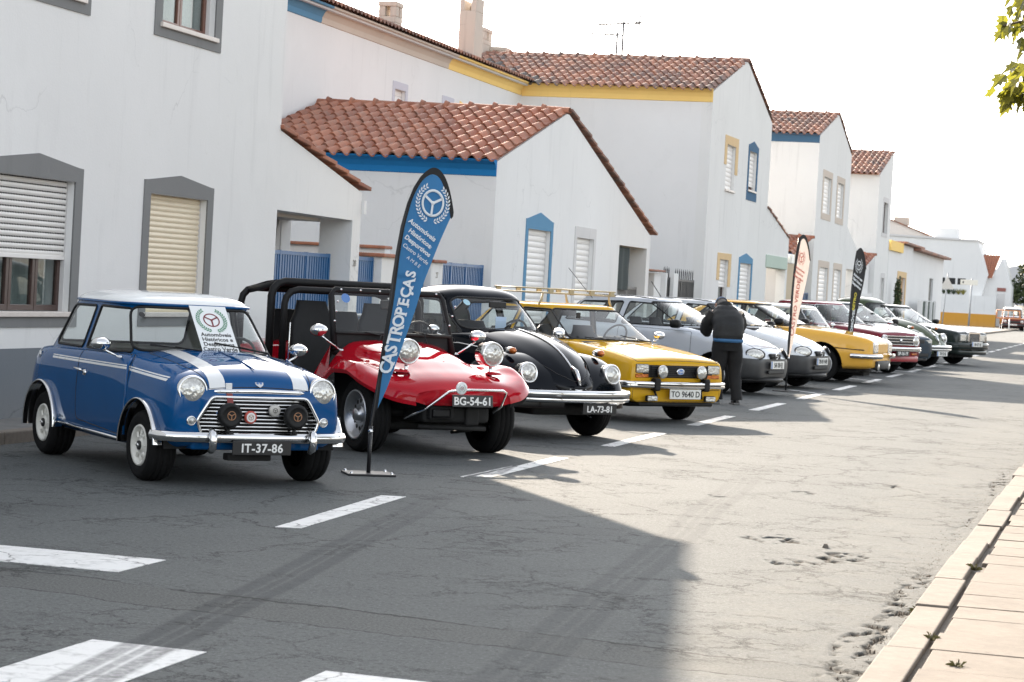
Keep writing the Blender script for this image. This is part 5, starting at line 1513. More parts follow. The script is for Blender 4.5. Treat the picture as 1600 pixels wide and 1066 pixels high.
    for x in (-1.018, 1.018):
        well(c, x, .68, .25, .34, .36)
        for s in (-1, 1):
            wheel(c, x, s * (.715 if x > 0 else .70), .252, .20, 'slot', .150, WHITEWHEEL, R(0))
            rows = []
            for R1, y in ((.330, .66), (.338, .70), (.345, .735), (.338, .748), (.332, .742)):
                rows.append([(x + (R1 + (.02 if False else 0)) * math.cos(a), s * y, .25 + R1 * math.sin(a)) for a in np.linspace(.10 if x > 0 else -.02, PI + (.0 if x > 0 else .10), 28)])
            MB().grid(rows).obj('wheel_arch_trim', CHROME, c, fix=False)
    for s in (-1, 1):
        MB().tube([(-.66, s * .695, .285), (.64, s * .695, .262)], .012, 6).obj('sill_trim', CHROME, c)
        headlight(c, 1.452, s * .505, .672, .094, s * .06, .06, .020, .09)
        b = MB().lathe([(.036, -.03), (.036, .004), (.030, .012), (.028, .008)], 20, T(1.475, s * .515, .466)).obj('side_lamp', CHROME, c)
        MB().lathe([(.028, .006), (.02, .022), (0, .026)], 16, T(1.475, s * .515, .466)).obj('lens', WHITELENS, b)
        # lamp under its black round cover
        f = MB().lathe([(.05, -.06), (.082, -.04), (.090, -.01), (.088, .018), (.066, .030), (.062, .026), (.03, .028), (0, .028)], 28, T(1.555, s * .257, .512)).obj('driving_lamp_cover', BLACKPL, c)
        mb = MB(); emblem(mb, T(1.585, s * .257, .512), .033); mb.obj('emblem', COPPER, f)
        MB().tube([(1.52, s * .257, .44), (1.54, s * .257, .39), (1.52, s * .257, .37)], .014, 6).obj('lamp_bracket', BLACKPL, c)
        MB().tube([(1.545, s * .388, .255), (1.575, s * .388, .28), (1.585, s * .388, .33), (1.575, s * .388, .385), (1.54, s * .388, .41)], .03, 10, rs=[.02, .03, .031, .03, .02]).obj('overrider', CHROME, c)
        mirror(c, .43, s * .80, .945, s, CHROME, True, (.48, s * .675, .85), .13, .085)
    bp = [(1.30, -.735, .352), (1.40, -.715, .352), (1.475, -.62, .352), (1.525, -.35, .352), (1.538, 0, .352), (1.525, .35, .352), (1.475, .62, .352), (1.40, .715, .352), (1.30, .735, .352)]
    bar_path(bp, [(-.012, -.036), (.012, -.034), (.022, -.012), (.026, .0), (.022, .014), (.012, .034), (-.012, .038)], CHROME, 'bumper', c)
    plate(c, 1.56, 0, .285, .455, .10, 'IT-37-86', True, spacing=1.08)
    MB().bbox(1.2, 1.46, -.5, .5, .26, .33, .02).obj('lower_valance', P_BLUE, c)
    MB().bbox(1.38, 1.47, -.22, .12, .185, .235, .01).obj('skid_bar', UNDER, c)
    mb = MB().lathe([(.044, -.01), (.044, .004), (.036, .008), (0, .008)], 24, T(1.53, .10, .552)); o = mb.obj('badge', GREYENAMEL, c); mb = MB(); emblem(mb, T(1.539, .10, .552), .018); mb.obj('emblem', INK, o)
    o = MB().lathe([(.046, -.01), (.046, .003), (.04, .006), (0, .006)], 24, T(1.53, -.085, .50)).obj('badge', REDENAMEL, c, label=None) if False else MB().lathe([(.046, -.01), (.046, .003), (.04, .006), (0, .006)], 24, T(1.53, -.085, .50)).obj('badge', REDENAMEL, c)
    mb = MB(); mb.lathe([(.034, .0065), (0, .0068)], 20, T(1.53, -.085, .50)); mb.obj('badge_face', DECAL_WHITE, o); mb = MB(); emblem(mb, T(1.5375, -.085, .50), .020); mb.obj('emblem', COPPER, o)
    MB().prism([(-.345, .525), (-.33, .508), (-.315, .525), (-.33, .542)], lambda u, v, d: (d, u, v), 1.51, 1.516).obj('badge', EUBLUE, c)
    st_ = MB().grid([[(1.43, y, .70), (1.478, y, .672), (1.50, y, .64), (1.51, y, .595)] for y in (-.262, -.215)]).obj('leather_strap', LEATHERRED, c, fix=False)
    MB().bbox(1.455, 1.475, -.262, -.214, .68, .735, .004).obj('strap_tag', DECAL_WHITE, st_)
    sh = MB().prism(rpoly([(-.034, .036), (-.030, -.018), (0, -.042), (.030, -.018), (.034, .036), (0, .03)], .008, 2), lambda u, v, d: (1.452 + d - v * .6, u, .742 + v * .8), 0, .006).obj('shield_badge', CHROME, c)
    MB().box(1.458, 1.466, -.018, -.006, .722, .748).obj('shield_bar', EUBLUE, sh); MB().box(1.458, 1.466, .006, .018, .722, .748).obj('shield_bar', EUBLUE, sh)
    wiper(c, (.70, -.12, .925), (.625, -.50, .955), (.60, -.10, .925)); wiper(c, (.70, .42, .92), (.60, .02, .985), (.62, .40, .925))
    MB().tube([(.60, .63, .86), (.585, .64, 1.16)], .004, 5).obj('aerial', CHROME, c)
    MB().lathe([(.035, 0), (.03, .012), (0, .012)], 16, T(-1.22, -.665, .78) @ RZ(-PI / 2 - .25)).obj('fuel_cap', CHROME, c)
    MB().lathe([(.026, 0), (0, .002)], 16, T(.29, -.44, 1.165) @ RY(-.8)).obj('sticker', INK, c)
    # white card held on the windscreen by the wiper
    card = thing('paper_sign', 'white club card with laurel wreath emblem on the blue car windscreen', 'sign')
    card.parent = None
    mwc = c.matrix_basis.copy()
    c_loc = T(-7.03, 16.235, 0) @ RZ(R(-43.5))
    ct = math.atan2(.395, .385)                                        # slope of the screen
    base = c_loc @ T(.668, .060, .895) @ RY(-(PI / 2 - ct) + .02)
    card.matrix_basis = base
    MB().box(-.002, .0, -.148, .148, 0, .485).obj('card', CARDWHITE, card)
    mb = MB(); emblem(mb, T(.001, 0, .345), .066, .14); mb.obj('emblem', MAROON, card)
    mb = MB(); laurel(mb, T(.001, 0, .345), .110, n=14); mb.obj('laurel_wreath', GREENINK, card)
    for i, t in enumerate(('Automóveis', 'Históricos e', 'Desportivos', 'Castro Verde')):
        link('lettering', text_mesh(t, .050, .0010, .0004, 1, INK), card, Matrix(((0, 0, 1, .001), (1, 0, 0, 0), (0, 1, 0, .200 - i * .047), (0, 0, 0, 1))))
blue_mini()

# ---- red beach buggy ----------------------------------------------------------
def buggy():
    c = thing('beach_buggy', 'red open beach buggy with black roll bars and high round headlights', 'car', (-6.80, 20.25, 0), R(-43), GROUP)
    # bonnet and front wings: one glass fibre sheet; rows from centre out to the wing lip
    def sec(x, pts): return (x, pts)
    F = [sec(1.66, [(0, .60), (.15, .598), (.28, .592), (.38, .578), (.45, .56), (.475, .525), (.48, .485)]),
         sec(1.58, [(0, .665), (.16, .663), (.32, .655), (.46, .637), (.57, .612), (.63, .57), (.65, .515)]),
         sec(1.46, [(0, .715), (.17, .713), (.33, .703), (.48, .68), (.62, .668), (.735, .645), (.79, .58)]),
         sec(1.30, [(0, .765), (.18, .762), (.34, .747), (.50, .715), (.64, .72), (.78, .722), (.865, .65)]),
         sec(1.10, [(0, .825), (.18, .822), (.34, .80), (.47, .752), (.60, .765), (.77, .79), (.895, .72)]),
         sec(.88, [(0, .88), (.18, .877), (.36, .85), (.49, .785), (.60, .785), (.77, .80), (.89, .715)]),
         sec(.66, [(0, .925), (.18, .922), (.38, .89), (.52, .81), (.62, .775), (.76, .735), (.86, .63)]),
         sec(.48, [(0, .955), (.18, .95), (.40, .92), (.54, .83), (.63, .755), (.74, .66), (.82, .56)]),
         sec(.34, [(0, .965), (.18, .962), (.42, .935), (.56, .84), (.64, .74), (.72, .60), (.76, .49)])]
    xs = [s[0] for s in F][::-1]; q = np.linspace(xs[0], xs[-1], 56)
    Yc = np.array([pchip(xs, [s[1][j][0] for s in F][::-1], q) for j in range(7)]).T; Zc = np.array([pchip(xs, [s[1][j][1] for s in F][::-1], q) for j in range(7)]).T
    rows = []
    for i in range(len(q)):
        u = np.concatenate(([0], np.cumsum(np.hypot(np.diff(Yc[i]), np.diff(Zc[i]))))); uq = np.linspace(0, u[-1], 31)
        y = pchip(u, Yc[i], uq); z = pchip(u, Zc[i], uq)
        rows.append([(q[i], -a, b) for a, b in zip(y[::-1], z[::-1])] + [(q[i], a, b) for a, b in zip(y[1:], z[1:])])
    mb = MB(); mb.grid(rows)
    lip = [[r[0] for r in rows], [(r[0][0], r[0][1] * .985, r[0][2] - .035) for r in rows]]; mb.grid(lip)
    mb.grid([[r[-1] for r in rows], [(r[-1][0], r[-1][1] * .985, r[-1][2] - .035) for r in rows]])
    # nose panel down to the valance
    nose = [rows[-1]]
    for k, (t, dx) in enumerate(((.06, .012), (.35, .022), (.7, .012), (1.0, -.02))):
        nose.append([(1.66 + dx - abs(p[1]) * .06, p[1] * (1 - .27 * t), p[2] + (.455 - p[2]) * t) for p in rows[-1]])
    mb.grid(nose)
    orient(mb.obj('front_body', P_RED, c, fix=False), (1.0, 0, .2))
    # side walls below the bonnet, tub, rear body
    mb = MB()
    for s in (-1, 1):
        mb.grid([[(1.62, s * .34, .52), (1.3, s * .42, .66), (1.0, s * .47, .72), (.7, s * .54, .80), (.34, s * .60, .78)], [(1.62, s * .30, .44), (1.3, s * .38, .40), (1.0, s * .42, .36), (.7, s * .48, .33), (.34, s * .58, .30)]])
    mb.obj('inner_wing', UNDER, c, fix=False)
    mb = MB()
    for s in (-1, 1):
        top = [(.36, s * .66, .90), (.24, s * .69, .74), (.12, s * .72, .58), (-.1, s * .73, .52), (-.4, s * .74, .56), (-.62, s * .76, .70), (-.8, s * .80, .84)]
        mid = [(x, s * (abs(y) + .02), .42) for x, y, z in top]; bot = [(x, s * .66, .27) for x, y, z in top]
        inn = [(x, s * (abs(y) - .07), z - .005) for x, y, z in top]
        mb.grid([inn, top, mid, bot])
    o = mb.obj('side_panel', P_RED, c, fix=True)
    # rear wings and tail
    mb = MB(); rows = []
    for a in np.linspace(-.15, PI - .1, 24):
        r = []
        for s_ in np.linspace(0, PI / 2, 8):
            rr = .40 + .12 * math.cos(s_)
            r.append((-1.10 + rr * 1.05 * math.cos(a), .50 + .42 * math.sin(s_), .36 + rr * math.sin(a)))
        rows.append(r)
    mb.grid(rows); mb.grid([[(x, -y, z) for x, y, z in r] for r in rows])
    mb.bbox(-1.55, -.75, -.55, .55, .50, .88, .08)
    mb.obj('rear_body', P_RED, c, fix=True)
    MB().box(-1.5, .9, -.58, .58, .26, .32).obj('floor_pan', UNDER, c)
    # front beam and struts
    mb = MB(); mb.tube([(1.12, -.55, .36), (1.12, .55, .36)], .035, 8); mb.tube([(1.12, -.55, .24), (1.12, .55, .24)], .035, 8)
    for s in (-1, 1):
        mb.tube([(1.10, s * .52, .58), (1.10, s * .56, .22)], .03, 8); mb.tube([(1.12, s * .5, .3), (1.05, s * .62, .3)], .05, 8); mb.tube([(.55, s * .50, .72), (.95, s * .48, .30), (1.1, s * .46, .28)], .02, 6)
    mb.bbox(1.2, 1.55, -.34, .34, .30, .44, .03); mb.bbox(1.5, 1.6, -.30, -.05, .33, .45, .02); mb.bbox(1.5, 1.58, .08, .22, .28, .44, .02); mb.tube([(1.5, -.35, .26), (1.55, .3, .25)], .02, 6); mb.tube([(1.3, .1, .2), (1.5, .2, .24)], .015, 6)
    mb.obj('front_axle', UNDER, c)
    MB().bbox(1.60, 1.62, -.28, -.10, .345, .425, .02).obj('valance_slot', BLACKPL, c)
    # wheels
    for s in (-1, 1):
        wheel(c, 1.05, s * .745, .325, .215, 'modular', .222, STEEL, R(-3))
        wheel(c, -1.10, s * .86, .345, .26, 'modular', .222, STEEL)
        hl = headlight(c, 1.40, s * .43, .905, .098, s * .02, .02, .016, .13)
        MB().lathe([(.0, -.20), (.05, -.19), (.088, -.14), (.104, -.07), (.112, -.02)], 28).obj('lamp_shell', CHROME, hl)
        MB().tube([(1.37, s * .43, .80), (1.37, s * .43, .70)], .018, 8).obj('lamp_stem', CHROME, c)
        MB().lathe([(.03, .0), (.045, .02), (.065, .03), (.08, .005)], 14, T(1.36, s * .47, .72) @ RY(-PI / 2)).obj('lamp_pod', P_RED, c)
        mirror(c, .46, s * .83, 1.035, s, CHROME, True, (.46, s * .60, .86), .15, .10)
        MB().bbox(1.43, 1.47, s * .52 - .04, s * .52 + .04, .595, .625, .008).obj('indicator', AMBER, c)
    # chrome nerf bar with round badge
    MB().tube([(1.50, -.50, .33), (1.62, -.36, .42), (1.745, -.20, .585), (1.76, -.12, .60), (1.765, 0, .605), (1.75, .34, .605), (1.72, .395, .585), (1.66, .385, .46), (1.60, .34, .40)], .011, 8).obj('nerf_bar', CHROME, c)
    b = MB().lathe([(.055, 0), (.055, .008), (.048, .012), (0, .012)], 28, T(1.775, -.10, .618)).obj('badge', DECAL_WHITE, c)
    mb = MB(); laurel(mb, T(1.788, -.10, .618), .032, n=9); mb.obj('laurel_wreath', GREENINK, b); mb = MB(); emblem(mb, T(1.788, -.10, .618), .016); mb.obj('emblem', MAROON, b)
    plate(c, 1.735, .045, .505, .41, .105, 'BG-54-61', True, .10, yaw=.0, size=.098)
    # windscreen frame, black with press studs
    wl, wr, zt, zb_, xb, xt = -.62, .62, 1.40, .86, .36, .18
    fr = [(xb, -.62, zb_), (xt, -.585, zt - .05), (xt - .01, -.55, zt), (xt - .01, .55, zt), (xt, .585, zt - .05), (xb, .62, zb_)]
    MB().tube(fr, .030, 10).obj('windscreen_frame', BLACKVINYL, c)
    MB().tube([(xb - .02, -.60, 1.02), (xb - .02, .60, 1.02)], .016, 8).obj('lower_frame', INK, c)
    MB().grid([[(xb - .03, -.59, .88), (xb - .03, .59, .88)], [(xb - .045, -.59, 1.02), (xb - .045, .59, 1.02)]]).obj('scuttle_panel', BLACKVINYL, c, fix=False)
    MB().grid([[(xb - .025, -.595, 1.02), (xb - .025, .595, 1.02)], [(xt, -.555, zt - .01), (xt, .555, zt - .01)]]).obj('windscreen', GLASS_OLD, c, fix=False)
    sb = MB().lathe([(.011, 0), (.008, .008), (0, .009)], 8).mesh('press_stud', CHROME, True)
    for k in range(6): link('press_stud', sb, c, T(xt + .026, -.5 + k * .2, zt + .006))
    for s in (-1, 1):
        for k in range(5): link('press_stud', sb, c, T(xt + .03 + .032 * (5 - k), s * (.585 + .006 * (5 - k)) - 0, zt - .1 - k * .09))
    MB().lathe([(.045, .0), (0, .001)], 20, T(xt + .045, -.46, 1.33) @ RY(-.4)).obj('round_sticker', EUBLUE, c)
    MB().bbox(xt - .06, xt - .03, -.05, .22, 1.24, 1.33, .015).obj('rear_view_mirror', INK, c)
    # roll bars, padded
    def hoop(x, w, z0, z1, r, xlean=0, m=BLACKVINYL, name='roll_bar'):
        pts = [(x, -w, z0), (x + xlean * .8, -w, z1 - .14)] + [(x + xlean, -w + .14 - .14 * math.cos(a), z1 - .14 + .14 * math.sin(a)) for a in (.5, 1.0, 1.57)] + [(x + xlean, w - .14 + .14 * math.cos(a), z1 - .14 + .14 * math.sin(a)) for a in (1.57, 1.0, .5)] + [(x + xlean * .8, w, z1 - .14), (x, w, z0)]
        MB().tube(pts, r, 10).obj(name, m, c)
    hoop(-.62, .80, .60, 1.45, .038); hoop(-.50, .72, .6, 1.38, .033); hoop(-1.28, .80, .75, 1.37, .034)
    for s in (-1, 1): MB().tube([(-.62, s * .72, 1.43), (-1.28, s * .72, 1.35)], .032, 8).obj('roll_bar_brace', BLACKVINYL, c)
    MB().grid([[(-.64, -.70, 1.47), (-.64, .70, 1.47)], [(-.95, -.70, 1.445), (-.95, .70, 1.445)], [(-1.28, -.70, 1.39), (-1.28, .70, 1.39)]]).obj('folded_hood', BLACKVINYL, c, fix=False)
    for y in (-.36, .36): seat(c, -.28, y, .42, BLACKVINYL, .50, .80, True, .22)
    for y in (-.3, .3): seat(c, -.95, y, .50, BLACKVINYL, .50, .62, True, .2)
    steering_wheel(c, .12, .34, .98, .18, .45); MB().bbox(.12, .34, -.55, .55, .80, .92, .04).obj('dashboard', BLACKVINYL, c)
    wiper(c, (.44, -.22, .93), (.37, -.32, 1.03), (.40, .0, .98)); wiper(c, (.44, .30, .93), (.36, .18, 1.05), (.36, .42, 1.02))
    MB().bbox(.62, .70, -.46, -.34, .835, .865, .01).obj('bonnet_catch', P_RED, c)
buggy()

# ---- rounded beetle shaped cars --------------------------------------------------
def beetle(name, label, loc, rz, pm, ptxt, black, chrome_bumper=True, py=.10, group=GROUP):
    c = thing(name, label, 'car', loc, rz, group)
    S = [st(-1.92, .42, .16, .18, .55, .16, .62, .12, .66, .68), st(-1.78, .34, .34, .38, .55, .36, .70, .30, .80, .84), st(-1.45, .30, .52, .56, .55, .55, .80, .48, .95, 1.0), st(-1.0, .28, .64, .68, .55, .67, .84, .62, .96, 1.0),
         st(-.5, .27, .68, .71, .55, .70, .86, .66, .97, 1.0), st(.2, .27, .68, .71, .55, .70, .86, .66, .97, 1.02), st(.50, .28, .66, .69, .55, .68, .88, .62, 1.00, 1.075), st(.66, .30, .60, .63, .55, .63, .88, .57, 1.00, 1.08),
         st(.9, .32, .53, .56, .55, .565, .84, .50, .955, 1.05), st(1.2, .33, .47, .50, .52, .50, .76, .43, .875, .985), st(1.45, .36, .40, .43, .52, .43, .68, .36, .79, .89), st(1.63, .38, .32, .35, .52, .35, .60, .28, .69, .77), st(1.75, .41, .22, .24, .50, .24, .55, .19, .60, .655), st(1.80, .44, .12, .13, .50, .125, .53, .10, .555, .58)]
    bm = loft(S, None, 5, bulge=.6)
    for x in (-1.2, 1.2):
        cut(bm, [(x + .38 * math.cos(a), .33 + .38 * math.sin(a)) for a in np.linspace(0, 2 * PI, 33)[:-1]], (0, 2), lambda q, n: abs(q.y) > .36).free()
    cut(bm, rrect(-1.2, .56, -.62, .62, .15), (0, 1), lambda q, n: n.z > .5 and q.z > .8).free()
    hood = cut(bm, rpoly([(.70, -.50), (1.2, -.425), (1.5, -.335), (1.70, -.20), (1.79, -.06), (1.79, .06), (1.70, .20), (1.5, .335), (1.2, .425), (.70, .50)], .05, 3), (0, 1), lambda q, n: n.z > .12 and q.z > .5)
    door = rpoly([(-.36, .95), (-.36, .42), (.30, .42), (.52, .62), (.55, .95)], [.02, .05, .2, .1, .02], 4)
    ds = [(s, cut(bm, door, (0, 2), lambda q, n, s=s: s * q.y > .35)) for s in (-1, 1)]
    bm_obj('body', bm, pm, c)
    o = bm_obj('bonnet', hood, pm, c); trim(hood, .006, 'panel_gap', INK, o, 4)
    for s, d in ds:
        o = bm_obj('door', d, pm, c); trim(d, .0035, 'panel_gap', INK, o, 4)
        MB().tube([(-.20, s * .72, .80), (-.20, s * .745, .80), (-.32, s * .745, .80)], .011, 6).obj('door_handle', CHROME, o)
        MB().tube([(-1.0, s * .70, .865), (-.3, s * .715, .885), (.3, s * .71, .895), (.62, s * .645, .905), (1.0, s * .545, .865), (1.3, s * .475, .775)], .008, 6).obj('waist_trim', CHROME, c)
    zr = [pchip([.66, .9, 1.2, 1.45, 1.63, 1.75, 1.80], [1.08, 1.05, .985, .89, .77, .655, .58], np.array([t]))[0] for t in np.linspace(.72, 1.72, 16)]
    MB().tube([(t, 0, z + .004) for t, z in zip(np.linspace(.72, 1.72, 16), zr)], .010, 8).obj('bonnet_strip', CHROME, c)
    MB().tube([(1.69, 0, .735), (1.76, 0, .70), (1.80, 0, .64), (1.83, 0, .555)], .020, 8, rs=[.012, .022, .022, .014]).obj('bonnet_handle', CHROME, c)
    MB().tube([(1.74, -.21, .56), (1.80, -.10, .515), (1.82, 0, .505), (1.80, .10, .515), (1.74, .21, .56)], .010, 6).obj('nose_trim', CHROME, c)
    gh = canopy(.93, 1.33, (-1.42, .70, .665), (-.70, .27, .545), .175, n=3.6, nt=3.0, m=2.3, bow=.035, nf=3.4)
    W = [('windscreen', rpoly([(-.53, 1.055), (.53, 1.055), (.455, 1.375), (-.455, 1.375)], .10), (1, 2), lambda q, n: n.x > .2 and q.x > -.3), ('rear_window', rpoly([(-.38, 1.16), (.38, 1.16), (.33, 1.36), (-.33, 1.36)], .08), (1, 2), REAR)]
    for cd in (RIGHT, LEFT):
        W += [('door_glass', rpoly([(-.32, 1.0), (.28, 1.0), (.20, 1.20), (.06, 1.335), (-.28, 1.345)], [.04, .02, .05, .06, .06]), (0, 2), cd), ('quarter_light', rpoly([(.315, 1.0), (.50, 1.0), (.25, 1.20)], .02), (0, 2), cd),
              ('quarter_glass', rpoly([(-.92, 1.02), (-.42, 1.0), (-.38, 1.335), (-.72, 1.31)], [.08, .04, .05, .10]), (0, 2), cd)]
    cabin(c, gh, pm, W, (INK, .012), None, None, .0075)
    for x, sgn in ((1.2, 1), (-1.2, -1)):
        for s in (-1, 1):
            rows = []
            for a in np.linspace(-.05, PI + .10, 30):
                r = []
                al = a if sgn > 0 else PI - a
                xe = x + .50 * (1.14 if math.cos(a) * sgn > 0 else 1.0) * math.cos(a)
                yi = float(pchip([-2.4, -1.9, -1.6, -1.2, -.7, .6, .9, 1.2, 1.45, 1.63, 1.80, 2.4], [.10, .14, .36, .50, .60, .56, .47, .40, .34, .27, .14, .10], np.array([xe]))[0])
                stretch = 1.0 + .22 * max(0, math.cos(al * .5)) ** 2
                for u in np.linspace(0, PI / 2, 10):
                    rr = (.365 + .155 * math.cos(u) ** .8)
                    kx = 1.14 if math.cos(a) * sgn > 0 else 1.0
                    r.append((x + rr * kx * math.cos(a), s * (yi + (.775 - yi) * math.sin(u) * (1 - .06 * abs(math.cos(a)))), .345 + rr * math.sin(a)))
                rows.append(r)
            mb = MB(); mb.grid(rows); mb.grid([[r[-1] for r in rows], [(r[-1][0] * 1 + (x - r[-1][0]) * .03, r[-1][1] - s * .02, r[-1][2] - .01) for r in rows]])
            orient(mb.obj('wing', pm, c, fix=False), (x, s * .45, .35))
            wheel(c, x, s * .735, .325, .165, 'cap', .195, CHROME)
    for s in (-1, 1):
        well(c, 1.2, .55, .33, .40, .30) if s < 0 else well(c, -1.2, .55, .33, .40, .30)
        headlight(c, 1.685, s * .545, .668, .088, s * .03, .16, .022, .12)
        MB().lathe([(.108, -.02), (.112, -.10), (.10, -.22), (.05, -.3)], 24, T(1.685, s * .545, .668) @ RY(-.16)).obj('lamp_nacelle', pm, c)
        ind = MB().lathe([(.0, -.10), (.03, -.09), (.038, -.03), (.036, .0)], 16, T(1.43, s * .575, .872)).obj('indicator', CHROME, c)
        MB().lathe([(.036, .0), (.034, .03), (.02, .05), (0, .055)], 16, T(1.43, s * .575, .872)).obj('lens', AMBER, ind)
        MB().bbox(-.75, .75, s * .66 if s > 0 else -.80, .80 if s > 0 else -.66, .27, .31, .012).obj('running_board', RUBBER, c)
        mirror(c, .42, s * .83, 1.03, s, CHROME, True, (.46, s * .70, .96), .12, .09)
    bp = [(1.30, -.80, .445), (1.52, -.79, .445), (1.72, -.73, .445), (1.84, -.55, .445), (1.90, -.25, .445), (1.915, 0, .445), (1.90, .25, .445), (1.84, .55, .445), (1.72, .73, .445), (1.52, .79, .445), (1.30, .80, .445)]
    b = bar_path(bp, [(-.015, -.062), (.015, -.058), (.028, -.032), (.022, -.020), (.022, .004), (.030, .014), (.030, .040), (.014, .062), (-.015, .062)], CHROME, 'bumper', c)
    bar_path([(p[0] + .012, p[1] * 1.003, p[2]) for p in bp[2:-2]], [(.0, -.020), (.016, -.018), (.016, .002), (0, .004)], INK, 'rubber_strip', b)
    MB().tube([(1.65, .20, .33), (1.86, .34, .36), (1.80, .55, .375), (1.66, .66, .38)], .012, 6).obj('lower_tube', CHROME, c)
    plate(c, 1.90, py, .325, .44 if black else .50, .105 if black else .11, ptxt, black, blue=not black)
    interior(c, -1.1, .5, .64, .32, 1.03, [(-.15, -.32, .46, .62, False), (-.15, .32, .46, .62, False), (-.95, 0, 1.1, .5, False)], SEATCLOTH, swx=.25, swz=1.0)
    wiper(c, (.70, -.12, 1.08), (.60, -.02, 1.10), (.50, .22, 1.17)); wiper(c, (.70, .30, 1.07), (.60, .36, 1.10), (.52, .52, 1.13))
    MB().bbox(.36, .39, -.10, .12, 1.28, 1.345, .01).obj('rear_view_mirror', INK, c)
    MB().bbox(1.0, 1.6, -.40, .40, .24, .36, .04).obj('underside', UNDER, c)
    return c
bk = beetle('parked_car', 'black rounded classic car with chrome bumper beside the red buggy', (-6.80, 23.52, 0), R(-37.2), P_BLACK, 'LA-73-81', True, py=.22)
MB().lathe([(.042, 0), (0, .001)], 20, T(.40, -.415, 1.325) @ RY(-.75)).obj('round_sticker', M('pale_blue_sticker', (.35, .55, .65), .5), bk)
MB().box(.50, .503, -.10, .04, 1.07, 1.19).obj('leaflet', M('blue_white_leaflet', (.45, .58, .75), .6), bk)

# ---- boxy cars -----------------------------------------------------------------------
def boxcar(name, label, loc, rz, pm, D, group=GROUP):
    c = thing(name, label, 'car', loc, rz, group)
    res = body_shell(c, D['st'], rrect(*D['open'], .08), [(x, D['r'], D['arch']) for x in (D['xf'], D['xr'])], D['w'] / 2, pm, D.get('warp'), D.get('doors', ()), D.get('hood'), D.get('gap', .0035), D.get('extra'), doorm=D.get('doorm'))
    cabin(c, D['gh'], D.get('ghm', pm), D['win'], (D.get('seal', BLACKPL), D.get('sealr', .010)), D.get('glass'), D.get('roof'), D.get('chrome'))
    hw = D['w'] / 2
    for x in (D['xf'], D['xr']):
        well(c, x, hw - .02, D['r'], D['arch'] + .005, .36)
        for s in (-1, 1): wheel(c, x, s * (hw - D.get('inset', .05)), D['r'], D.get('tw', .165), D.get('wheel', 'cap'), D.get('rim', .18), D.get('rimm', STEEL), D.get('steer', 0) if x > 0 else 0)
    interior(c, D['open'][0] + .1, D['open'][1], hw - .08, .27, D['zd'], D.get('seats', [(0, -.34, .48, .62, True), (0, .34, .48, .62, True), (-.85, 0, 1.2, .55, False)]), D.get('seatm', SEATCLOTH), swx=D['open'][1] - .34, swz=D['zd'] + .03)
    for q in D.get('wipers', ()): wiper(c, *q)
    xm = D['open'][1] - D.get('mirback', .25)
    MB().bbox(xm - .25, xm - .22, -.11, .11, D['zd'] + .26, D['zd'] + .33, .01).obj('rear_view_mirror', INK, c)
    MB().bbox(D['xf'] - .5, D['nose'] - .25, -hw + .25, hw - .25, .18, .30, .03).obj('underside', UNDER, c)
    return c, res
def gh_windows(zb, zt, ws, sides, rear):
    W = [('windscreen', rpoly(ws, .05), (1, 2), lambda q, n: n.x > .22 and q.x > -.5), ('rear_window', rpoly(rear, .05), (1, 2), REAR)]
    for cd in (RIGHT, LEFT):
        for nm, p in sides: W.append((nm, rpoly(p, .03, 3), (0, 2), cd))
    return W
def chrome_bumper(c, xn, w, z, h, wrap=.35, m=CHROME, strip=True, bow=.05, th=.03):
    bp = [(xn - wrap, -w, z), (xn - .12, -w, z), (xn - .05, -w + .03, z), (xn - .02, -w + .12, z), (xn + bow * .6, -w * .5, z), (xn + bow, 0, z), (xn + bow * .6, w * .5, z), (xn - .02, w - .12, z), (xn - .05, w - .03, z), (xn - .12, w, z), (xn - wrap, w, z)]
    b = bar_path(bp, [(-.015, -h / 2), (th * .5, -h / 2 + .004), (th, -h * .3), (th * .8, -.004), (th * .8, .004), (th, h * .3), (th * .5, h / 2 - .004), (-.015, h / 2)], m, 'bumper', c)
    if strip: bar_path([(p[0] + th * .82, p[1], p[2]) for p in bp[3:-3]], [(0, -.009), (.008, -.008), (.008, .008), (0, .009)], INK, 'rubber_strip', b)
    return b

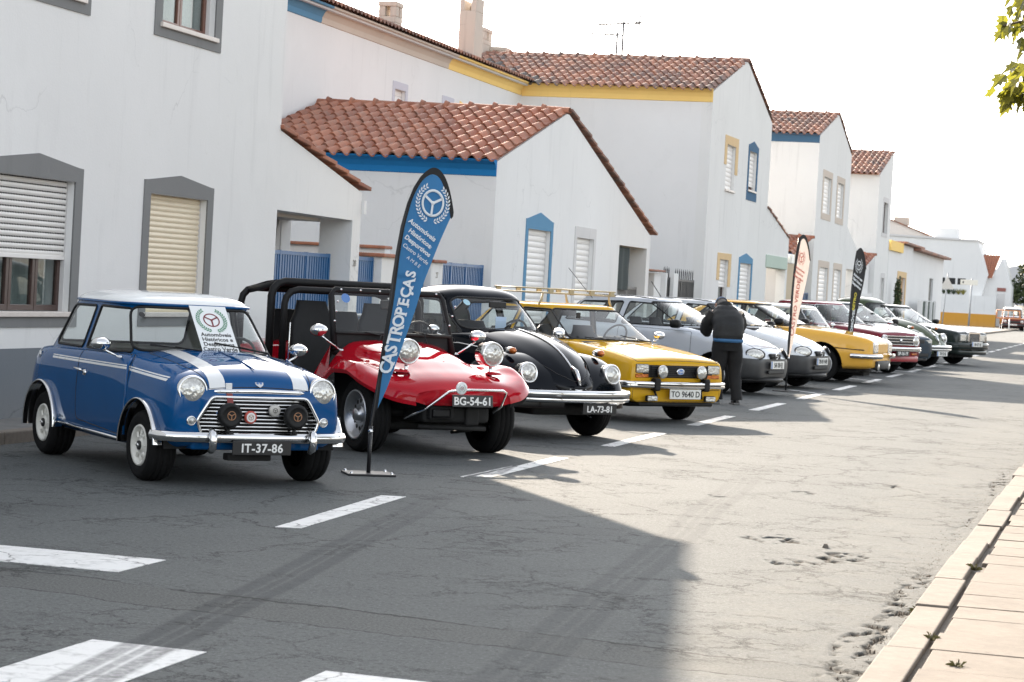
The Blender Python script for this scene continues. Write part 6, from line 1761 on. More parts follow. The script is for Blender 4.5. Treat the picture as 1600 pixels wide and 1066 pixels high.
# yellow hatchback
def yellow_hatch():
    S = [st(-1.76, .36, .66, .70, .5, .68, .72, .60, .78, .80), st(-1.70, .30, .72, .755, .5, .735, .76, .66, .85, .87), st(-1.2, .25, .755, .78, .5, .765, .79, .70, .895, .915), st(-.4, .23, .755, .782, .5, .77, .79, .71, .90, .92), st(.4, .23, .755, .782, .5, .77, .79, .71, .90, .925),
         st(.72, .23, .755, .782, .5, .768, .785, .705, .885, .925), st(.9, .23, .75, .78, .5, .765, .775, .70, .865, .905), st(1.3, .24, .745, .775, .5, .758, .745, .69, .82, .855), st(1.62, .25, .735, .765, .48, .745, .70, .685, .765, .80), st(1.72, .25, .725, .755, .48, .735, .685, .68, .745, .775), st(1.765, .25, .715, .745, .48, .725, .67, .68, .725, .752), st(1.785, .25, .70, .735, .48, .715, .655, .68, .700, .722)]
    gh = canopy(.88, 1.285, (-1.66, .80, .715), (-1.12, .10, .575), .055, n=9, nt=7, m=3.4, nf=6)
    D = dict(st=S, open=(-1.5, .62, -.62, .62), xf=1.143, xr=-1.143, r=.275, arch=.335, w=1.56, nose=1.78, zd=.92, gh=gh, rim=.168, rimm=STEEL, wheel='cap', tw=.155,
             doors=[rpoly([(-.50, .88), (-.52, .32), (.58, .30), (.66, .40), (.66, .86)], .03, 3)], hood=rpoly([(.80, -.64), (1.775, -.66), (1.775, .66), (.80, .64)], .02, 2),
             win=gh_windows(0, 0, [(-.645, .925), (.645, .925), (.535, 1.27), (-.535, 1.27)], [('door_glass', [(-.50, .92), (.62, .92), (.05, 1.26), (-.42, 1.265)]), ('quarter_glass', [(-1.30, .93), (-.58, .92), (-.50, 1.26), (-1.02, 1.25)])], [(-.55, .95), (.55, .95), (.5, 1.22), (-.5, 1.22)]),
             wipers=[((.86, -.30, .925), (.72, -.55, .95), (.78, -.05, .93)), ((.86, .18, .925), (.72, .02, .985), (.80, .46, .92))], seal=INK, sealr=.012, mirback=.62,
             extra=[('front_valance', [(-.70, .262), (.70, .262), (.70, .40), (-.70, .40)], (1, 2), lambda q, n: n.x > .3 and q.x > 1.4, P_YEL)])
    c, r = boxcar('parked_car', 'bright yellow hatchback with roof rack and extra lamps on its black grille', (-6.61, 27.61, 0), R(-35.5), P_YEL, D)
    g = MB().bbox(1.755, 1.80, -.56, .56, .535, .685, .01).obj('grille', BLACKPL, c)
    for i in range(6): MB().bbox(1.80, 1.812, -.44, .44, .552 + i * .022, .562 + i * .022, .002).obj('slat', INK, g)
    bd = MB().lathe([(.038, 0), (.038, .006), (.032, .008), (0, .008)], 24, T(1.812, .02, .612) @ Matrix.Diagonal((1, 1.7, 1, 1))).obj('oval_badge', CHROME, c)
    MB().lathe([(.030, .0085), (0, .009)], 24, T(1.812, .02, .612) @ Matrix.Diagonal((1, 1.7, 1, 1))).obj('badge_face', EUBLUE, bd)
    link('lettering', text_mesh('Ford', .046, .0006, .0008, 1, LETTERWHITE, shear=.3), bd, Matrix(((0, 0, 1, 1.822), (1, 0, 0, .02), (0, 1, 0, .612), (0, 0, 0, 1))))
    for s in (-1, 1):
        h = MB().bbox(1.74, 1.795, s * .575 - .105, s * .575 + .105, .585, .70, .02).obj('headlight', BLACKPL, c)
        MB().bbox(1.79, 1.806, s * .575 - .095, s * .575 + .095, .592, .692, .014).obj('lens', LENS, h)
        MB().bbox(1.77, 1.802, s * .575 - .10, s * .575 + .10, .535, .58, .008).obj('indicator', AMBER, c)
        f = MB().lathe([(.05, -.05), (.076, -.02), (.078, .005), (.072, .012)], 24, T(1.87, s * .315, .61)).obj('driving_lamp', STEEL, c)
        MB().lathe([(.072, .010), (.05, .024), (0, .03)], 24, T(1.87, s * .315, .61)).obj('lens', WHITELENS, f)
        MB().bbox(1.80, 1.90, s * .40 - .045, s * .40 + .045, .385, .535, .02).obj('overrider', BLACKPL, c)
        f = MB().bbox(1.84, 1.88, s * .47 - .085, s * .47 + .085, .262, .335, .014).obj('fog_lamp', BLACKPL, c)
        MB().bbox(1.878, 1.89, s * .47 - .076, s * .47 + .076, .270, .328, .01).obj('lens', WHITELENS, f)
        MB().tube([(1.84, s * .36, .30), (1.80, s * .38, .40)], .014, 6).obj('lamp_bracket', BLACKPL, c)
        mirror(c, .56, s * .82, 1.0, s, CHROME, True, (.58, s * .72, .93), .14, .09)
        MB().tube([(1.40, s * .768, .575), (1.74, s * .742, .560)], .006, 5).obj('side_strip', INK, c)
    chrome_bumper(c, 1.83, .79, .455, .085)
    plate(c, 1.875, .06, .352, .50, .115, 'TO 9640 D', False, size=.098, spacing=1.0)
    MB().bbox(1.5, 1.80, -.60, .60, .20, .255, .02).obj('air_dam', BLACKPL, c)
    MB().bbox(.545, .56, -.56, -.50, 1.17, 1.24, .001).obj('window_sticker', INK, c)
    # roof rack, a thing that stands on the car
    k = thing('roof_rack', 'yellowed tubular roof rack with low rails on the yellow hatchback', 'roof rack', (-6.61, 27.61, 0), R(-35.5))
    RK = M('faded_yellow_rack', (.42, .36, .23), .55, .1, var=.3)
    for z in (1.455, 1.505): MB().tube([(-.02, -.56, z), (-.02, .56, z), (-1.05, .56, z), (-1.05, -.56, z)], .009, 6, closed=True).obj('rail', RK, k)
    for x in (-.35, -.70): MB().tube([(x, -.56, 1.455), (x, .56, 1.455)], .010, 6).obj('cross_bar', RK, k)
    up = MB().bbox(-.016, .016, -.035, .035, 1.448, 1.512, .004).mesh('upright', RK, True)
    for x, y in [(-.02, t) for t in (-.5, -.17, .17, .5)] + [(-1.05, t) for t in (-.5, -.17, .17, .5)]: link('upright', up, k, T(x, y, 0))
    for x in (-.12, -.95):
        for s in (-1, 1): MB().tube([(x, s * .54, 1.455), (x, s * .565, 1.36), (x, s * .60, 1.31)], .014, 6, rs=[.012, .016, .012]).obj('foot', RK, k)
    MB().tube([(.02, .15, 1.42), (-.35, .05, 1.78)], .004, 5).obj('aerial', INK, k)
yellow_hatch()

# two silver hatchbacks with black bumpers
def silver_hatch(label, loc, rz, pm, txt, aerial_=True):
    def S_(x, zf, w, zm, zs, wt, zt, zc): return st(x, zf, w - .03, w, zm, w - .012, zs, wt, zt, zc)
    S = [S_(-1.80, .40, .62, .55, .72, .52, .80, .84), S_(-1.72, .30, .72, .55, .78, .62, .90, .93), S_(-1.3, .24, .785, .55, .84, .70, .95, .98), S_(-.4, .22, .80, .55, .86, .72, .955, .98), S_(.5, .22, .80, .55, .86, .71, .955, 1.0), S_(.80, .22, .79, .55, .84, .69, .93, .99), S_(1.05, .22, .785, .55, .80, .665, .89, .955), S_(1.35, .23, .77, .53, .72, .635, .82, .875),
         S_(1.58, .23, .735, .50, .64, .58, .745, .79), S_(1.72, .24, .68, .48, .58, .50, .67, .715), S_(1.80, .25, .60, .46, .53, .43, .61, .645), S_(1.84, .27, .52, .44, .50, .37, .56, .59)]
    gh = canopy(.93, 1.32, (-1.66, .95, .735), (-1.22, .12, .575), .075, n=6, nt=5, m=2.8, nf=4, bow=.02)
    D = dict(st=S, open=(-1.5, .72, -.62, .62), xf=1.2, xr=-1.22, r=.28, arch=.35, w=1.60, nose=1.84, zd=.98, gh=gh, rim=.175, wheel='plain', rimm=ALLOY,
             doors=[rpoly([(-.42, .93), (-.44, .33), (.70, .32), (.80, .45), (.80, .90)], .04, 3)], hood=rpoly([(.98, -.60), (1.4, -.58), (1.72, -.40), (1.72, .40), (1.4, .58), (.98, .60)], .05, 3),
             win=gh_windows(0, 0, [(-.66, .985), (.66, .985), (.53, 1.315), (-.53, 1.315)], [('door_glass', [(-.40, .965), (.62, .965), (.08, 1.285), (-.34, 1.30)]), ('quarter_glass', [(-1.40, .98), (-.50, .965), (-.44, 1.30), (-1.15, 1.27)])], [(-.52, 1.0), (.52, 1.0), (.46, 1.26), (-.46, 1.26)]),
             wipers=[((1.0, -.30, .985), (.86, -.50, 1.0), (.90, .05, 1.0)), ((1.0, .20, .985), (.86, .05, 1.02), (.92, .55, .98))], mirback=.55,
             extra=[('bumper', [(1.05, .15), (2.0, .15), (2.0, .545), (1.52, .56), (1.50, .50), (1.05, .50)], (0, 2), lambda q, n: True, GREYPL)])
    c, r = boxcar('parked_car', label, loc, rz, pm, D)
    for s in (-1, 1):
        o = Vector((1.755, s * .545, .622))
        mw = T(*o) @ RZ(s * .62) @ RY(-.42)
        h = MB().lathe([(.0, -.06), (.110, -.02), (.120, .0), (.118, .010), (.104, .010)], 28, mw @ Matrix.Diagonal((1, 1.45, .78, 1))).obj('headlight', BLACKPL, c)
        MB().lathe([(.106, .004), (.09, .022), (.05, .036), (0, .04)], 28, mw @ Matrix.Diagonal((1, 1.45, .78, 1))).obj('lens', LENS, h)
        mb = MB(); mb.bbox(.50, .66, s * .80 if s > 0 else -.96, .96 if s > 0 else -.80, .94, 1.07, .045); mb.obj('wing_mirror', BLACKPL, c)
        MB().bbox(1.795, 1.815, s * .38 - .10, s * .38 + .10, .30, .335, .01).obj('fog_slot', STEEL, c)
        MB().tube([(-1.2, s * .805, .50), (.8, s * .812, .50)], .022, 6).obj('rubbing_strip', GREYPL, c)
    g = MB().bbox(1.80, 1.865, -.20, .20, .545, .635, .03).obj('grille', BLACKPL, c)
    for i in range(3): MB().bbox(1.862, 1.872, -.17, .17, .562 + i * .024, .571 + i * .024, .002).obj('slat', INK, g)
    b = MB(); b.tube([(1.876, .045 * math.cos(a), .592 + .038 * math.sin(a)) for a in np.linspace(0, 2 * PI, 20)[:-1]], .006, 6, closed=True); b.tube([(1.876, -.05, .604), (1.878, .01, .592), (1.876, .05, .58)], .006, 5); b.obj('ring_badge', CHROME, c)
    MB().bbox(1.865, 1.885, -.30, .30, .33, .39, .015).obj('lower_grille', INK, c)
    plate(c, 1.895, 0, .465, .50, .115, txt, False, blue=True, size=.10)
    MB().tube([(1.2, -.70, .235), (1.70, -.60, .235), (1.84, -.3, .235), (1.87, 0, .235), (1.84, .3, .235), (1.70, .60, .235), (1.2, .70, .235)], .035, 8).obj('lip_spoiler', BLACKPL, c)
    if aerial_: MB().tube([(-.1, 0, 1.39), (-.28, 0, 1.62)], .006, 5).obj('aerial', INK, c)
    MB().tube([(-1.4, -.55, 1.345), (-.9, -.565, 1.375), (-.3, -.57, 1.38), (.1, -.56, 1.355)], .008, 5).obj('roof_channel', BLACKPL, c)
silver_hatch('silver hatchback with black bumper half hidden by the stooping man', (-7.22, 36.35, 0), R(-14), P_SILV, '58·28·EJ')
silver_hatch('white silver hatchback with black bumper behind the white flag', (-7.02, 40.1, 0), R(-13), P_SILV2, '78·81·NB', False)

# warm yellow coupe
def coupe():
    S = [st(-2.12, .40, .70, .74, .55, .72, .72, .62, .80, .82), st(-2.0, .32, .76, .80, .55, .78, .76, .68, .86, .88), st(-1.2, .26, .80, .83, .52, .815, .78, .74, .89, .91), st(0, .22, .80, .835, .5, .82, .78, .75, .89, .92), st(.6, .22, .80, .835, .5, .815, .79, .74, .89, .935), st(.85, .22, .80, .83, .5, .81, .785, .73, .885, .93),
         st(1.3, .24, .79, .825, .5, .80, .765, .73, .855, .895), st(1.75, .25, .78, .81, .5, .785, .735, .72, .81, .845), st(2.0, .26, .76, .79, .5, .765, .70, .71, .765, .795), st(2.10, .28, .74, .765, .5, .745, .68, .70, .73, .755), st(2.13, .30, .71, .735, .5, .72, .66, .68, .70, .72)]
    gh = canopy(.88, 1.245, (-1.62, .86, .73), (-.86, .05, .575), .06, n=7, nt=5, m=3, nf=5)
    D = dict(st=S, open=(-1.1, .62, -.62, .62), xf=1.26, xr=-1.26, r=.305, arch=.375, w=1.67, nose=2.1, zd=.93, gh=gh, rim=.205, wheel='spoke', rimm=ALLOY, tw=.2, inset=.03, steer=R(8),
             doors=[rpoly([(-.62, .87), (-.64, .32), (.62, .30), (.72, .42), (.72, .86)], .04, 3)], hood=rpoly([(.92, -.66), (2.05, -.66), (2.05, .66), (.92, .66)], .03, 3),
             win=gh_windows(0, 0, [(-.65, .93), (.65, .93), (.535, 1.24), (-.535, 1.24)], [('door_glass', [(-.55, .915), (.66, .915), (.06, 1.235), (-.45, 1.24)]), ('quarter_glass', [(-1.05, .93), (-.62, .92), (-.52, 1.23), (-.74, 1.225)])], [(-.55, .95), (.55, .95), (.48, 1.2), (-.48, 1.2)]),
             wipers=[((.94, -.30, .94), (.80, -.55, .95), (.84, -.02, .94)), ((.94, .2, .94), (.8, .02, .96), (.86, .5, .93))], seal=INK, sealr=.02, mirback=.6)
    c, r = boxcar('parked_car', 'warm yellow long nosed coupe with spoked alloy wheels and short chrome bumper', (-6.80, 44.45, 0), R(-6), P_ORNG, D)
    for s in (-1, 1):
        h = MB().bbox(2.03, 2.145, s * .545 - .17, s * .545 + .17, .52, .715, .03).obj('headlight', STEEL, c)
        MB().bbox(2.13, 2.155, s * .545 - .155, s * .545 + .155, .535, .70, .02).obj('lens', LENS, h)
        bar_path([(1.78, s * .835, .475), (2.0, s * .83, .475), (2.12, s * .79, .475), (2.2, s * .66, .475), (2.22, s * .45, .475)] if s < 0 else [(2.22, .45, .475), (2.2, .66, .475), (2.12, .79, .475), (2.0, .83, .475), (1.78, .835, .475)], [(-.01, -.04), (.02, -.034), (.034, -.005), (.03, .02), (.01, .04), (-.01, .04)], CHROME, 'quarter_bumper', c)
        MB().tube([(1.50, s * .815, .592), (2.0, s * .79, .575)], .010, 5).obj('side_strip', INK, c)
        mb = MB(); mb.bbox(.46, .62, s * .82 if s > 0 else -.98, .98 if s > 0 else -.82, .92, 1.03, .04); mb.obj('wing_mirror', BLACKPL, c)
        f = MB().lathe([(.04, -.06), (.07, -.02), (.072, .01), (.066, .016)], 20, T(2.16, s * .42, .30)).obj('fog_lamp', INK, c)
        MB().lathe([(.066, .014), (.04, .028), (0, .032)], 20, T(2.16, s * .42, .30)).obj('lens', WHITELENS, f)
    MB().bbox(2.08, 2.15, -.37, .37, .53, .69, .01).obj('nose_panel', P_ORNG, c)
    MB().bbox(2.06, 2.18, -.5, .5, .25, .40, .03).obj('lower_grille', INK, c)
    MB().bbox(1.4, 1.9, -.3, .2, .13, .2, .02).obj('exhaust_front', UNDER, c)
coupe()

# cream upright car
def cream_car():
    S = [st(-1.70, .38, .60, .64, .6, .62, .80, .54, .88, .90), st(-1.6, .30, .66, .70, .6, .68, .85, .60, .93, .95), st(-1.0, .28, .70, .735, .6, .72, .88, .66, .96, .98), st(.3, .28, .70, .735, .6, .72, .88, .66, .96, .99), st(.62, .28, .70, .73, .6, .71, .86, .64, .95, .99), st(1.1, .28, .68, .71, .6, .69, .80, .60, .89, .94), st(1.55, .30, .64, .67, .55, .65, .72, .56, .80, .85), st(1.66, .32, .60, .63, .55, .61, .68, .52, .74, .79), st(1.70, .35, .55, .58, .55, .56, .64, .47, .68, .72)]
    gh = canopy(.93, 1.36, (-1.25, .70, .675), (-1.0, .34, .565), .085, n=6, nt=4.5, m=2.5, nf=5)
    D = dict(st=S, open=(-1.1, .55, -.58, .58), xf=1.15, xr=-1.12, r=.30, arch=.36, w=1.47, nose=1.68, zd=.99, gh=gh, rim=.19, wheel='cap', chrome=.006,
             doors=[rpoly([(-.25, .94), (-.25, .36), (.58, .36), (.62, .94)], .04, 3)],
             win=gh_windows(0, 0, [(-.56, 1.0), (.56, 1.0), (.49, 1.33), (-.49, 1.33)], [('door_glass', [(-.20, 1.0), (.52, 1.0), (.34, 1.34), (-.18, 1.345)]), ('quarter_glass', [(-.95, 1.0), (-.30, 1.0), (-.28, 1.345), (-.85, 1.335)])], [(-.45, 1.02), (.45, 1.02), (.42, 1.3), (-.42, 1.3)]),
             wipers=[((.78, -.2, 1.0), (.70, -.45, 1.02), (.70, .05, 1.02))], roof=(1.37, P_WHITE), seal=CHROME)
    c, r = boxcar('parked_car', 'small cream car with upright windscreen hidden behind the warm yellow coupe', (-6.95, 48.6, 0), R(-12), P_CREAM, D)
    for s in (-1, 1):
        headlight(c, 1.68, s * .47, .66, .085)
        mirror(c, .55, s * .84, 1.03, s, CHROME, True, (.58, s * .70, .96), .12, .08)
    chrome_bumper(c, 1.74, .72, .44, .09)
    g = MB().bbox(1.70, 1.735, -.32, .32, .55, .70, .015).obj('grille', INK, c)
    for i in range(5): MB().bbox(1.735, 1.745, -.30, .30, .57 + i * .026, .58 + i * .026, .002).obj('slat', CHROME, g)
cream_car()

def burgundy():
    S = [st(-1.95, .40, .62, .66, .55, .64, .72, .56, .80, .82), st(-1.85, .32, .68, .72, .55, .70, .78, .62, .87, .89), st(-1.0, .26, .72, .755, .52, .74, .80, .68, .90, .92), st(.3, .24, .72, .755, .52, .74, .80, .68, .91, .94), st(.65, .24, .72, .755, .52, .74, .80, .67, .905, .95), st(1.2, .25, .715, .75, .52, .735, .785, .66, .87, .91), st(1.7, .26, .70, .735, .5, .72, .75, .65, .82, .85), st(1.80, .27, .69, .72, .5, .71, .735, .64, .795, .825), st(1.835, .28, .675, .705, .5, .695, .72, .63, .765, .79)]
    gh = canopy(.89, 1.29, (-1.55, .80, .70), (-.85, .20, .56), .07, n=7, nt=5, m=2.8, nf=5)
    D = dict(st=S, open=(-1.2, .60, -.60, .60), xf=1.16, xr=-1.14, r=.285, arch=.35, w=1.51, nose=1.83, zd=.95, gh=gh, rim=.17, wheel='cap', chrome=.006,
             doors=[rpoly([(-.35, .89), (-.36, .34), (.55, .33), (.62, .88)], .04, 3)], hood=rpoly([(.85, -.60), (1.80, -.60), (1.80, .60), (.85, .60)], .03, 3),
             win=gh_windows(0, 0, [(-.62, .95), (.62, .95), (.52, 1.285), (-.52, 1.285)], [('door_glass', [(-.30, .93), (.60, .93), (.22, 1.275), (-.25, 1.28)]), ('quarter_glass', [(-1.05, .94), (-.40, .93), (-.34, 1.28), (-.80, 1.26)])], [(-.5, .97), (.5, .97), (.45, 1.24), (-.45, 1.24)]),
             wipers=[((.88, -.3, .955), (.76, -.5, .97), (.80, .0, .955)), ((.88, .2, .955), (.76, .05, .98), (.80, .5, .95))], seal=CHROME, sealr=.008)
    c, r = boxcar('parked_car', 'burgundy red saloon with chrome barred grille and round headlights', (-6.60, 51.9, 0), R(-28), P_BURG, D)
    g = MB().bbox(1.80, 1.85, -.64, .64, .575, .755, .015).obj('grille', INK, c)
    for z in (.585, .645, .70, .75): MB().bbox(1.85, 1.866, -.63, .63, z - .008, z + .008, .004).obj('slat', CHROME, g)
    MB().lathe([(.04, 0), (.036, .01), (0, .014)], 16, T(1.87, 0, .67)).obj('round_badge', CHROME, c)
    for s in (-1, 1):
        headlight(c, 1.86, s * .545, .665, .082, bez=.028)
        MB().bbox(1.80, 1.855, s * .52 - .09, s * .52 + .09, .385, .425, .01).obj('indicator', AMBER, c)
        mirror(c, 1.15, s * .66, 1.0, s, CHROME, True, (1.12, s * .60, .90), .11, .08)
    chrome_bumper(c, 1.89, .75, .50, .09)
    plate(c, 1.96, -.05, .42, .44, .11, 'SP-16-19', True)
    MB().bbox(1.70, 1.86, -.66, .66, .25, .37, .03).obj('front_apron', M('red_apron', (.35, .02, .03), .4, coat=.6), c)
burgundy()

def wedge():
    S = [st(-1.85, .40, .62, .66, .55, .64, .75, .56, .84, .87), st(-1.75, .30, .72, .76, .55, .74, .80, .66, .92, .95), st(-1.0, .24, .77, .80, .52, .785, .84, .71, .94, .96), st(.4, .22, .77, .80, .52, .785, .84, .71, .94, .97), st(.8, .22, .77, .80, .52, .78, .81, .69, .92, .965), st(1.3, .23, .755, .785, .5, .765, .73, .66, .83, .87), st(1.7, .24, .72, .75, .48, .73, .655, .62, .735, .765), st(1.82, .25, .69, .72, .46, .70, .62, .60, .695, .72), st(1.86, .27, .65, .68, .45, .66, .60, .57, .66, .68)]
    gh = canopy(.92, 1.31, (-1.66, .95, .73), (-1.15, .10, .57), .06, n=7, nt=5, m=3, nf=5)
    D = dict(st=S, open=(-1.4, .72, -.62, .62), xf=1.2, xr=-1.2, r=.285, arch=.35, w=1.62, nose=1.85, zd=.965, gh=gh, rim=.175, wheel='plain', rimm=ALLOY,
             doors=[rpoly([(-.40, .92), (-.40, .33), (.66, .32), (.75, .90)], .04, 3)], hood=rpoly([(1.0, -.62), (1.80, -.58), (1.80, .58), (1.0, .62)], .04, 3),
             win=gh_windows(0, 0, [(-.66, .965), (.66, .965), (.53, 1.305), (-.53, 1.305)], [('door_glass', [(-.35, .95), (.66, .95), (.08, 1.285), (-.30, 1.295)]), ('quarter_glass', [(-1.3, .96), (-.45, .95), (-.40, 1.29), (-1.05, 1.27)])], [(-.5, 1.0), (.5, 1.0), (.46, 1.25), (-.46, 1.25)]),
             wipers=[((1.02, -.2, .96), (.88, -.45, .98), (.92, .08, .97))], seal=INK,
             extra=[('bumper', [(1.3, .15), (2.0, .15), (2.0, .53), (1.3, .53)], (0, 2), lambda q, n: n.z < .9, P_BLUEGREY)])
    c, r = boxcar('parked_car', 'dark blue grey modern hatchback between the burgundy saloon and green car', (-6.60, 55.9, 0), R(-35), P_BLUEGREY, D)
    g = MB().bbox(1.82, 1.875, -.42, .42, .575, .665, .015).obj('grille', INK, c)
    MB().lathe([(.042, 0), (.036, .01), (0, .012)], 18, T(1.878, 0, .62) @ Matrix.Diagonal((1, 1.3, .8, 1))).obj('oval_badge', CHROME, c)
    for s in (-1, 1):
        h = MB().bbox(1.74, 1.85, s * .56 - .13, s * .56 + .13, .565, .675, .03).obj('headlight', STEEL, c)
        MB().bbox(1.84, 1.862, s * .555 - .12, s * .555 + .12, .575, .665, .02).obj('lens', LENS, h)
        mb = MB(); mb.bbox(.55, .68, s * .81 if s > 0 else -.96, .96 if s > 0 else -.81, .93, 1.05, .04); mb.obj('wing_mirror', BLACKPL, c)
    MB().bbox(1.87, 1.885, -.55, .55, .30, .37, .015).obj('lower_grille', INK, c)
    MB().tube([(1.2, -.74, .24), (1.72, -.66, .24), (1.87, -.3, .24), (1.89, 0, .24), (1.87, .3, .24), (1.72, .66, .24), (1.2, .74, .24)], .035, 8).obj('lip_spoiler', BLACKPL, c)
    plate(c, 1.895, 0, .43, .52, .115, '52·69·OZ', False, blue=True, size=.10)
wedge()
gr = beetle('parked_car', 'olive green rounded classic car next to the dark boxy saloon', (-6.42, 59.2, 0), R(-22), P_GREEN, '70·52·BJ', False, py=.05)

def dark_saloon():
    S = [st(-2.15, .40, .70, .74, .55, .72, .78, .64, .88, .90), st(-2.0, .32, .76, .80, .55, .78, .82, .70, .93, .95), st(-1.0, .26, .80, .83, .52, .82, .84, .74, .94, .96), st(.4, .24, .80, .835, .52, .82, .84, .74, .94, .97), st(.85, .24, .80, .83, .52, .815, .83, .73, .93, .97), st(1.4, .25, .79, .82, .5, .80, .79, .72, .88, .92), st(2.0, .26, .765, .795, .5, .775, .745, .71, .82, .85), st(2.15, .27, .75, .775, .5, .755, .73, .70, .79, .815), st(2.19, .29, .725, .75, .5, .735, .71, .69, .765, .785)]
    gh = canopy(.92, 1.30, (-1.55, .98, .74), (-.95, .25, .585), .065, n=7, nt=5, m=3, nf=5)
    D = dict(st=S, open=(-1.2, .75, -.64, .64), xf=1.33, xr=-1.33, r=.305, arch=.365, w=1.68, nose=2.18, zd=.965, gh=gh, rim=.195, wheel='plain', rimm=ALLOY,
             doors=[rpoly([(-.28, .92), (-.28, .33), (.66, .32), (.75, .91)], .04, 3)], hood=rpoly([(1.05, -.66), (2.14, -.64), (2.14, .64), (1.05, .66)], .03, 3),
             win=gh_windows(0, 0, [(-.67, .965), (.67, .965), (.545, 1.295), (-.545, 1.295)], [('door_glass', [(-.24, .95), (.70, .95), (.22, 1.28), (-.22, 1.285)]), ('rear_door_glass', [(-1.05, .95), (-.32, .95), (-.30, 1.285), (-.85, 1.27)])], [(-.5, 1.0), (.5, 1.0), (.46, 1.25), (-.46, 1.25)]),
             wipers=[((1.06, 0, .97), (.93, .0, .99), (.72, .0, 1.12))], seal=INK, sealr=.014)
    c, r = boxcar('parked_car', 'dark boxy saloon with square lamps at the far end of the row', (-6.25, 63.9, 0), R(-24), P_DARK, D)
    g = MB().bbox(2.15, 2.24, -.27, .27, .545, .785, .02).obj('grille', INK, c)
    MB().prism(rrect(-.285, .285, .535, .80, .03, 3), lambda u, v, d: (d, u, v), 2.17, 2.25, [rrect(-.255, .255, .56, .765, .02, 3)]).obj('grille_surround', CHROME, g)
    for i in range(6): MB().box(2.24, 2.244, -.25, .25, .575 + i * .032, .58 + i * .032).obj('slat', STEEL, g)
    for s in (-1, 1):
        h = MB().bbox(2.10, 2.20, s * .46 - .16, s * .46 + .16, .575, .755, .02).obj('headlight', STEEL, c)
        MB().bbox(2.19, 2.212, s * .46 - .15, s * .46 + .15, .585, .745, .015).obj('lens', LENS, h)
        MB().bbox(2.04, 2.17, s * .68 - .055, s * .68 + .055, .575, .75, .025).obj('indicator', lens_mat('pale_orange_lens', (.75, .42, .2)), c)
        mb = MB(); mb.bbox(.62, .76, s * .83 if s > 0 else -.98, .98 if s > 0 else -.83, .95, 1.06, .04); mb.obj('wing_mirror', BLACKPL, c)
    chrome_bumper(c, 2.22, .82, .47, .16, .9, P_DARK, True, .05, .05)
    MB().bbox(2.1, 2.24, -.70, .70, .26, .38, .04).obj('front_apron', P_DARK, c)
    plate(c, 2.335, 0, .52, .52, .115, '86·67·AJ', False, blue=True, size=.10)
    MB().tube([(2.16, 0, .80), (2.165, 0, .86)], .005, 5).obj('bonnet_star_stem', CHROME, c)
dark_saloon()

# far vehicle and barrier at the end of the street
def far_van():
    S = [st(-2.2, .4, .80, .84, .8, .82, 1.0, .76, 1.10, 1.12), st(-2.0, .3, .84, .88, .8, .86, 1.02, .80, 1.12, 1.14), st(.6, .3, .84, .88, .8, .86, 1.02, .80, 1.10, 1.14), st(1.4, .3, .83, .87, .7, .85, .95, .78, 1.04, 1.08), st(2.0, .32, .80, .83, .6, .81, .85, .74, .95, .98), st(2.12, .35, .76, .79, .6, .77, .80, .70, .88, .90)]
    gh = canopy(1.08, 1.72, (-2.0, 1.3, .82), (-1.9, .55, .70), .10, n=7, nt=5, m=3, nf=5)
    D = dict(st=S, open=(-1.9, 1.0, -.7, .7), xf=1.35, xr=-1.4, r=.34, arch=.42, w=1.78, nose=2.1, zd=1.15, gh=gh, rim=.2, wheel='plain', ghm=P_WHITE,
             win=gh_windows(0, 0, [(-.72, 1.16), (.72, 1.16), (.62, 1.66), (-.62, 1.66)], [('side_glass', [(-.6, 1.16), (.9, 1.16), (.55, 1.64), (-.6, 1.66)])], [(-.5, 1.2), (.5, 1.2), (.5, 1.6), (-.5, 1.6)]), wipers=[])
    c, r = boxcar('parked_van', 'dark red van with pale upper half far down the street', (-9.2, 183, 0), R(-84), P_VAN, D, None)
    MB().bbox(2.10, 2.16, -.5, .5, .60, .76, .02).obj('grille', INK, c)
    for s in (-1, 1): headlight(c, 2.12, s * .64, .72, .10)
    chrome_bumper(c, 2.16, .86, .46, .16, .3, GREYPL, False)
    plate(c, 2.25, 0, .47, .52, .12, '33·17·QX', False, size=.10)
far_van()
br = thing('barrier', 'orange tubular barrier in front of the far red van', 'barrier', (-8.9, 179, 0), R(4))
ORG = M('orange_barrier_paint', (.62, .25, .10), .5)
MB().tube([(-1.3, 0, 1.55), (-1.3, 0, .95), (3, 0, .95)], .05, 8).obj('top_rail', ORG, br)
for i in range(5): MB().tube([(-1.25 + i * .42, 0, 1.5), (-1.25 + i * .42, 0, .95)], .03, 6).obj('bar', ORG, br)
MB().tube([(-1.3, 0, 1.55), (.5, 0, 1.55), (.5, 0, .95)], .04, 8).obj('frame', ORG, br)
for x in (-.3, 1.8): MB().tube([(x, 0, 0), (x, 0, .95)], .05, 8).obj('post', DECAL_WHITE, br)
# the street climbs a little, so the farther cars stand larger: bring them up to size, noses where they are
for o in list(COL.objects):
    if o.get('category') == 'car' and o.location.y > 34 and o.location.y < 80:
        k = 1.05 if o.location.y < 43 else 1.0 if 'cream' in o['label'] else 1.13
        hd = o.rotation_euler.z
        o.location.x -= (k - 1) * 1.7 * math.cos(hd); o.location.y -= (k - 1) * 1.7 * math.sin(hd)
        o.scale = (k, k, k)

